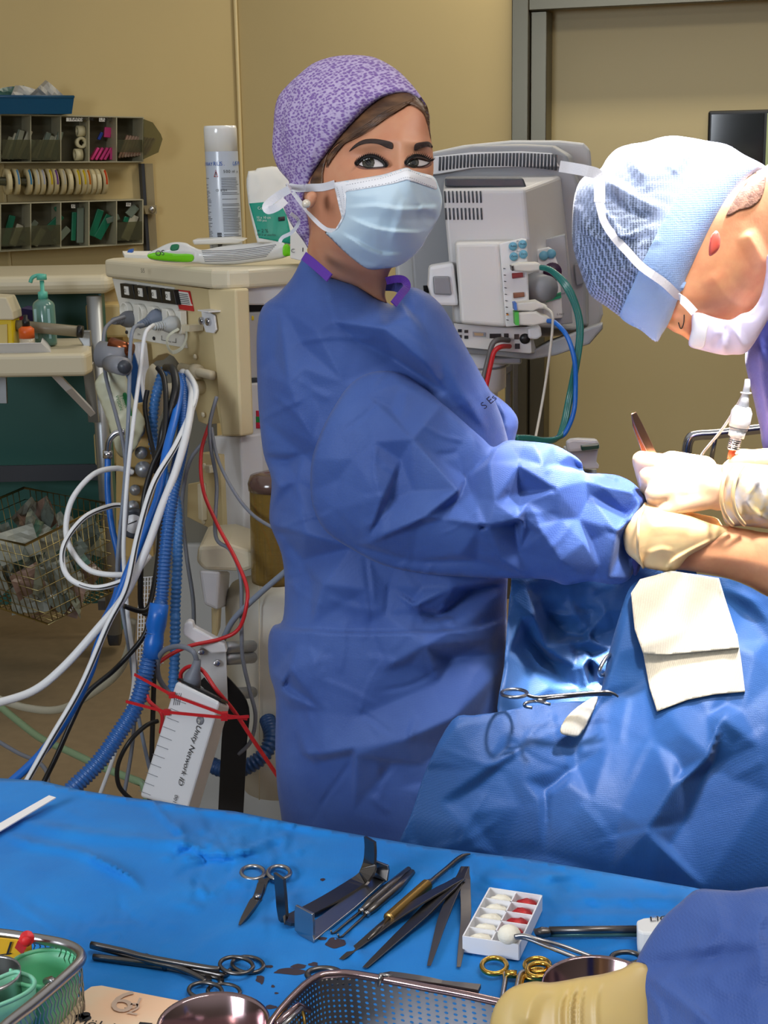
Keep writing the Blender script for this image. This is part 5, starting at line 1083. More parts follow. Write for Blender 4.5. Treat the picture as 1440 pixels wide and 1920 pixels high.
b = MB(); q = [P(*a3(x, y), Y) for x, y, Y in [(768, 340, 2.395), (760, 400, 2.39), (752, 440, 2.39), (750, 480, 2.39), (742, 520, 2.385), (732, 600, 2.38)]]; b.tube(q, [.016, .0165, .0175, .014, .0165, .015], M_blue, 16); tag(b.obj('hose_connector'), 'blue sleeve joining the two lengths of ribbed hose', 'connector')
CB('hose', 'second blue ribbed hose hanging straight behind the first', [(790, 600, 2.76), (745, 760, 2.72), (740, 950, 2.70), (790, 1100, 2.68), (850, 1250, 2.62), (855, 1500, 2.56), (845, 1750, 2.54)] + c3y([(845, 420, 2.53), (842, 600, 2.52), (832, 780, 2.50)]), .0090, mat('blue_hose_pale', (54, 112, 176), rough=.35), hosep=.008)
CB('hose', 'dark blue ribbed hose at the foot of the machine', c3y([(1010, 1110, 2.60), (1080, 1140, 2.58), (1180, 1130, 2.56), (1270, 1070, 2.56), (1310, 980, 2.58), (1290, 900, 2.62)]), .014, mat('blue_hose_dark', (24, 66, 116), rough=.4), hosep=.008)
CB('tube', 'white looped tube bulging left in front of the basket', [(640, 1095, 2.62), (560, 1075, 2.60), (450, 1105, 2.56), (350, 1220, 2.52), (318, 1360, 2.5), (345, 1470, 2.48), (440, 1570, 2.46), (600, 1588, 2.46), (680, 1560, 2.5)], .0050, M_wt, stripe=None)
CB('tube', 'black-lined white tube looped just below the plain one', [(600, 1255, 2.58), (530, 1258, 2.56), (410, 1310, 2.5), (320, 1420, 2.46), (300, 1520, 2.44), (335, 1605, 2.42), (430, 1648, 2.41), (530, 1640, 2.41), (640, 1590, 2.44), (720, 1500, 2.5)], .0048, M_wt, stripe=M_bc)
CB('tube', 'blue gas tube with an elbow fitting behind the loops', [(520, 1020, 2.64), (520, 1200, 2.62), (540, 1360, 2.6), (572, 1520, 2.58), (560, 1680, 2.56)] + c3y([(500, 420, 2.52)]), .0058, M_blue)
b = MB(); q = [P(*a2(x, y), 2.64) for x, y in [(600, 900), (560, 905), (530, 935), (520, 975), (520, 1025)]]; b.tube(catmull(q, 4), .006, M_chrome, 10); b.tube([P(*a2(520, 990), 2.64), P(*a2(520, 1025), 2.64)], .009, M_chrome, 12); tag(b.obj('elbow_fitting'), 'curved metal elbow on top of the blue gas tube', 'fitting')
for lab, pts, r in (('black cable hooked beside the white oval hook', [(760, 590, 2.66), (790, 640, 2.64), (800, 760, 2.6), (790, 930, 2.56), (730, 1080, 2.54), (690, 1250, 2.52), (680, 1500, 2.5), (680, 1740, 2.5), (720, 1780, 2.5)], .005),
    ('thick black cable over the hook and down the hoses', [(800, 590, 2.70), (835, 600, 2.66), (848, 690, 2.62), (820, 800, 2.6), (790, 880, 2.58), (770, 1000, 2.57), (745, 1100, 2.56)], .0075),
    ('black cable crossing low between the hoses', [(710, 700, 2.72), (700, 800, 2.70), (740, 1000, 2.66), (770, 1150, 2.6), (770, 1400, 2.56), (740, 1650, 2.5), (700, 1760, 2.46), (600, 1740, 2.44)], .0045)):
    CB('cable', lab, pts, r, M_bc)
CB('cable', 'black cable falling from the hoses to the lower left floor', c3y([(720, 400, 2.44), (690, 500, 2.43), (560, 650, 2.42), (420, 770, 2.4), (350, 900, 2.38), (270, 1080, 2.36), (200, 1220, 2.34)]), .0045, M_bc)
CB('cable', 'black looped cable low beside the tilted white box', c3y([(640, 1290, 2.40), (575, 1220, 2.40), (568, 1120, 2.40), (620, 1010, 2.40), (700, 930, 2.42), (760, 905, 2.44)]), .004, M_bc)
CB('cable', 'black cable falling vertically behind the tilted white box', c3y([(745, 500, 2.50), (742, 700, 2.5), (735, 950, 2.5), (725, 1250, 2.5)]), .0045, M_bc)
CB('tube', 'pale green braided tube lying across the floor', c3y([(-40, 800, 3.2), (80, 900, 3.1), (200, 990, 3.0), (330, 1050, 2.9), (500, 1130, 2.8), (690, 1205, 2.7)]), .008, mat('green_tube', (124, 150, 116), rough=.4, bump=.5, bscale=400))
CB('tube', 'clear limp tube drooping above the floor', c3y([(-30, 790, 2.7), (120, 840, 2.66), (280, 850, 2.62), (430, 780, 2.58), (560, 680, 2.55), (620, 560, 2.52), (640, 420, 2.5)]), .0075, mat('clear_tube', (196, 192, 172), rough=.25, trans=.5))
CB('cable', 'thin grey cable end at the lower left over the floor', c3y([(-30, 990, 2.9), (90, 1060, 2.85), (180, 1100, 2.8), (225, 1150, 2.76), (230, 1220, 2.7)]), .0045, M_gc)
CB('cable', 'red network cable hanging down the machine column', [(1010, 860, 2.70), (970, 1000, 2.66), (980, 1180, 2.62), (1050, 1350, 2.56), (1130, 1500, 2.5), (1188, 1640, 2.46), (1188, 1740, 2.44), (1150, 1850, 2.44)] + c3y([(1060, 510, 2.44), (900, 548, 2.42), (770, 620, 2.40), (712, 700, 2.38), (715, 800, 2.36), (780, 870, 2.34), (775, 960, 2.36)]), .0034, M_red)
CB('cable', 'red cable looping over the tilted white box and down right', c3y([(872, 710, 2.36), (875, 670, 2.35), (915, 642, 2.34), (975, 660, 2.32), (1040, 750, 2.30), (1130, 860, 2.3), (1230, 1010, 2.3), (1345, 1180, 2.32)]), .0034, M_red)
CB('cable', 'grey cable down the machine column beside the red one', [(1045, 730, 2.68), (1012, 860, 2.66), (1018, 980, 2.64), (1045, 1150, 2.62), (1040, 1400, 2.56), (1110, 1470, 2.52), (1160, 1600, 2.48), (1165, 1850, 2.46)] + c3y([(1170, 600, 2.46), (1205, 760, 2.46), (1232, 880, 2.46), (1210, 1000, 2.47), (1150, 1065, 2.48)]), .0036, M_gc)
CB('cable', 'thin grey cable swinging right behind the nurse', [(1020, 880, 2.66), (1050, 1030, 2.62), (1130, 1190, 2.58), (1220, 1300, 2.54), (1330, 1370, 2.5)], .0032, M_gc)
CB('cable', 'grey cable behind the side bracket of the machine', [(990, 940, 2.74), (920, 1030, 2.74), (888, 1150, 2.74), (878, 1280, 2.74), (900, 1500, 2.72), (930, 1700, 2.7), (935, 1850, 2.68)], .0040, M_gc)
CB('cable', 'blue-grey cable rising diagonally behind the nurse', [(1460, 1500, 2.40), (1380, 1570, 2.42), (1240, 1690, 2.44), (1130, 1800, 2.46), (1085, 1880, 2.48)] + c3y([(1075, 520, 2.5)]), .0052, mat('blue_grey_cable', (120, 130, 146)))
# connector block on hoses, packet
b = MB(); c = P(*a2(540, 535), 2.66); b.tube([c + Vector((-.02, 0, .004)), c + Vector((.03, -.02, 0))], [.024, .021], M_greyp, 20); b.tube([c + Vector((.0, -.02, -.01)), P(*a2(598, 585), 2.58)], [.016, .016], M_greyp, 18); b.tube([P(*a2(598, 585), 2.581), P(*a2(600, 587), 2.575)], [.012, .012], M_darkp, 14)
b.tube([c + Vector((.0, -.01, .024)), c + Vector((.04, -.02, .012))], [.012, .012], mat('copper_ring', (150, 84, 50), rough=.25, metal=.8), 14); tag(b.obj('valve_connector'), 'grey breathing valve with a side port left of the socket cables', 'valve')
b = MB(); b.bar(catmull([P(*a2(x, y), 2.72) for x, y in [(600, 500), (630, 600), (640, 700), (650, 760)]], 4), .03, .008, M_blueh, (0, -1, 0)); tag(b.obj('blue_sleeve'), 'blue plastic sleeve hanging behind the grey valve', 'sleeve')
pp = thing('tube_packet', 'clear packet with a white paper label hanging below the grey valve', 'package')
body('film', [a2(470, 640), a2(500, 610), a2(560, 590), a2(600, 610), a2(650, 760), a2(700, 860), a2(640, 1000), a2(570, 1010), a2(520, 850), a2(460, 690)], [(220, 760, 2.68)], mat('packet_paper', (196, 196, 168), rough=.35), pp, step=4, k=.3, fn=crumple(13, 30, 2.0))
ppb = bvh_of(pp.children[0]); patch('green_oval', ppb, [a2(x, y) for x, y in [(600, 710), (612, 720), (632, 790), (636, 820), (625, 815), (600, 750), (592, 720)]], mat('label_green2', (20, 120, 60)), pp, off=.002, step=2)
b = MB(); 
for i, t_ in enumerate(('VYGON', 'J Rusch')): 
    h = hit(ppb, *a2(556 + i*26, 725), .004)
    if h: b.text(t_, h, Vector((.25, 0, -1)), Vector((1, 0, .25)), .008, mat('label_green2', (20, 120, 60)))
b.obj('label_text', pp)
# pressure gauge & valves strip behind hoses
gg = thing('pressure_gauge', 'small round gauge behind the black cables', 'gauge'); b = MB(); c = P(*a2(650, 1335), 2.6); axg = (X_, Z_, -Y_); b.lathe([(.0, 0), (.034*.8, 0), (.034*.8, .014), (.028*.8, .014), (.0, .012)], c, M_darkp, 26, ax=axg); b.obj('case', gg)
b = MB(); b.lathe([(0, .0125), (.0215, .0125), (.0215, .0135), (0, .0138)], c, M_whitep, 24, ax=axg); b.tube([c + Vector((-.01, -.0145, 0)), c + Vector((.006, -.0145, .006))], .0008, M_ink, 5); b.obj('dial', gg)
vm = thing('valve_manifold', 'upright rail of metal fittings behind the hoses', 'manifold'); b = MB(); b.prism([P(*a2(x, y), 2.80) for x, y in [(640, 780), (720, 760), (740, 1500), (560, 1500), (560, 1000), (640, 980)]], (0, .03, 0), mat('manifold_beige', (170, 140, 80), rough=.5)); b.obj('back_plate', vm)
b = MB()
for x, y, r in ((660, 890, .018), (680, 1000, .014), (690, 1080, .018), (620, 1090, .011), (650, 1180, .012), (640, 1260, .014)): b.tube([P(*a2(x, y), 2.80), P(*a2(x, y), 2.70)], r*.85, M_alu, 14)
b.tube([P(*a2(600, 880), 2.70), P(*a2(620, 960), 2.70)], .016, mat('navy_knob', (24, 40, 110), rough=.4), 14); b.obj('fittings', vm)
ml = thing('mesh_guard', 'pale grid guard low behind the ribbed hoses', 'guard'); b = MB()
for i in range(9): b.tube([P(*a3(672 + i*14, 210), 2.70), P(*a3(660 + i*14, 640), 2.66)], .0012, M_whitep, 5)
for j in range(22): b.tube([P(*a3(668, 215 + j*20), 2.70), P(*a3(790, 205 + j*20), 2.70)], .0012, M_whitep, 5)
b.obj('wire_grid', ml)

# --- tilted white power box with printed name, hook bracket, red ties
up = thing('network_box', 'tilted white box printed Unity Network ID, tied with red cable ties', 'electronics box')
f0 = [P(*a3(x, y), Y) for x, y, Y in [(850, 710, 2.30), (1060, 812, 2.24), (905, 1330, 2.24), (672, 1270, 2.30)]]; f1 = [P(*a3(x, y), Y) for x, y, Y in [(905, 716, 2.40), (1112, 830, 2.30), (955, 1350, 2.30), (740, 1270, 2.40)]]
b = MB(); loft(b, f0, f1, M_whitep); b.obj('case', up, bevel=.006, bseg=3)
nrm = (f0[1] - f0[0]).cross(f0[3] - f0[0]).normalized(); nrm = nrm if nrm.y < 0 else -nrm
pU = lambda x, y, off=0.0: plane_pt(*a3(x, y), tuple(f0[0] + nrm * off), tuple(nrm))
b = MB(); dn = (f0[3] - f0[0]).normalized(); ac = (f0[1] - f0[0]).normalized(); b.text('Unity Network ID', pU(951, 920, .0015), dn, -ac * -1, .0145, M_ink, shear=.2); b.text('0015', pU(845, 1258, .0015), dn, ac, .010, M_ink)
b.lathe([(.0075, 0), (.0075, .0008), (0, .0008)], pU(965, 902, .0012), M_greyp, 18, ax=(dn, ac, nrm)); b.text('ge', pU(960, 896, .003), dn, ac, .008, M_paper)
for i in range(11): b.tube([pU(838 - i*17, 800 + i*44, .001), pU(905 - i*17 - 10, 822 + i*44, .001)], .0005, M_greyp, 4)
for i in range(4): b.tube([pU(846 + i*9, 770, .001), pU(836 + i*9, 828, .001)], .0005, M_greyp, 4)
b.obj('printed_marks', up)
b = MB(); b.prism([f0[0].lerp(f1[0], .1) + Z_*.001, f0[1].lerp(f1[1], .1) + Z_*.001, f0[1].lerp(f1[1], .8) + Z_*.001, f0[0].lerp(f1[0], .8) + Z_*.001], (0, 0, .004), M_black); b.obj('connector_plate', up)
b = MB()
for (xa, ya, xb, yb) in ((830, 780, 1100, 880), (805, 862, 1100, 890)): 
    a_, c_ = pU(xa, ya, .005), pU(xb, yb, .005); b.bar([a_ + (a_ - c_)*.7 + Z_*.012, a_, c_, c_ + (c_ - a_)*.3 + Vector((0, .03, -.006))], .0048, .0016, M_red, nrm); b.box(c_.lerp(a_, .06), (.01, .009, .008), M_red); b.box(a_, (.01, .009, .008), M_red)
b.obj('cable_tie', up)
kp = thing('appliance_plug', 'grey mains plug in the top of the tilted white box', 'plug'); b = MB(); q = [P(*a3(x, y), 2.31) for x, y in [(920, 745), (930, 690), (942, 655), (952, 610)]]; b.tube(q, [.016, .014, .0085, .006], M_gc, 14); b.obj('plug_body', kp)
CB('cable', 'grey cable arching from the plug of the tilted box', [(x, y + 1388.6, Y) for x, y, Y in [(950, 620, 2.31), (930, 570, 2.31), (870, 545, 2.33), (800, 560, 2.36), (762, 610, 2.38), (765, 690, 2.40), (800, 750, 2.42), (840, 790, 2.42)]], .0045, M_gc)
hk = thing('hook_bracket', 'white folded metal bracket above the tilted box', 'bracket'); b = MB(); b.prism([P(*a3(x, y), 2.44) for x, y in [(880, 470), (885, 440), (905, 425), (930, 430), (935, 455), (1085, 535), (1095, 575), (1020, 580), (885, 492)]], (0, .02, 0), M_whitep); b.obj('top_fold', hk, bevel=.003)
b = MB(); b.prism([P(*a3(x, y), 2.46) for x, y in [(965, 550), (1090, 570), (1098, 810), (1080, 815), (965, 670)]], (0, .004, 0), M_lgrey)
for x, y in ((972, 572), (1046, 626)): b.tube([P(*a3(x, y), 2.46), P(*a3(x, y), 2.45)], .006, M_chrome, 10)
b.obj('plate', hk, bevel=.001)
b = MB()
for y0 in (552, 606, 775): b.tube([P(*a3(1090, y0), 2.50), P(*a3(1215, y0 - 8), 2.60)], .011, M_alu, 14)
b.obj('mounting_post', hk)
b = MB(); b.bar(catmull([P(*a3(x, y), 2.48) for x, y in [(1000, 680), (1080, 760), (1140, 850), (1130, 1000), (1120, 1200), (1110, 1400)]], 5), .045, .004, M_black, (0, -1, 0)); tag(b.obj('black_strap'), 'black strap hanging behind the tilted white box', 'strap')
# ------------------------------------------------------------------ patient monitor on its stand
mon = thing('patient_monitor', 'large light-grey patient monitor seen from behind, between nurse and surgeon', 'monitor')
A5 = lambda L, Y: [P(*a5(x, y), Y) for x, y in L]
b = MB(); bez = [(735, 330), (770, 300), (815, 284), (870, 272), (960, 263), (1050, 263), (1095, 268), (1108, 280), (1112, 330), (1132, 590), (1124, 612), (1100, 628), (900, 640), (745, 600)]
b.prism([P(x, y, 2.98) for x, y in bez], (0, .05, 0), M_lgrey); b.obj('front_bezel', mon, bevel=.008, bseg=3)
b = MB(); loft(b, A5([(-60, 215), (110, 185), (300, 150), (560, 146), (720, 152), (800, 200), (858, 350), (900, 900), (905, 1100), (0, 1100)], 2.90), A5([(-60, 215), (110, 185), (300, 150), (560, 140), (740, 150), (830, 200), (870, 350), (915, 900), (915, 1110), (0, 1100)], 2.98), mat('mid_grey_plastic', (150, 152, 156), rough=.45)); b.obj('rear_hood', mon, bevel=.006, bseg=3)
b = MB(); loft(b, A5([(-40, 225), (120, 205), (300, 185), (560, 180), (720, 190), (760, 262), (500, 262), (300, 268), (120, 300), (-40, 320)], 2.885), A5([(-40, 225), (120, 205), (300, 185), (560, 180), (720, 190), (760, 262), (500, 262), (300, 268), (120, 300), (-40, 320)], 2.91), M_whitep); vg = b.obj('vent_grille', mon, bevel=.002)
b = MB()
for i in range(34):
    x = 128 + i * 18.6; yt = 215 - 26 * math.sin(math.pi * (x - 60) / 900); yb = 292 - (34 * math.sin(math.pi * (x - 60) / 760))
    b.tube([P(*a5(x, yt), 2.884), P(*a5(x - 3, yb), 2.884)], .0022, M_darkp, 5)
b.obj('slots', vg)
b = MB(); loft(b, A5([(140, 385), (575, 378), (640, 1105), (205, 1090)], 2.72), A5([(150, 308), (770, 305), (858, 1130), (195, 1090)], 2.90), mat('shell_grey', (200, 198, 198), rough=.42)); b.obj('rear_shell', mon, bevel=.007, bseg=3)
b = MB(); loft(b, A5([(152, 322), (568, 322), (586, 372), (152, 368)], 2.745), A5([(160, 318), (560, 318), (575, 335), (160, 335)], 2.80), M_darkp); b.obj('carry_handle', mon, bevel=.004)
b = MB()
for r_ in range(2):
    for i in range(10): b.tube([P(*a5(152 + i*21 + r_*4, 390 + r_*90), 2.719), P(*a5(156 + i*21 + r_*4, 452 + r_*90), 2.719)], .0016, M_darkp, 5)
b.obj('vent_slots', mon)
b = MB(); loft(b, A5([(620, 660), (790, 620), (830, 1090), (660, 1110)], 2.79), A5([(620, 655), (790, 615), (830, 1090), (660, 1110)], 2.83), mat('mid_grey_plastic', (150, 152, 156))); b.obj('module_bay', mon, bevel=.002)
b = MB(); loft(b, A5([(206, 665), (436, 662), (474, 1112), (236, 1092)], 2.66), A5([(206, 645), (560, 640), (600, 1100), (236, 1092)], 2.74), mat('module_white', (214, 212, 208), rough=.4)); b.obj('module_rack', mon, bevel=.007, bseg=3)
b = MB(); loft(b, A5([(440, 668), (560, 640), (588, 645), (603, 1095), (476, 1112)], 2.655), A5([(440, 668), (560, 640), (588, 645), (603, 1095), (476, 1112)], 2.72), mat('module_front', (226, 224, 222), rough=.4)); mf = b.obj('measuring_module', mon, bevel=.003)
M_btn = mat('button_blue', (110, 172, 196), rough=.45)
for x, y in ((513, 683), (564, 672), (517, 737), (568, 725)):
    b = MB(); b.lathe([(.0075, 0), (.0075, .002), (0, .0022)], P(*a5(x, y), 2.652), M_btn, 18, ax=(X_, Z_, -Y_)); c = P(*a5(x - 14, y + 3), 2.649); b.text('Zero' if y > 700 else 'Auto', c, X_, Z_, .005, M_ink); b.obj('button', mf)
b = MB()
for x, y, m_ in ((538, 838, mat('port_red', (130, 20, 24), rough=.4)), (545, 942, mat('port_brown', (120, 70, 40), rough=.4))): b.prism(A5([(x-30, y-12), (x+28, y-16), (x+30, y+8), (x-28, y+16)], 2.649), (0, .01, 0), m_)
b.obj('port', mf, bevel=.001)
b = MB(); b.text('P1', P(*a5(533, 662), 2.652), X_, Z_, .005, M_ink); b.text('Print', P(*a5(532, 715), 2.652), X_, Z_, .0045, M_ink)
for i in range(9): b.tube([P(*a5(462 + i*2.0, 800 + i*34), 2.652), P(*a5(474 + i*2.0, 802 + i*34), 2.652)], .0007, M_ink, 4)
b.prism(A5([(476, 1048), (492, 1048), (484, 1034)], 2.652), (0, .001, 0), mat('warn_orange', (214, 130, 30))); b.obj('printed_marks', mf)
b = MB(); loft(b, A5([(632, 702), (700, 686), (722, 696), (760, 800), (776, 1062), (672, 1072)], 2.75), A5([(632, 702), (700, 686), (722, 696), (760, 800), (776, 1062), (672, 1072)], 2.80), mat('module_front', (226, 224, 222))); m2 = b.obj('gas_module', mon, bevel=.003)
for x, y in ((676, 732), (716, 722)):
    b = MB(); b.lathe([(.0085, 0), (.0085, .002), (0, .0022)], P(*a5(x, y), 2.748), M_btn, 18, ax=(X_, Z_, -Y_)); b.obj('button', m2)
b = MB(); b.lathe([(.017, 0), (.017, .003), (0, .003)], P(*a5(722, 818), 2.748), mat('purple_port', (60, 30, 60), rough=.4), 20, ax=(X_, Z_, -Y_)); b.obj('port', m2)
b = MB(); b.prism(A5([(664, 962), (768, 925), (770, 955), (690, 978)], 2.746), (0, .002, 0), mat('label_teal', (30, 160, 110))); b.text('KO Probleme', P(*a5(680, 970), 2.744), X_ + Z_*.3, Z_, .007, M_ink); b.text('E-MRT', P(*a5(745, 1048), 2.748), X_, Z_, .005, M_ink); b.obj('label', m2)
b = MB(); b.tube([P(*a5(620, 905), 2.73), P(*a5(700, 905), 2.69)], [.030, .022], M_greyp, 24); b.obj('water_trap', m2)
b = MB(); b.prism(A5([(70, 790), (200, 768), (228, 1000), (95, 998), (64, 900)], 2.68), (0, .05, 0), M_whitep); cl = b.obj('side_clamp', mon, bevel=.006); b = MB(); b.prism(A5([(90, 842), (178, 842), (190, 942), (96, 938)], 2.672), (0, .02, 0), M_greyp); b.obj('clamp_pad', cl, bevel=.003)
b = MB(); b.prism(A5([(38, 890), (66, 890), (70, 930), (42, 930)], 2.90), (0, .001, 0), M_paper)
for i in range(6): b.tube([P(*a5(42, 895 + i*6), 2.899), P(*a5(66, 895 + i*6), 2.899)], .0006, M_ink, 4)
b.obj('barcode_label', mon)
b = MB(); loft(b, A5([(200, 1090), (470, 1112), (605, 1108), (612, 1245), (600, 1250), (225, 1215)], 2.70), A5([(200, 1090), (470, 1112), (605, 1108), (640, 1245), (640, 1250), (225, 1215)], 2.80), mat('port_panel', (206, 204, 200), rough=.45)); pp2 = b.obj('port_panel', mon, bevel=.002)
b = MB()
for x, y, w_, h_ in ((232, 1130, 20, 16), (266, 1134, 20, 16), (232, 1160, 20, 16), (266, 1164, 20, 16), (420, 1158, 60, 24), (478, 1158, 24, 26), (533, 1162, 26, 28), (537, 1212, 26, 28)): b.prism(A5([(x-w_/2, y-h_/2), (x+w_/2, y-h_/2), (x+w_/2, y+h_/2), (x-w_/2, y+h_/2)], 2.698), (0, .004, 0), M_black)
b.prism(A5([(300, 1134), (368, 1140), (366, 1164), (302, 1160)], 2.697), (0, .004, 0), M_alu); b.prism(A5([(308, 1140), (358, 1144), (356, 1158), (310, 1156)], 2.694), (0, .004, 0), mat('dvi_tan', (190, 160, 120)))
b.lathe([(.0095, 0), (.0095, .001), (0, .001)], P(*a5(576, 1172), 2.698), M_black, 18, ax=(X_, Z_, -Y_)); b.obj('ports', pp2)
b = MB(); loft(b, A5([(190, 1210), (600, 1245), (700, 1190), (990, 1090), (985, 1120), (915, 1200), (740, 1260), (610, 1282), (230, 1245)], 2.76), A5([(190, 1200), (600, 1230), (700, 1180), (990, 1080), (990, 1120), (920, 1200), (740, 1260), (610, 1282), (230, 1245)], 2.96), mat('mid_grey_plastic', (150, 152, 156))); b.obj('base_tray', mon, bevel=.004)
b = MB(); b.prism(A5([(590, 1120), (660, 1105), (668, 1160), (640, 1178), (595, 1172)], 2.69), (0, .05, 0), M_whitep); b.obj('corner_bumper', mon, bevel=.004)
b = MB(); b.prism(A5([(838, 780), (870, 770), (890, 880), (850, 890)], 2.885), (0, .01, 0), M_greyp); b.obj('latch', mon, bevel=.002)
# side connectors plugged into the modules
for lab, ol, m_, tip in (('white connector plug of the green leads', [(505, 785), (545, 772), (650, 770), (672, 790), (665, 812), (600, 820), (515, 815)], mat('plug_white', (206, 202, 192), rough=.45), None),
    ('cream connector with a blue collar', [(520, 985), (640, 972), (672, 990), (700, 1000), (690, 1016), (650, 1014), (620, 1028), (530, 1024)], mat('plug_white', (206, 202, 192)), ((518, 985), (532, 982), (536, 1020), (522, 1022), (60, 110, 190))),
    ('cream connector with a green collar', [(524, 1034), (640, 1026), (665, 1044), (712, 1060), (710, 1088), (665, 1096), (620, 1106), (530, 1100)], mat('plug_white', (206, 202, 192)), ((522, 1032), (544, 1030), (546, 1102), (526, 1100), (60, 170, 60)))):
    t = thing('lead_connector', lab + ' on the monitor', 'connector'); b = MB(); b.prism(A5(ol, 2.60), (0, .035, 0), m_); b.obj('shell', t, bevel=.004, bseg=3)
    b = MB()
    if tip: b.prism(A5(tip[:4], 2.597), (0, .035, 0), mat('collar_%d' % tip[4][1], tip[4]))
    else: b.prism(A5([(505, 790), (516, 786), (518, 812), (510, 814)], 2.597), (0, .035, 0), M_black)
    b.obj('collar', t)
CV = lambda cat, label, pts, r, m, group=None, nm='cable', stripe=None: tag(cable(nm, [(*a5(x, y), Y) for x, y, Y in pts], r, m, stripe=stripe), label, cat, group)
M_tealc = mat('teal_lead', (36, 120, 112), rough=.25, coat=.4, trans=.2)
for i, (dx, dy) in enumerate(((0, 0), (9, -7), (-9, 6))):
    CV('cable', ['middle', 'outer', 'inner'][i] + ' one of three teal leads looping down from the monitor', [(660, 795+dy/2, 2.60), (720, 815+dy, 2.58), (800+dx, 900+dy, 2.56), (855+dx, 1030, 2.56), (868+dx, 1150, 2.56), (845+dx, 1320, 2.56), (810+dx, 1500, 2.56), (780+dx, 1640, 2.54), (750+dx, 1700+dy, 2.52), (680, 1712+dy, 2.5), (600, 1700+dy, 2.48), (530, 1698+dy, 2.46)], .0038, M_tealc, None, 'lead')
CV('cable', 'bright blue lead hanging from the monitor connector', [(700, 1078, 2.60), (740, 1090, 2.58), (800, 1160, 2.56), (838, 1280, 2.55), (845, 1420, 2.55), (835, 1560, 2.54), (790, 1670, 2.53), (740, 1700, 2.52)], .0042, M_blue, nm='lead')
CV('cable', 'thin white lead hanging from the blue-collared connector', [(680, 1005, 2.60), (720, 1040, 2.58), (722, 1120, 2.58), (705, 1270, 2.58), (680, 1440, 2.58), (655, 1580, 2.56), (630, 1710, 2.5)], .0024, mat('lead_white', (196, 190, 178), rough=.4), nm='lead')
CV('cable', 'grey network cable curving down from the monitor ports', [(490, 1180, 2.69), (440, 1178, 2.66), (405, 1200, 2.65), (380, 1290, 2.65), (350, 1410, 2.65)], .0050, mat('cable_dark_grey', (96, 92, 90), rough=.4))
CV('cable', 'red network cable curving down from the monitor ports', [(495, 1212, 2.69), (450, 1215, 2.65), (415, 1240, 2.64), (395, 1310, 2.64), (370, 1430, 2.64)], .0045, M_red)
st = thing('monitor_stand', 'steel trolley and white swivel post under the monitor', 'stand'); b = MB(); c = P(895, 668, 2.90); b.lathe([(.05, .02), (.056, 0), (.056, -.06), (.04, -.07), (.04, -.7)], c, M_whitep, 26); b.lathe([(.057, -.016), (.0575, -.018), (.057, -.02)], c, M_greyp, 26); b.obj('swivel_post', st)
b = MB(); b.box(P(915, 668, 2.92), (.12, .14, .015), M_alu); b.obj('mount_plate', st, bevel=.004)
b = MB(); fr_ = mat('brushed_steel', (150, 148, 138)); q = [P(x, y, 3.3) for x, y in [(968, 676), (968, 690), (900, 735), (900, 720)]]; b.prism(q, (0, .02, 0), fr_); b.box(P(966, 900, 3.3), (.012, .012, .60), fr_); b.box(P(952, 900, 3.32), (.012, .012, .56), fr_); b.obj('steel_frame', st, bevel=.001)
# grey-white hanging device with a green strip
hd = thing('clamp_socket', 'grey-white clamp block with a dark green strip above the nurse\'s forearm', 'device')
b = MB(); loft(b, A5([(788, 1712), (830, 1700), (965, 1708), (975, 1760), (800, 1775)], 2.3), A5([(800, 1700), (860, 1695), (960, 1700), (970, 1760), (800, 1775)], 2.38), M_lgrey); b.obj('head', hd, bevel=.005)
b = MB(); b.prism(A5([(872, 1738), (970, 1730), (970, 1756), (878, 1768)], 2.295), (0, .01, 0), mat('dark_green', (14, 60, 50), rough=.3)); b.obj('green_strip', hd, bevel=.002)
b = MB(); b.prism(A5([(800, 1770), (965, 1762), (955, 1830), (970, 1840), (968, 1860), (900, 1862), (860, 1830), (820, 1900), (810, 1900)], 2.32), (0, .05, 0), M_lgrey); b.obj('clamp_body', hd, bevel=.003); b = MB(); c = P(1105, 880, 2.36); b.tube([c, (c.x, c.y, 0)], .012, M_alu, 12); b.lathe([(.14, 0), (.13, .02), (0, .03)], (c.x, c.y, 0), M_greyp, 20); b.obj('pole', hd)
# tubular metal rail at right and things behind the hands
tr = thing('metal_rail', 'bent tubular steel rail behind the surgeon\'s hands', 'rail'); b = MB(); b.tube(catmull([P(x, y, 2.4) for x, y in [(1287, 900), (1288, 845), (1294, 822), (1308, 816), (1340, 814), (1390, 808), (1460, 800)]], 5), .0085, M_chrome, 12); b.tube([P(1342, 816, 2.4), P(1332, 870, 2.42)], .004, M_chrome, 8); b.obj('tube_frame', tr)
pc = thing('cautery_pencil', 'white electrosurgical handpiece held upright in the surgeon\'s glove', 'instrument')
pq = lambda x, y, Y=1.66: P(1160 + x/4.571, 700 + y/4.571, Y)
b = MB(); b.tube([pq(1103, 50), pq(1102, 100), pq(1092, 160)], [.0028, .0036, .0040], M_whitep, 12); b.tube([pq(1090, 163), pq(1089, 172)], .0062, M_whitep, 12); b.tube([pq(1088, 172), pq(1070, 280)], [.0036, .0062], M_whitep, 12); b.tube([pq(1066, 285), pq(1055, 330), pq(1038, 420), pq(1030, 460)], [.0085, .0118, .0118, .0112], M_whitep, 10); b.obj('handpiece', pc)
b = MB(); b.tube([pq(1030, 460), pq(1026, 480)], .0105, M_greyp, 12); b.obj('collar_ring', pc)
b = MB(); b.tube([pq(1025, 480), pq(1005, 545)], [.0095, .0092], M_whitep, 10); b.obj('lower_grip', pc)
b = MB(); b.tube([pq(1003, 545), pq(978, 655)], [.0066, .0062], M_chrome, 12)
for i in range(6): b.tube([pq(1000 - i*3.6, 562 + i*16), pq(999 - i*3.6, 566 + i*16)], .0072, M_chrome, 12)
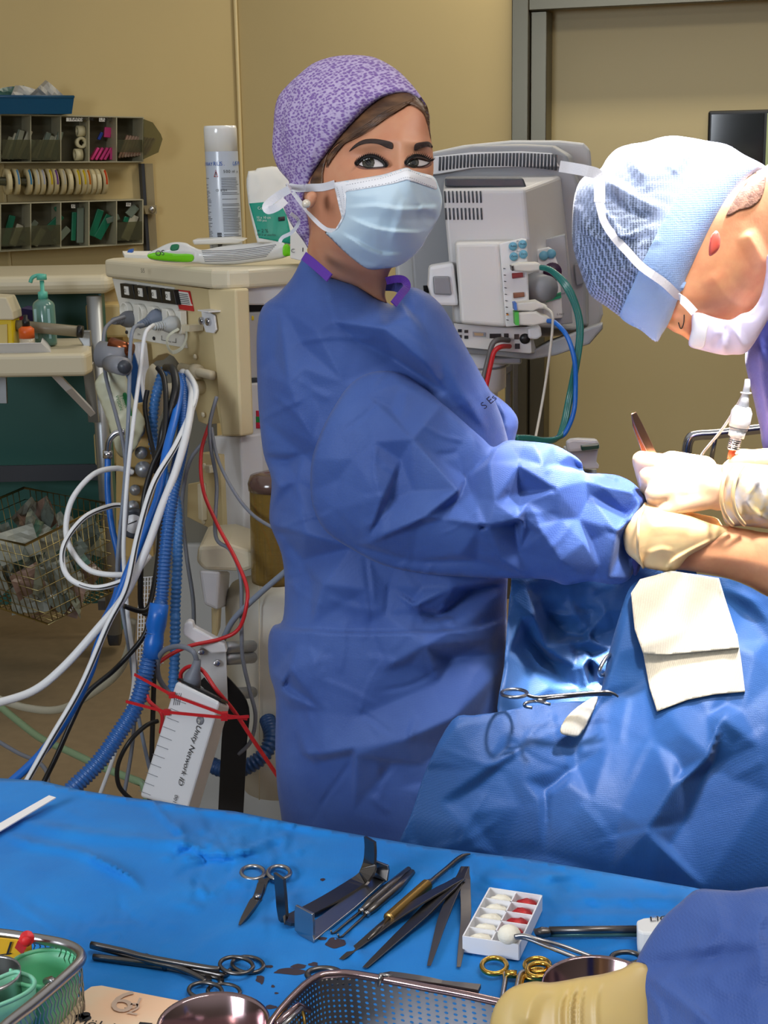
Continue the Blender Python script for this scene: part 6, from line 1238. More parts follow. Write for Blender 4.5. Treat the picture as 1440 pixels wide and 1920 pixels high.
b.tube([pq(976, 655), pq(960, 735)], [.004, .004], mat('orange_tip', (206, 84, 40), rough=.4), 8); b.obj('metal_tip', pc)
tag(cable('cable', [(1160 + x/4.571, 700 + y/4.571, Y) for x, y, Y in [(1098, 60, 1.66), (1060, 190, 1.68), (980, 340, 1.70), (880, 490, 1.72), (740, 660, 1.74), (700, 720, 1.74)]], .0016, M_gc), 'thin violet-grey wire trailing from the white handpiece', 'cable')
sf = thing('surgical_forceps', 'steel forceps pointing up out of the surgeon\'s gloved fist', 'forceps'); b = MB(); q = lambda x, y: (1160 + x/4.571, 700 + y/4.571)
M_st1 = mat('instrument_steel_warm', (200, 160, 140), rough=.25, metal=1)
b.bar([P(*q(x, y), 1.665) for x, y in [(128, 340), (165, 430), (230, 570), (300, 720)]], .009, .0016, M_st1, (.3, -1, 0), scale=[.7, 1, 1.1, 1.1]); b.obj('leg', sf, bevel=.0005)
b = MB(); b.bar([P(*q(x, y), 1.672) for x, y in [(128, 340), (150, 440), (200, 570), (250, 720)]], .009, .0016, M_st1, (.3, -1, 0), scale=[.7, 1, 1.1, 1.1]); b.obj('leg', sf, bevel=.0005)

# ------------------------------------------------------------------ side trolley at the left
tz = P(100, 505, 4.4)
tro = thing('supply_trolley', 'cream-topped trolley with teal side panels and a fold-down shelf', 'trolley')
zt, zb_ = P(170, 516, 4.35).z, P(170, 552, 4.35).z
b = MB(); xr = P(206, 530, 4.35).x; b.box(((xr - .31), 4.35 + .25, (zt + zb_)/2), (.62, .50, zt - zb_), M_cream); b.obj('worktop', tro, bevel=.03, bseg=4)
b = MB(); zf = .12; xp = P(182, 700, 4.4).x; b.box((xp - .3, 4.66, (zb_ + zf)/2 + .0), (.6, .04, zb_ - zf), M_teal); b.box((xp + .0 + .03, 4.62, (zb_+.55)/2), (.05, .12, zb_ - .55), M_beige); b.obj('side_panel', tro)
b = MB(); b.tube([P(176, 555, 4.38), Vector((P(176, 555, 4.38).x, 4.38, .1))], .022, M_alu, 16); b.obj('corner_post', tro)
b = MB(); b.box((P(184, 700, 4.4).x + .02, 4.42, (zb_ + .1)/2), (.008, .05, zb_ - .1), M_teal); b.obj('edge_trim', tro)
for i in range(4):
    zz = zb_ - .09 - i*.13; b = MB(); c = P(206, 560, 4.5); b.box((c.x - .005, 4.62, zz), (.13, .3, .1), mat('drawer_cream', (214, 190, 132), rough=.45)); b.obj('drawer', tro, bevel=.008)
b = MB(); b.tube([P(*a1(80, 1410), 4.12), P(*a1(450, 1445), 4.12)], .0155, mat('handle_grey', (128, 120, 100), rough=.4), 14); hr = b.obj('push_handle', tro); b = MB(); b.tube([P(*a1(438, 1444), 4.12), P(*a1(466, 1447), 4.12)], [.018, .017], M_black, 16); b.obj('end_cap', hr)
b = MB(); b.prism([P(*a1(x, y), 4.16) for x, y in [(430, 1470), (470, 1440), (505, 1440), (512, 1530), (470, 1530)]], (0, .02, 0), M_alu); b.obj('handle_bracket', tro, bevel=.003)
sz = P(100, 662, 4.0).z; sh = thing('fold_down_shelf', 'cream fold-down shelf on a white strut below the trolley top', 'shelf')
b = MB(); q = [Pz(*p, sz) for p in [(-60, 672), (166, 660), (172, 668)]]; f = [P(-80, 668, 3.98), P(160, 661, 3.98), P(172, 661, 4.05), P(172, 661, 4.36), P(-80, 668, 4.36)]
b.prism([Vector((p.x, p.y, sz)) for p in f], (0, 0, -(sz - P(100, 705, 4.0).z)), M_cream); b.obj('board', sh, bevel=.012, bseg=3)
b = MB(); b.bar([P(92, 690, 4.1), P(128, 728, 4.14), P(178, 780, 4.3)], .02, .012, M_whitep, (0, -1, 0)); b.obj('strut', sh, bevel=.001)
for q_ in ([P(165, 680, 4.2), P(176, 790, 4.3)], [P(2, 700, 4.2), P(4, 756, 4.2)]): b = MB(); b.bar(q_, .03, .012, M_alu, (0, -1, 0)); b.obj('shelf_rail', sh, bevel=.001)
b = MB(); zz = sz; t0_, t1_ = Pz(-50, 668, zz), Pz(98, 660, zz); tr_o = [Vector((P(-60, 650, 4.02).x, 4.02, zz)), Vector((P(95, 660, 4.02).x, 4.02, zz)), Vector((P(95, 660, 4.2).x, 4.2, zz)), Vector((P(-60, 650, 4.2).x, 4.2, zz))]
tr_u = [p + Vector((.02 if p.x > -.85 else -.02, -.02 if i < 2 else .02, .028)) for i, p in enumerate(tr_o)]; tr_in = [p + Vector((0, 0, -.001)) for p in tr_u]
b.add(tr_o + tr_u, [(0, 3, 2, 1), (0, 1, 5, 4), (1, 2, 6, 5), (2, 3, 7, 6), (3, 0, 4, 7)], M_whitep, False); tag(b.obj('shallow_tray', solid=.003), 'shallow white tray on the fold-down shelf', 'tray')
pb = thing('pump_bottle', 'teal hand-gel bottle with a pump on the shelf', 'bottle'); c = P(87, 650, 4.16); c.z = sz + .004
M_gel = mat('gel_teal', (110, 160, 150), rough=.2, trans=.3, coat=.4); hb = P(87, 560, 4.16).z - c.z; pxm_ = 2800/4.16
b = MB(); b.lathe([(.03, 0), (.031, .01), (.031, hb*.86), (.026, hb*.93), (.013, hb), (0, hb)], c, M_gel, 26); b.obj('bottle_body', pb); b = MB(); M_pmp = mat('pump_teal', (96, 190, 170), rough=.35)
b.lathe([(.0135, hb), (.0135, hb + .018), (.006, hb + .022), (.006, hb + .05), (0, hb+.05)], c, M_pmp, 18); b.tube(catmull([c + Vector((.012, 0, hb + .062)), c + Vector((-.01, 0, hb + .064)), c + Vector((-.026, 0, hb + .058)), c + Vector((-.032, 0, hb + .045))], 4), [.0055]*13, M_pmp, 10); b.lathe([(.014, hb+.052), (.014, hb+.066), (0, hb+.068)], c, M_pmp, 16); b.obj('pump', pb)
b = MB(); b.prism([c + Vector((x, -.0318 + abs(x)*.25, z)) for x, z in ((-.022, .02), (.022, .02), (.022, hb*.8), (-.022, hb*.8))], (0, -.0006, 0), mat('gel_label', (150, 190, 190), rough=.4)); b.obj('label', pb)
ob_ = thing('small_bottle', 'small orange-labelled bottle with a black cap in the white tray', 'bottle'); c = P(52, 655, 4.05); c.z = sz + .006
b = MB(); b.lathe([(.0205, 0), (.0205, .03)], c, mat('bottle_clear', (190, 180, 160), rough=.2), 20); b.lathe([(.021, .03), (.021, .055), (.012, .062)], c, mat('orange_label', (222, 96, 28), rough=.4), 20); b.obj('bottle_body', ob_); b = MB(); b.lathe([(.0105, .06), (.0105, .078), (.006, .082), (.006, .092), (0, .092)], c, M_black, 16); b.obj('cap', ob_)
sc_ = thing('sharps_container', 'yellow sharps box with a cream lid at the left edge of the shelf', 'container')
b = MB(); c0_, c1_ = P(-40, 655, 4.08), P(22, 600, 4.08); b.box(((c0_.x + c1_.x)/2, 4.12, sz + (c1_.z - sz)/2 + .003), (c1_.x - c0_.x, .08, c1_.z - sz), mat('sharps_yellow', (226, 196, 20), rough=.4), taper=1.05); b.obj('box', sc_, bevel=.004)
b = MB(); b.prism([P(x, y, 4.07) for x, y in [(-45, 600), (26, 600), (24, 585), (12, 558), (-45, 555)]], (0, .1, 0), M_cream); b.obj('lid', sc_, bevel=.004); b = MB(); b.prism([P(x, y, 4.073) for x, y in [(-10, 610), (13, 608), (14, 648), (-10, 650)]], (0, .004, 0), mat('sharps_label', (206, 186, 120), rough=.6)); b.obj('label', sc_)
gbx = thing('glove_carton', 'dark blue and purple carton behind the pump bottle', 'box'); b = MB(); b.prism([P(x, y, 4.24) for x, y in [(22, 586), (40, 578), (68, 582), (66, 640), (22, 640)]], (0, .08, 0), mat('carton_blue', (36, 28, 84), rough=.5)); b.prism([P(x, y, 4.238) for x, y in [(22, 600), (50, 590), (50, 600), (22, 612)]], (0, .001, 0), mat('carton_red', (130, 30, 60))); b.obj('carton', gbx, bevel=.002)
b = MB(); b.tube([P(212, 1178, 4.5) + Vector((-.01, 0, 0)), P(212, 1178, 4.5) + Vector((.02, 0, 0))], .055, M_darkp, 22); b.box(P(205, 1130, 4.5), (.06, .06, .03), M_greyp); b.obj('castor', tro)
# wire basket with packets
bk = thing('wire_basket', 'brass-coloured wire basket full of clear packets below the shelf', 'basket'); M_wire = mat('wire_brass', (150, 138, 96), rough=.3, metal=1)
kA = P(47, 1022, 3.80); zt_ = kA.z; kB = Pz(203, 944, zt_); kD = Pz(-120, 985, zt_); kC = kB + kD - kA
kb = P(90, 1170, 3.86); zb2 = kb.z; lA = kb; lB = Pz(212, 1110, zb2); lD = Pz(-60, 1120, zb2); lC = lB + lD - lA
Tq = [kA, kB, kC, kD]; Bq = [lA, lB, lC, lD]
b = MB(); b.tube(Tq, .004, M_wire, 8, closed=True); b.tube(Bq, .003, M_wire, 8, closed=True); b.obj('rim', bk)
for s_ in range(4):
    b = MB(); a0, a1_, b0, b1 = Tq[s_], Tq[(s_+1) % 4], Bq[s_], Bq[(s_+1) % 4]
    for i in range(1, 14): t_ = i/14; b.tube([a0.lerp(a1_, t_), b0.lerp(b1, t_)], .0014, M_wire, 5)
    for j in range(1, 7): t_ = j/7; b.tube([a0.lerp(b0, t_), a1_.lerp(b1, t_)], .0014, M_wire, 5)
    b.obj('wire_side', bk)
b = MB()
for i in range(1, 12): t_ = i/12; b.tube([lA.lerp(lB, t_), lD.lerp(lC, t_)], .0014, M_wire, 5); b.tube([lA.lerp(lD, t_), lB.lerp(lC, t_)], .0014, M_wire, 5)
b.obj('wire_floor', bk)
b = MB(); b.box((kB + kC)/2 + Vector((-.1, .1, .05)), (.5, .01, .05), M_darkp); b.obj('hanging_rail', bk)
def packet_mesh(name, seed, w, h, m):
    R = random.Random(seed); b = MB(); n = 7; vs_ = []
    for side in (1, -1):
        for j in range(n):
            for i in range(n):
                x, y = (i/(n-1) - .5), (j/(n-1) - .5); e = (1 - (2*x)**2) * (1 - (2*y)**2); z = side * (.012 * e + (R.uniform(-.005, .005) if 0 < i < n-1 and 0 < j < n-1 else 0)); vs_.append((x*w, z + .01*math.sin(x*5 + seed), y*h))
    fs = []
    for s_ in (0, 1):
        o_ = s_*n*n
        for j in range(n-1):
            for i in range(n-1):
                f_ = (o_+j*n+i, o_+j*n+i+1, o_+(j+1)*n+i+1, o_+(j+1)*n+i); fs.append(f_ if s_ == 0 else f_[::-1])
    b.add(vs_, fs, m, False); return b.mesh(name)
M_pk = [mat('packet_clear_grey', (112, 122, 114), rough=.18, coat=.6), mat('packet_white', (146, 150, 140), rough=.3, coat=.4), mat('packet_green_tint', (80, 116, 104), rough=.2, coat=.6), mat('packet_pinkish', (130, 106, 94), rough=.3, coat=.3)]
pm_w = packet_mesh('white_packet', 9, .15, .10, M_paper)
pm = [packet_mesh('sterile_packet', k, .13, .10, M_pk[k % 4]) for k in range(4)]
from mathutils import Euler
R = random.Random(12)
for i in range(95):
    u, v_ = R.uniform(.08, .92), R.uniform(.05, .7); lev = R.uniform(.04, 1.1)
    pb_ = lA.lerp(lB, u); pd_ = lD.lerp(lC, u); base_p = pb_.lerp(pd_, v_); pt_ = kA.lerp(kB, u).lerp(kD.lerp(kC, u), v_); p = base_p.lerp(pt_, lev * .8)
    o = bpy.data.objects.new('sterile_packet', pm[R.choice((0, 0, 1, 1, 2, 3))]); COL.objects.link(o); o.location = p; o.rotation_euler = Euler((R.uniform(-.6, .6), R.uniform(-1.2, 1.2), R.uniform(0, 3.1))); o.scale = (R.uniform(.5, .9),) * 3
    tag(o, 'clear sterile packet heaped in the wire basket', 'packet', 'packets heaped in the wire basket')

# ------------------------------------------------------------------ bins on the left wall
AW = lambda x, y, off=0.0: WLf(*aw(x, y), off)
fW = lambda px, py, off=0.0: WLf(px, py, off); fW.n = nL; fW.d = dL
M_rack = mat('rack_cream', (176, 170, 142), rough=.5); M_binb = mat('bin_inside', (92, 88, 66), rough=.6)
M_front = mat('bin_front_clear', (150, 150, 120), rough=.1, trans=.85, spec=.5)
def rack(name, label, corners, divs, D):
    t = thing(name, label, 'storage rack'); (xa, ya), (xb, yb), (xc, yc), (xd, yd) = corners
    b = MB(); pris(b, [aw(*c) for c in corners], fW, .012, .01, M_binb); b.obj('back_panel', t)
    b = MB()
    def rail(p, q, w=10): 
        p0, q0 = Vector(p), Vector(q); d = (q0 - p0).normalized(); n_ = Vector((-d.y, d.x)) * w/2; pris(b, [aw(*(p0 + n_)), aw(*(q0 + n_)), aw(*(q0 - n_)), aw(*(p0 - n_))], fW, D, D - .002, M_rack)
    rail(corners[0], corners[1]); rail(corners[3], corners[2]); rail(corners[1], corners[2]); rail(corners[0], corners[3])
    b.obj('frame', t)
    for x in divs:
        b = MB(); tt = (x - xa)/(xb - xa); y0, y1 = ya + (yb-ya)*tt, yd + (yc-yd)*tt; pris(b, [aw(x-4, y0), aw(x+4, y0), aw(x+4, y1), aw(x-4, y1)], fW, D, D - .002, M_rack); b.obj('divider', t)
    return t
D = .11
r1 = rack('bin_rack', 'upper row of cream-framed see-through bins on the left wall', [(-140, 296), (1250, 326), (1245, 712), (-140, 718)], [5, 268, 530, 776, 1016], D)
r2 = rack('bin_rack', 'lower row of cream-framed see-through bins with green syringe packs', [(-140, 1082), (1245, 1042), (1245, 1424), (-140, 1500)], [5, 268, 530, 776, 1016], D)
for (x0, x1, y0, y1) in ((20, 262, 520, 690), (275, 524, 520, 700), (1025, 1240, 520, 630)): b = MB(); pris(b, [aw(x0, y0), aw(x1, y0), aw(x1, y1), aw(x0, y1)], fW, D + .03, .002, M_front); b.obj('bin_front', r1)
b = MB(); pris(b, [aw(1250, 340), aw(1330, 370), aw(1400, 470), aw(1416, 515), aw(1380, 630), aw(1250, 690)], fW, D + .04, .004, M_front); b.obj('tilted_bin_side', r1)
for (x0, x1, y0, y1) in ((12, 262, 1290, 1450), (275, 524, 1270, 1440), (1024, 1236, 1240, 1400)): b = MB(); pris(b, [aw(x0, y0), aw(x1, y0 - 10), aw(x1, y1 - 10), aw(x0, y1)], fW, D + .03, .002, M_front); b.obj('bin_front', r2)
for t_, tx, x, y, w_ in ((r1, 'TRANSPORE', 578, 345, 140), (r1, 'LIGNE', 864, 347, 50), (r2, 'BD1', 622, 1100, 34), (r2, 'BD2', 1100, 1085, 40)):
    b = MB(); pris(b, [aw(x, y - 17), aw(x + w_, y - 15), aw(x + w_, y + 15), aw(x, y + 15)], fW, D + .006, .002, M_paper); b.text(tx, AW(x + w_*.1, y + 8, D + .008), -dL, Z_, .016, M_ink); b.obj('bin_label', t_)
b = MB(); pris(b, [aw(1230, 728), aw(1256, 728), aw(1306, 1530), aw(1280, 1530)], fW, .03, .028, M_darkp); pris(b, [aw(1258, 728), aw(1330, 728), aw(1375, 1530), aw(1308, 1530)], fW, .02, .018, mat('rail_grey', (150, 138, 108), rough=.5)); pris(b, [aw(1250, 1095), aw(1362, 1092), aw(1368, 1165), aw(1270, 1168)], fW, .05, .02, mat('rail_grey', (150, 138, 108)))
b.lathe([(.012, 0), (.012, .004), (0, .004)], AW(1325, 1130, .05), M_chrome, 12, ax=(-dL, Z_, nL)); tag(b.obj('mounting_rail'), 'grey rail with a bolted clamp beside the wall bins', 'rail')
# packs in the bins
ORD = ['first', 'second', 'third', 'fourth', 'fifth', 'sixth', 'seventh', 'eighth', 'ninth', 'tenth', 'eleventh', 'twelfth', 'thirteenth', 'fourteenth', 'fifteenth', 'sixteenth']
CN = {None: 'plain cream', (90, 140, 180): 'pale blue', (60, 130, 170): 'blue', (200, 200, 190): 'white', (180, 180, 190): 'grey', (214, 184, 20): 'yellow', (110, 70, 140): 'violet', (196, 190, 170): 'whitish', (200, 110, 20): 'orange', (214, 70, 20): 'red-orange'}
def wpack(x0, y0, x1, y1, wd, m, label, cat, group=None, off=.06, nm='sterile_pack', th=.01):
    p, q = Vector((x0, y0)), Vector((x1, y1)); d = (q - p).normalized(); n_ = Vector((-d.y, d.x)) * wd/2; b = MB(); pris(b, [aw(*(p + n_)), aw(*(q + n_)), aw(*(q - n_)), aw(*(p - n_))], fW, off, th, m); return tag(b.obj(nm, bevel=.002), label, cat, group)
R = random.Random(7); PW = [mat('pack_a', (150, 150, 128), rough=.4), mat('pack_b', (176, 172, 150), rough=.5), mat('pack_c', (110, 122, 108), rough=.4)]
for x0, x1 in ((20, 250), (280, 520)):
    for i in range(6): x = x0 + 10 + i*(x1-x0-60)/5; wpack(x, 690 - R.uniform(0, 20), x + 80 + R.uniform(-20, 30), 470 + R.uniform(-40, 60), 46, PW[i % 3], 'pale sterile pack in the %s upper bin, %s from its left end' % ('first' if x0 < 100 else 'second', ORD[i]), 'pack', 'sterile packs in the upper left bins', .05 + .008*i)
for i in range(10): x = 1040 + i*26; wpack(x, 680 - i*3, x + 76, 480 + i*3, 20, mat('pack_rose', (170, 128, 110), rough=.5, color2=(196, 176, 150), vscale=60), 'pinkish slim pack in the fifth upper bin, %s from the left' % ORD[i], 'pack', 'pink-printed packs in the fifth upper bin', .05 + .006*i)
for i in range(5): x = (800, 838, 880, 915, 972)[i]; wpack(x, 695, x + (60 if i < 4 else 2), 590, 22, mat('hot_pink', (214, 60, 130), rough=.4), 'pink-capped marker pen in the fourth upper bin, %s from the left' % ORD[i], 'pen', 'pink pens in the fourth upper bin', .07, 'marker_pen', .02)
wpack(935, 500, 945, 412, 60, mat('hot_pink', (214, 60, 130)), 'pink cap block above the pens in the fourth bin', 'pack', None, .06); wpack(862, 520, 892, 456, 26, mat('royal_blue', (20, 50, 140), rough=.4), 'dark blue cap among the pink pens', 'pen', None, .072, 'marker_pen')
for lab, x, y, r_ in (('upright tape roll at the top of the third bin', 700, 445, 46), ('tape roll seen through its hole in the third bin', 704, 545, 48), ('tape roll lying at the bottom of the third bin', 680, 650, 50)):
    b = MB(); c = AW(x, y, .07); rr = r_/4.645/2800*5.1; ax_ = ((-dL), Z_, nL) if y == 545 else (nL, Z_, dL); b.lathe([(rr*.55, -.012), (rr, -.012), (rr, .012), (rr*.55, .012), (rr*.55, -.012)], c, mat('tape_cream', (214, 204, 164), rough=.5), 22, ax=ax_); tag(b.obj('tape_roll'), lab, 'tape')
for i, (x0, y0, x1, y1, w_, g_) in enumerate([(40, 1440, 110, 1180, 60, 1), (110, 1440, 180, 1260, 60, 0), (190, 1400, 320, 1230, 50, 0), (300, 1440, 380, 1300, 60, 0), (420, 1300, 540, 1180, 60, 1), (480, 1420, 600, 1290, 60, 0), (480, 1130, 520, 1110, 40, 1), (640, 1400, 650, 1150, 40, 1), (700, 1420, 704, 1110, 60, 0), (800, 1360, 880, 1130, 60, 1), (850, 1380, 960, 1180, 70, 1), (930, 1230, 1040, 1190, 50, 0), (1080, 1210, 1120, 1220, 50, 1), (1090, 1390, 1180, 1180, 70, 0), (1120, 1180, 1190, 1100, 70, 0)]):
    wpack(x0, y0, x1, y1, w_, mat('syringe_green', (20, 104, 76), rough=.3) if g_ else PW[i % 3], ('green' if g_ else 'pale') + ' syringe pack in the lower bin row, %s from the left' % ORD[i], 'pack', 'syringe packs in the lower bins', .05 + .003*i)
# row of label rolls on a rod
b = MB(); b.tube([AW(-60, 880, .09), AW(905, 890, .09)], .014, M_front, 12); b.tube([AW(-60, 880, .09), AW(905, 890, .09)], .006, M_rack, 8); tag(b.obj('roll_rod'), 'rod carrying the label rolls between the two bin rows', 'rod')
rc_ = [(60, None), (130, (90, 140, 180)), (235, (60, 130, 170)), (300, (200, 200, 190)), (350, (180, 180, 190)), (415, (214, 184, 20)), (465, (110, 70, 140)), (530, (196, 190, 170)), (590, None), (655, (214, 184, 20)), (705, (214, 184, 20)), (745, (200, 110, 20)), (790, None), (835, None), (890, (214, 70, 20))]
for i, (x, c_) in enumerate(rc_):
    t = thing('label_roll', ('label roll with a %s label' % CN.get(c_, 'cream')) + ' on the rod, %s from the left' % ORD[i], 'label roll', 'label rolls on the rod between the bins'); c = AW(x, 885, .09)
    b = MB(); b.lathe([(.02, -.007), (.042, -.007), (.042, .007), (.02, .007), (.02, -.007)], c, mat('roll_backing', (196, 182, 140), rough=.6), 26, ax=(nL, Z_, dL)); b.obj('roll', t)
    b = MB(); R2 = .0425; pts = [c + nL * (R2*math.cos(a_)) + Z_ * (R2*math.sin(a_)) for a_ in [(-.2 if c_ else -.6) + k*.15 for k in range(9)]]; b.bar(pts, .011, .001, mat('roll_lab_%s' % (str(c_)), c_ or (206, 194, 154), rough=.5), dL) if False else b.sweep(pts, [(-.0055, -.0005), (.0055, -.0005), (.0055, .0005), (-.0055, .0005)], mat('roll_lab_%s' % (str(c_)), c_ or (206, 194, 154), rough=.5), up=None, smooth=False); b.obj('label_strip', t)
# blue tray on top
bt = thing('blue_tray', 'dark blue plastic tray on top of the wall bins', 'tray'); M_bt = mat('tray_blue', (0, 74, 112), rough=.4)
b = MB(); pts0 = [aw(-160, 292), aw(600, 296), aw(612, 175), aw(606, 140), aw(-160, 120)]; o0 = [fW(*p, .16) for p in pts0]
zb3 = AW(300, 294, .12).z; zt3 = AW(600, 150, .12).z; x0v, x1v = AW(-160, 290, .10), AW(604, 294, .10)
ln = (Vector((x0v.x, x0v.y, 0)) - Vector((x1v.x, x1v.y, 0))).length; e0 = Vector((x1v.x, x1v.y, 0))
def tb_(u, v_, z): p = e0 + dL * u + nL * v_; return Vector((p.x, p.y, z))
lo_, hi_ = [tb_(.008, -.075, zb3), tb_(.008, .045, zb3), tb_(ln, .045, zb3), tb_(ln, -.075, zb3)], [tb_(0, -.085, zt3), tb_(0, .055, zt3), tb_(ln, .055, zt3), tb_(ln, -.085, zt3)]
b.add(lo_ + hi_, [(0, 1, 2, 3), (0, 4, 5, 1), (1, 5, 6, 2), (2, 6, 7, 3), (3, 7, 4, 0)], M_bt, False); b.obj('tub', bt, solid=.004)
b = MB(); b.tube([p + Vector((0, 0, 0)) for p in hi_], .005, M_bt, 6, closed=True); b.obj('rim', bt)
for i, (x, y, lab) in enumerate([(80, 130, 'green-edged white packet at the left of the blue tray'), (230, 125, 'flat white packet in the middle of the blue tray'), (420, 110, 'crumpled white packet sticking up from the blue tray')]):
    o = bpy.data.objects.new('white_packet', pm_w if i else pm[2]); COL.objects.link(o); o.location = AW(x, y + 28, .10); o.rotation_euler = Euler((.4 + i*.2, .3*i - .2, .6 + i*.3)); o.scale = (.8, .8, .7); tag(o, lab, 'packet')
# ------------------------------------------------------------------ instruments and trays on the table
M_ins = mat('instrument_steel', (176, 174, 174), rough=.28, metal=1)
M_insd = mat('instrument_steel_dark', (112, 108, 106), rough=.32, metal=1)
M_gold = mat('gold_plated', (214, 170, 80), rough=.2, metal=1)
M_ro = mat('pink_steel_rim', (176, 150, 152), rough=.15, metal=1)
UP = (0, 0, 1)
i4 = lambda x, y: (420 + x/2.4, 1540 + y/2.4)
i5 = lambda x, y: (840 + x/2.4, 1560 + y/2.4)
i6 = lambda x, y: (x/2.5714, 1560 + y/2.5714)
i7 = lambda x, y: (x/4.5, 1720 + y/4.5)
HZ = .004
def TT(L, fn, h=HZ): return [T(*fn(p[0], p[1]), p[2] if len(p) > 2 else h) for p in L]
def ring(b, pts, r, m, n=4): b.tube(catmull(pts, n, True), r, m, 8, closed=True)
def ringpts(c, rx, ry, fn, h=HZ, rot=0, n=10):
    out = []
    for i in range(n):
        a = 2*math.pi*i/n; dx, dy = rx*math.cos(a), ry*math.sin(a); r_ = math.radians(rot)
        out.append(T(*fn(c[0] + dx*math.cos(r_) - dy*math.sin(r_), c[1] + dx*math.sin(r_) + dy*math.cos(r_)), h))
    return out
def clamp(name, label, cat, halves, m, fn, r=.0022, joint=None, ratchet=None, tipr=.5, group=None):
    """two-ring instrument: halves = [(ring centre, rx, ry, rot, shank points to the tip, height)]"""
    t = thing(name, label, cat, group)
    for (c, rx, ry, rot, shank, h) in halves:
        b = MB(); ring(b, ringpts(c, rx, ry, fn, h, rot), r*.85, m)
        q = catmull(TT(shank, fn, h), 4); n = len(q); b.tube(q, [r*(1.0 + .25*math.sin(math.pi*i/n)) * (1 - (1-tipr)*max(0, i/n - .6)/.4) for i in range(n)], m, 8); b.obj('half', t)
    if joint: b = MB(); b.lathe([(r*1.7, -r*1.4), (r*1.7, r*1.4), (0, r*1.6)], T(*fn(*joint), HZ + .001), m, 12); b.obj('box_joint', t)
    if ratchet:
        b = MB()
        for a, c in ratchet: b.bar([T(*fn(*a), HZ), T(*fn(*c), HZ)], .004, .002, m, UP)
        b.obj('ratchet', t)
    return t
# curved scissors at centre left
sc1 = thing('scissors', 'ring-handled surgical scissors pointing to the lower left, left of the retractors', 'scissors')
for c, pts in (((130, 232), [(175, 250), (150, 262), (155, 250)]), ((247, 232), [])):
    pass
b = MB(); ring(b, ringpts((130, 232), 52, 30, i4), .0022, M_ins); b.bar(catmull(TT([(165, 258), (166, 285), (155, 325), (138, 360), (100, 420), (70, 466)], i4, .006), 4), .0075, .003, M_insd, UP, scale=[.6]*4 + [.9]*8 + [1.1, 1.1, 1, .9, .8, .7, .55, .4, .25]); b.obj('blade', sc1)
b = MB(); ring(b, ringpts((248, 232), 50, 30, i4), .0022, M_ins); b.bar(catmull(TT([(205, 262), (185, 268), (170, 310), (152, 352), (118, 405), (72, 464)], i4, .003), 4), .0075, .003, M_insd, UP, scale=[.6]*4 + [.9]*8 + [1.1, 1, .9, .8, .7, .6, .5, .4, .25]); b.obj('blade', sc1)
b = MB(); b.lathe([(.003, 0), (.003, .002), (0, .0025)], T(*i4(152, 340), .008), M_ins, 12); b.obj('screw', sc1)
# two bent retractors
t = thing('retractor', 'dark double-ended retractor with upright hooked ends, the rear one of the pair', 'retractor')
top = T(*i4(305, 455), .004); 
def at_same(px, py, base): return plane_pt(px, py, (base.x, base.y, base.z), (0, -1, 0))
p0 = T(*i4(310, 455), .006); p1 = T(*i4(645, 245), .006)
b = MB(); b.bar(catmull([at_same(*i4(250, 245), T(*i4(262, 455), .004)), at_same(*i4(258, 330), T(*i4(262, 455), .004)), at_same(*i4(266, 420), T(*i4(262, 455), .004)), T(*i4(285, 448), .007), T(*i4(340, 425), .006), T(*i4(480, 350), .006), T(*i4(600, 275), .006), T(*i4(640, 240), .012), at_same(*i4(655, 190), p1), at_same(*i4(660, 130), p1), at_same(*i4(657, 80), p1)], 5), .0165, .0028, M_insd, None, side=(.56, -.83, 0)); 
b.obj('blade', t, bevel=.0008)
t = thing('retractor', 'second double-ended retractor with its square hooked end towards the front', 'retractor')
q0 = T(*i4(365, 520), .003); q1 = T(*i4(708, 250), .006)
b = MB(); b.bar([at_same(*i4(364, 395), q0), at_same(*i4(363, 430), q0), at_same(*i4(364, 500), q0), T(*i4(372, 522), .004), T(*i4(400, 500), .004), T(*i4(560, 375), .004), T(*i4(690, 260), .004), T(*i4(704, 243), .010), at_same(*i4(708, 215), q1), at_same(*i4(706, 185), q1)], .021, .0028, M_ins, None, side=(.72, -.69, 0), scale=[1, 1.1, 1.1, 1, .9, .85, .85, .9, .9, .9])
b.obj('blade', t, bevel=.0008)
# two thin hooks
for k, (lab, L) in enumerate((('thin double-pronged hook, left of the pair of probes', [(832, 216), (760, 280), (660, 365), (622, 400), (560, 450), (500, 500), (486, 508)]), ('thin hook lying right beside the other probe', [(848, 228), (790, 290), (690, 375), (646, 413), (590, 465), (532, 518), (518, 524)]))):
    t = thing('skin_hook', lab, 'surgical hook'); q = TT(L, i4, .004); b = MB(); b.tube(q[:4], [.003, .0042, .004, .0026], M_insd, 8); b.obj('handle', t)
    b = MB(); b.tube([q[3], q[3].lerp(q[4], .12)], .0030, M_ins, 10); b.obj('collar', t); b = MB(); b.tube(q[3:] + [q[-1] + Vector((-.001, 0, .004))], [.0016, .0013, .0011, .001, .0008], M_insd, 6); b.obj('tip', t)
# dissector with gold ridged handle
t = thing('dissector', 'slim dissector with a ribbed gold handle and a long curved tip', 'dissector'); b = MB(); q = TT([(915, 285), (740, 440)], i4, .006); n = 60
b.tube([q[0].lerp(q[1], i/n) for i in range(n+1)], [.0052 + .0006*((i % 2)*2-1) for i in range(n+1)], mat('bronze_grip', (176, 140, 84), rough=.35, metal=1), 10); b.obj('handle', t)
b = MB(); b.tube(catmull(TT([(912, 288), (935, 268), (1000, 215), (1050, 172), (1085, 152), (1108, 147)], i4, .006), 3), [.004]*3 + [.0024]*9 + [.0018, .0014, .0010, .0008], M_insd, 8); b.tube(TT([(742, 438), (690, 490), (650, 530)], i4, .006), [.003, .0022, .0012], M_insd, 8); b.obj('shaft', t)
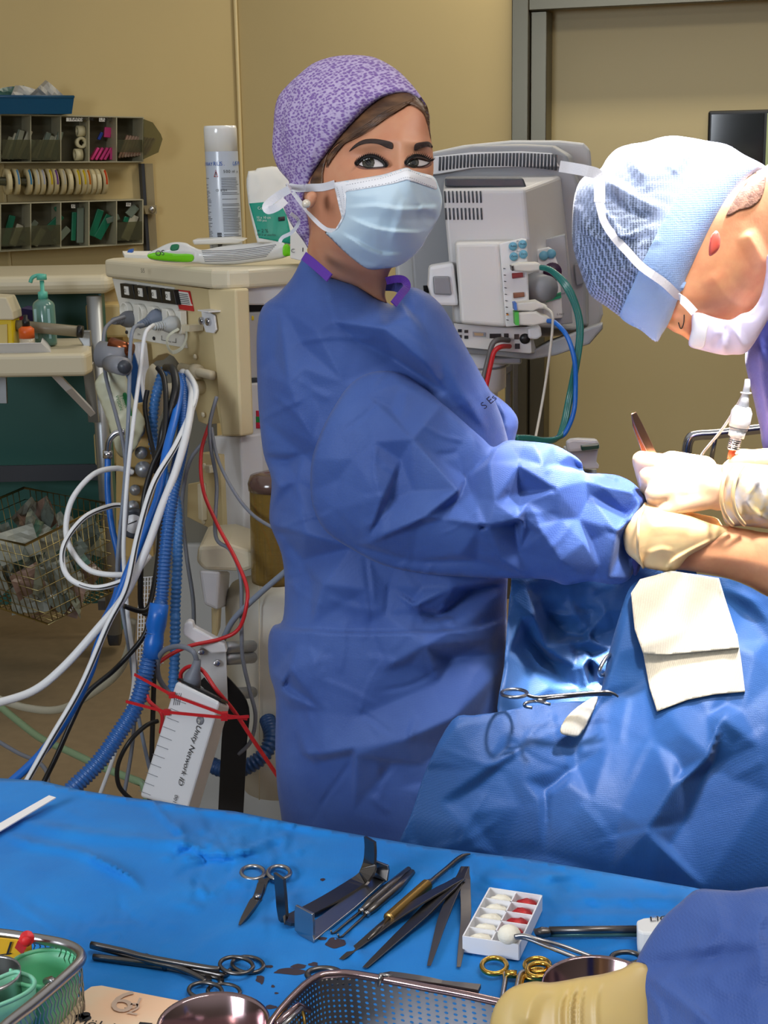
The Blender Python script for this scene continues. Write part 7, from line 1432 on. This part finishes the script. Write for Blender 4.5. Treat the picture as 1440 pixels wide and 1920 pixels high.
# two pairs of forceps
def forceps(label, joint, tipA, tipB, midA, midB, w=.010):
    t = thing('tissue_forceps', label, 'forceps')
    for mid, tip in ((midA, tipA), (midB, tipB)):
        b = MB(); j = T(*i4(*joint), .014); mm = T(*i4(*mid), .007); tt = T(*i4(*tip), .002); q = catmull([j, j.lerp(mm, .5) + Vector((0, 0, .001)), mm, mm.lerp(tt, .55), tt], 5); n = len(q)
        b.bar(q, w, .0016, M_insd, (0, .35, 1), scale=[(.9 if i < 3 else 1.05) * (1 - .72*max(0, (i/n - .45)/.55)) for i in range(n)]); b.obj('leg', t, bevel=.0004)
    return t
forceps('open dark tissue forceps, the left of two, tips towards the front left', (1060, 258), (528, 620), (634, 658), (770, 430), (880, 430), .014)
forceps('narrow open forceps standing right of the wide pair', (1085, 205), (922, 650), (1056, 656), (985, 440), (1088, 430), .009)
b = MB()
# swab counter box with ten cells
bx0 = thing('swab_box', 'white cardboard counting box with ten cells, holding swabs', 'box'); M_card = mat('card_white', (236, 236, 240), rough=.55)
hb = .016
c_ = [T(*i5(68, 468), hb), T(*i5(318, 505), hb), T(*i5(422, 285), hb), T(*i5(188, 250), hb)]; cb_ = [Vector((p.x, p.y, TZ + .0015)) for p in c_]
def wallp(b, a, c, h0, h1, th=.0012): b.bar([Vector((a.x, a.y, (h0+h1)/2)), Vector((c.x, c.y, (h0+h1)/2))], th, h1-h0, M_card, UP)
b = MB(); b.prism(cb_, (0, 0, .001), M_card); z0_, z1_ = TZ + .0015, TZ + hb
for i in range(4): wallp(b, c_[i], c_[(i+1) % 4], z0_, z1_)
b.obj('tray', bx0)
b = MB(); wallp(b, c_[0].lerp(c_[1], .5), c_[3].lerp(c_[2], .5), z0_, z1_ - .001)
for i in range(1, 5): wallp(b, c_[0].lerp(c_[3], i/5), c_[1].lerp(c_[2], i/5), z0_, z1_ - .001)
b.obj('divider', bx0)
M_cot = mat('cotton', (240, 234, 216), rough=.9, bump=.5, bscale=400); M_cotr = mat('cotton_bloody', (200, 30, 36), rough=.45, color2=(120, 10, 20), vscale=90, bump=.4, bscale=300)
R = random.Random(5)
for i in range(5):
    for s_ in (0, 1):
        if s_ == 1 and i == 0: continue
        u_ = .25 + .5*s_; v_ = (i + .5)/5; p = c_[0].lerp(c_[1], u_).lerp(c_[3].lerp(c_[2], u_), v_); p.z = TZ + .0085
        red = s_ == 1; b = MB(); b.ball(p, (.0105, .0066, .0062), M_cotr if red else M_cot, 14); me = b.mesh('swab')
        for v in me.vertices: v.co += Vector((R.uniform(-1, 1), R.uniform(-1, 1), R.uniform(-1, 1))) * .0006
        nm_ = ('front', 'second', 'middle', 'fourth', 'rear')[i]
        tag(link('cotton_swab', me), ('blood-soaked red swab in the %s row of the counting box' if red else 'clean cream swab in the %s row of the counting box') % nm_, 'swab')
b = MB(); p = T(*i5(275, 462), .020); b.ball(p, (.0098, .0090, .0084), M_cot, 20); tag(b.obj('cotton_swab'), 'round white swab gripped in the tip of the curved clamp', 'swab')
t = thing('curved_clamp', 'long silver clamp with a curved tip gripping the round swab', 'clamp')
b = MB(); b.tube(catmull([T(*i5(300, 470), .024), T(*i5(345, 466), .026), T(*i5(420, 488), .024), T(*i5(520, 515), .018), T(*i5(640, 560), .012), T(*i5(700, 582), .008), T(*i5(760, 600), .006)], 4), .0019, M_ins, 8); ring(b, ringpts((800, 568), 66, 28, i5, .008), .0022, M_insd); b.obj('half', t)
b = MB(); b.tube(catmull([T(*i5(300, 474), .021), T(*i5(350, 478), .021), T(*i5(440, 512), .018), T(*i5(540, 552), .014), T(*i5(640, 590), .01), T(*i5(700, 620), .006)], 4), .0019, M_ins, 8); ring(b, ringpts((740, 640), 60, 26, i5, .005), .0022, M_ins); b.obj('half', t)
# clip applier with printed white handle
t = thing('clip_applier', 'clip applier with a dark rod shaft and a white handle lettered LIGAC', 'clip applier')
b = MB(); b.tube([T(*i5(455, 443), .008), T(*i5(860, 438), .010)], .0034, M_insd, 10); b.obj('shaft', t); b = MB(); b.tube([T(*i5(455, 460), .004), T(*i5(860, 458), .006)], .0026, mat('green_shaft', (90, 130, 120), rough=.3, metal=.5), 10); b.obj('lower_rod', t)
b = MB(); b.tube(catmull(TT([(460, 450), (430, 452), (405, 450), (388, 438)], i5, .007), 4), [.0036, .004, .0046, .0046, .005, .005, .005, .0044, .004, .003, .0022, .0014, .001], M_insd, 8); b.obj('jaw', t)
b = MB(); hz_ = .022; ol = [i5(848, 385), i5(880, 376), i5(1020, 366), i5(1150, 372), i5(1150, 500), i5(920, 498), i5(856, 486)]; ol2 = [i5(848, 396), i5(880, 384), i5(1020, 372), i5(1150, 380), i5(1150, 470), i5(870, 450), i5(852, 440)]
A_ = [T(*p, hz_) for p in ol2]; B_ = [Vector((p.x, p.y - .004, TZ + .002)) for p in A_]; loft(b, B_, A_, mat('handle_white', (228, 228, 226), rough=.4)); b.obj('handle', t, bevel=.002)
b = MB(); o_ = T(*i5(908, 404), hz_ + .0006); xd = T(*i5(1000, 398), hz_) - T(*i5(908, 404), hz_); b.text('LIGAC', o_, xd, Vector((0, 1, 0)), .0115, M_ink, shear=.1); b.text('ETHIC', T(*i5(910, 392), hz_ + .0006), xd, Vector((0, 1, 0)), .006, M_greyp); b.obj('printed_text', t)
# gold-ringed clamps
def bow(b, c, rx, ry, m, h=.005, r=.0022): ring(b, ringpts(c, rx, ry, i5, h), r, m)
t = thing('gold_ring_clamp', 'gold-ringed needle holder, left ring flat, beside the counting box', 'clamp')
b = MB(); bow(b, (208, 602), 56, 36, M_gold); b.tube(catmull(TT([(250, 630), (258, 660), (252, 700), (244, 750), (240, 800)], i5, .004), 3), .0022, M_ins, 8); b.obj('half', t)
b = MB(); bow(b, (402, 600), 56, 32, M_gold, .008); b.tube(catmull(TT([(355, 625), (325, 640), (312, 690), (290, 760)], i5, .006), 3), .0022, M_ins, 8); b.obj('half', t)
b = MB(); b.tube(TT([(256, 638), (310, 640)], i5, .006), [.0034, .0034], M_gold, 8); b.obj('ratchet', t)
t = thing('gold_ring_clamp', 'second gold-ringed clamp stacked against the first, on the right', 'clamp')
b = MB(); bow(b, (410, 622), 54, 32, M_gold, .012); b.tube(catmull(TT([(360, 640), (335, 660), (325, 720)], i5, .004), 3), .0022, M_gold, 8); b.obj('half', t)
b = MB(); bow(b, (398, 640), 56, 24, M_gold, .004); b.tube(catmull(TT([(425, 655), (440, 670), (470, 676), (460, 720)], i5, .004), 3), .0026, M_gold, 8); b.obj('half', t)
# basin behind the yellow glove
t = thing('round_basin', 'pink-reflecting steel basin behind the yellow glove', 'basin'); c = T(1122, 1918, .0); cc = Vector((c.x, c.y, TZ + .001)); rr = .042
b = MB(); b.lathe([(0, .002), (rr*.7, .002), (rr*.95, .012), (rr, .03), (rr*1.04, .032), (rr*1.05, .030), (rr*1.02, .028), (rr*.99, .010), (rr*.7, 0), (0, 0)], cc, M_ro, 40); b.obj('bowl', t)
# two kocher clamps at the left
clamp('kocher_clamp', 'dark clamp lying uppermost of the crossed pair at the left', 'clamp', [((1140, 643), 80, 40, 5, [(1060, 660), (1000, 655), (850, 630), (690, 600), (600, 575), (440, 540)], .010), ((990, 765), 80, 38, 3, [(990, 722), (960, 700), (860, 655), (720, 625), (600, 590), (440, 548)], .007)], M_insd, i6, r=.0021, joint=(700, 610), ratchet=[((1010, 690), (1030, 665)), ((1000, 690), (1010, 720))], tipr=1.2)
clamp('kocher_clamp', 'matching dark clamp partly beneath the other at the left', 'clamp', [((1195, 640), 76, 38, 5, [(1110, 665), (1080, 690), (1000, 675), (860, 650), (700, 630), (450, 600)], .005), ((1080, 770), 78, 36, 3, [(1065, 735), (1050, 705), (960, 690), (820, 660), (700, 640), (455, 606)], .003)], M_insd, i6, r=.0021, joint=(800, 645), ratchet=[((1060, 705), (1080, 690)), ((1070, 720), (1060, 700))], tipr=1.2)
# clamp on the drape and the one deeper in
t = thing('haemostat', 'curved haemostat lying on the drape fold beside the small gauze', 'clamp'); z7 = lambda x, y: (800 + x/2.25, 1040 + y/2.25)
def D_(x, y, Y):
    return P(*z7(x, y), Y)
b = MB(); ring(b, [D_(370 + 54*math.cos(a), 585 + 17*math.sin(a), 1.505 - .02*math.sin(a)) for a in [i*.628 for i in range(10)]], .0020, M_ins); b.tube(catmull([D_(x, y, Y) for x, y, Y in [(420, 590, 1.50), (470, 602, 1.50), (600, 592, 1.51), (720, 582, 1.52), (760, 580, 1.52), (790, 588, 1.52), (808, 600, 1.52)]], 4), [.002]*5 + [.0026]*12 + [.0024, .0022, .002, .0018, .0016, .0014, .0012, .001], M_insd, 8); b.obj('half', t)
b = MB(); b.tube(catmull([D_(x, y, Y) for x, y, Y in [(445, 646, 1.49), (415, 640, 1.49), (418, 626, 1.49), (460, 618, 1.50), (500, 626, 1.49), (520, 632, 1.49)]], 4), .0018, M_ins, 8); b.tube([D_(470, 606, 1.50), D_(500, 622, 1.50)], .0022, M_ins, 8); b.tube(catmull([D_(480, 610, 1.50), D_(560, 602, 1.505), D_(700, 590, 1.52), D_(780, 590, 1.525)], 4), .002, M_insd, 8); b.obj('half', t)
t = thing('ring_clamp', 'ring handles of a clamp half hidden in the bright drape', 'clamp'); b = MB(); ring(b, [D_(760 + 30*math.cos(a) - 10*math.sin(a), 465 + 40*math.sin(a)*1 - 22*math.cos(a), 1.575 + .02*math.cos(a)) for a in [i*.628 for i in range(10)]], .0022, M_ins); b.obj('finger_ring', t)
# white strip at left
b = MB(); b.prism([T(0, 1545, .004), T(92, 1493, .012), T(105, 1497, .012), T(0, 1560, .004), T(-60, 1595, .002), T(-60, 1580, .002)], (0, 0, .0012), mat('strip_white', (236, 232, 230), rough=.4)); tag(b.obj('plastic_strip'), 'narrow white plastic strip at the left edge of the cover', 'strip')
# perforated tray (solid sheet with holes: grid of bars)
t = thing('perforated_tray', 'perforated steel instrument tray with a bright rolled rim, front centre', 'tray'); th_ = .05
rim = [T(480, 1990, th_), T(*i4(215, 905), th_), T(*i4(330, 770), th_), T(*i4(420, 700), th_), T(*i4(500, 686), th_), T(*i4(600, 690), th_), T(*i4(900, 745), th_), T(*i4(1230, 812), th_), T(1120, 1930, th_), T(1140, 2100, th_), T(450, 2080, th_)]
q = [Vector(v) for v in catmull(rim, 3, True)]; b = MB(); b.tube(q, .0032, M_ro, 8, closed=True); b.obj('rim', t)
cen = sum(rim, Vector()) / len(rim); nq = len(q); lo2 = [Vector((p.x + (cen.x - p.x)*.04, p.y + (cen.y - p.y)*.05, TZ + .004)) for p in q]
m_perf = mat('perforated_steel', (150, 150, 154), rough=.3, metal=1)
def perf(m, wall):
    nt = m.node_tree; bs = nt.nodes['Principled BSDF']; tcn = [n for n in nt.nodes if n.type == 'TEX_COORD'][0]
    sx = nt.nodes.new('ShaderNodeSeparateXYZ'); cx = nt.nodes.new('ShaderNodeCombineXYZ'); nt.links.new(tcn.outputs['Object'], sx.inputs[0])
    if wall:
        ad = nt.nodes.new('ShaderNodeMath'); ad.operation = 'MULTIPLY_ADD'; ad.inputs[1].default_value = 0.9; nt.links.new(sx.outputs['Y'], ad.inputs[0]); nt.links.new(sx.outputs['X'], ad.inputs[2])
        nt.links.new(ad.outputs[0], cx.inputs[0]); nt.links.new(sx.outputs['Z'], cx.inputs[1])
    else: nt.links.new(sx.outputs['X'], cx.inputs[0]); nt.links.new(sx.outputs['Y'], cx.inputs[1])
    vo = nt.nodes.new('ShaderNodeTexVoronoi'); vo.voronoi_dimensions = '2D'; vo.inputs['Scale'].default_value = 230; vo.inputs['Randomness'].default_value = 0.0; nt.links.new(cx.outputs[0], vo.inputs['Vector'])
    mt = nt.nodes.new('ShaderNodeMath'); mt.operation = 'GREATER_THAN'; mt.inputs[1].default_value = .22; nt.links.new(vo.outputs['Distance'], mt.inputs[0]); nt.links.new(mt.outputs[0], bs.inputs['Alpha'])
m_perfb = mat('perforated_steel_floor', (150, 150, 154), rough=.3, metal=1); perf(m_perf, True); perf(m_perfb, False)
b = MB(); b.add(q + lo2, [(i, (i+1) % nq, nq + (i+1) % nq, nq + i) for i in range(nq)], m_perf); b.obj('side_wall', t)
b = MB(); b.add(lo2, [tuple(range(nq))], m_perfb, False); b.obj('bottom', t)
b = MB(); b.tube(catmull([T(*i4(705, 690), th_ + .004), T(*i4(702, 712), th_ + .002), T(*i4(690, 778), .030)], 3), .0016, M_ins, 8); b.tube([T(*i4(705, 690), th_ + .004), T(*i4(760, 700), th_ + .002)], .0016, M_ins, 8); b.obj('wire_clip', t)
b = MB(); b.tube([T(*i4(240, 912), .058), T(*i4(330, 826), .058), T(*i4(385, 850), .05)], .0024, M_ro, 8); b.tube([T(*i4(265, 920), .058), T(*i4(350, 840), .058)], .0018, M_ins, 8); b.tube([T(*i4(345, 830), .056), T(*i4(360, 880), .03), T(*i4(365, 930), .02)], .0014, M_gold, 8); b.obj('handle_wire', t)
t = thing('elevator', 'slim dark instrument lying behind the perforated tray', 'instrument'); b = MB(); b.bar(catmull(TT([(712, 690), (800, 700), (980, 728), (1150, 755)], i4, .052), 4), .007, .003, M_insd, UP, scale=[.5, .7, 1, 1, 1, 1, 1, .9, .7, .8, 1, 1.1, 1.2]); b.obj('shaft', t)
t = thing('ring_clamp', 'dark ring clamp peeping over the back corner of the perforated tray', 'clamp'); b = MB(); ring(b, ringpts((450, 690), 75, 28, i4, .012), .0026, M_insd); b.obj('finger_ring', t); b = MB(); ring(b, ringpts((520, 705), 60, 26, i4, .012), .0024, M_insd); b.obj('finger_ring', t)
# steel bowl at the bottom
t = thing('steel_bowl', 'round steel bowl at the bottom edge between packet and tray', 'bowl'); c = T(405, 2022, 0); cc = Vector((c.x, c.y, TZ + .001)); hh_ = .045; rr = (T(512, 1940, hh_) - T(405, 1940, hh_)).length
b = MB(); b.lathe([(0, .003), (rr*.6, .003), (rr*.86, .02), (rr*.93, hh_ - .002), (rr, hh_), (rr*1.01, hh_ - .002), (rr*.95, hh_ - .005), (rr*.89, .018), (rr*.62, 0), (0, 0)], cc, M_ro, 48); b.obj('bowl', t)
# paper glove packet with size written on it
t = thing('glove_packet', 'cream paper glove packet marked 6 1/2, lying flat at the bottom', 'packet'); b = MB(); pk_ = [T(*i6(x, y), .006) for x, y in [(440, 748), (490, 743), (940, 830), (980, 1100), (150, 1100), (262, 925), (400, 775)]]
b.prism([Vector((p.x, p.y, TZ + .001)) for p in pk_], (0, 0, .006), mat('packet_cream', (230, 212, 184), rough=.7, color2=(238, 196, 160), vscale=12)); b.obj('envelope', t, bevel=.001)
xd = T(*i6(600, 870), .008) - T(*i6(520, 855), .008); yd = T(*i6(560, 800), .008) - T(*i6(530, 860), .008); M_fnt = mat('print_faint', (196, 170, 150), rough=.7)
b = MB(); b.text('6', T(*i6(512, 856), .0078), xd, yd, .044, M_fnt); b.text('1', T(*i6(628, 842), .0078), xd, yd, .02, M_fnt); b.text('2', T(*i6(604, 874), .0078), xd, yd, .022, M_fnt); b.tube([T(*i6(600, 848), .008), T(*i6(650, 850), .008)], .0005, M_fnt, 4)
b.text('Mölnlycke', T(*i6(344, 926), .0078), xd, yd, .0155, M_ink, shear=.1)
for x, y, r_ in ((384, 888, .003), (410, 884, .0042), (418, 898, .0036), (396, 896, .003), (372, 890, .002)): b.lathe([(r_, 0), (r_, .0004), (0, .0004)], T(*i6(x, y), .0074), M_ink, 12)
b.bar([T(*i6(670, 924), .0076), T(*i6(730, 930), .0076)], .004, .0006, M_ink, UP); b.obj('printed_marks', t)
# mesh basket with dishes at the lower left
t = thing('mesh_basket', 'woven wire basket with a steel rim holding green dishes, lower left corner', 'basket'); hB = .052
rimb = [T(*i7(x, y), hB) for x, y in [(-500, 90), (0, 138), (200, 165), (400, 196), (560, 230), (650, 275), (686, 330), (660, 390), (560, 490), (300, 715), (60, 900), (-400, 1300), (-900, 1300), (-900, 300)]]
q = [Vector(v) for v in catmull(rimb, 4, True)]; b = MB(); b.tube(q, .0042, M_ins, 10, closed=True); b.obj('rim', t); b = MB(); lo2 = [Vector((p.x, p.y, TZ + .002)) for p in q]; b.tube(lo2, .0018, M_ins, 6, closed=True)
# dense weave along the wall
per = [0]; 
for i in range(1, len(q) + 1): per.append(per[-1] + (Vector(q[i % len(q)]) - Vector(q[i-1])).length)
def pq_(s_):
    s_ %= per[-1]; j = max(0, min(len(q) - 1, int(np.searchsorted(per, s_)) - 1)); t_ = (s_ - per[j])/max(per[j+1] - per[j], 1e-9); return Vector(q[j]).lerp(Vector(q[(j+1) % len(q)]), t_)
nw = int(per[-1] / .0048)
for i in range(nw):
    s_ = per[-1]*i/nw; pts = []
    for k in range(9): p = pq_(s_ + .0014*((k % 2)*2 - 1)); pts.append(Vector((p.x, p.y, TZ + hB - (hB-.002)*k/8)))
    b.tube(pts, .0006, M_ins, 4)
b.obj('woven_wall', t)
M_gr = mat('dish_green', (120, 206, 160), rough=.4, sss=.1); M_grp = mat('dish_green_pale', (126, 196, 166), rough=.4, sss=.1)
def dish(lab, outline, hr, depth, m, th=.0022):
    t = thing('kidney_dish', lab, 'dish'); q = catmull([T(*i7(x, y), hr) for x, y in outline], 4, True); n = len(q); c = sum((Vector(p) for p in q), Vector()) / n
    rows = []; 
    for (s_, dz) in ((1, 0), (.97, -depth*.3), (.93, -depth*.75), (.84, -depth), (.4, -depth), ): rows.append([c + (Vector(p) - c)*s_ + Vector((0, 0, dz)) for p in q])
    vs_ = [p for r_ in rows for p in r_] + [c + Vector((0, 0, -depth))]; fs = [(k*n+i, k*n+(i+1) % n, (k+1)*n+(i+1) % n, (k+1)*n+i) for k in range(4) for i in range(n)] + [(4*n+i, 4*n+(i+1) % n, 5*n) for i in range(n)]
    b = MB(); b.add(vs_, fs, m); b.obj('dish', t, solid=th); b = MB(); b.tube(q, .0017, m, 8, closed=True); b.obj('lip', t)
dish('mint-green kidney dish, the deeper one at the rear of the mesh basket', [(100, 395), (180, 325), (330, 280), (480, 272), (600, 300), (655, 340), (620, 410), (540, 500), (470, 560), (380, 590), (290, 580), (200, 570), (110, 520)], .045, .036, M_gr)
dish('pale green dish in front, curving to the left corner', [(110, 465), (190, 475), (270, 510), (292, 560), (240, 625), (120, 690), (0, 740), (-200, 830), (-300, 700), (-100, 560)], .05, .03, M_grp)
t = thing('steel_cup', 'round steel cup at the left edge inside the mesh basket', 'cup'); c = T(*i7(-120, 465), .056); cc = Vector((c.x, c.y, TZ + .004)); rr = .026
b = MB(); b.lathe([(0, .003), (rr*.8, .003), (rr*.96, .012), (rr*.97, .05), (rr, .052), (rr, .048), (rr, .01), (rr*.85, 0), (0, 0)], cc, M_ins, 36); b.obj('cup', t); b = MB(); b.lathe([(0, .028), (rr*.95, .028)], cc, mat('grey_fluid', (150, 150, 158), rough=.1), 36); b.obj('contents', t)
t = thing('id_tag', 'yellow plastic tag tied inside the rim of the mesh basket', 'tag'); b = MB(); y0_ = T(*i7(100, 160), hB) + Vector((0, -.007, 0)); tg = [at_same(*i7(x, y), y0_) for x, y in [(-200, 160), (0, 178), (262, 205), (268, 290), (110, 372), (-200, 420)]]; b.prism(tg, (0, .0015, 0), mat('tag_yellow', (232, 180, 40), rough=.5)); b.obj('plate', t)
b = MB(); o_ = at_same(*i7(14, 312), y0_) + Vector((0, -.0008, 0)); b.text('1', o_, (1, 0, 0), (.35, 0, .95), .018, M_ink); b.tube([o_ + Vector((-.001, 0, 0)), o_ + Vector((.008, 0, .001))], .0005, M_ink, 4); b.obj('number', t)
t = thing('red_ribbon', 'red ribbon knotted round the rim of the mesh basket', 'ribbon'); M_rib = mat('ribbon_red', (206, 24, 30), rough=.55); b = MB(); rp = [T(*i7(x, y), h_) for x, y, h_ in [(160, 285, .045), (180, 240, .056), (200, 205, .060), (215, 165, .062), (240, 160, .064), (240, 190, .062), (215, 205, .062)]]; b.bar(catmull(rp, 4), .0085, .0008, M_rib, (0, -1, .4)); b.bar(catmull([T(*i7(x, y), h_) for x, y, h_ in [(215, 205, .062), (240, 215, .060), (268, 220, .056)]], 4), .007, .0008, M_rib, (0, -1, .4)); b.ball(T(*i7(218, 203), .063), (.0045, .003, .0045), M_rib, 10); b.obj('bow', t)
b = MB(); b.tube(TT([(390, 540, .05), (440, 524, .056), (470, 530, .05), (300, 690, .05), (60, 880, .05)], i7), .003, M_ins, 8); tag(b.obj('handle_wire'), 'steel bail handle resting along the front of the mesh basket', 'handle')
finish()
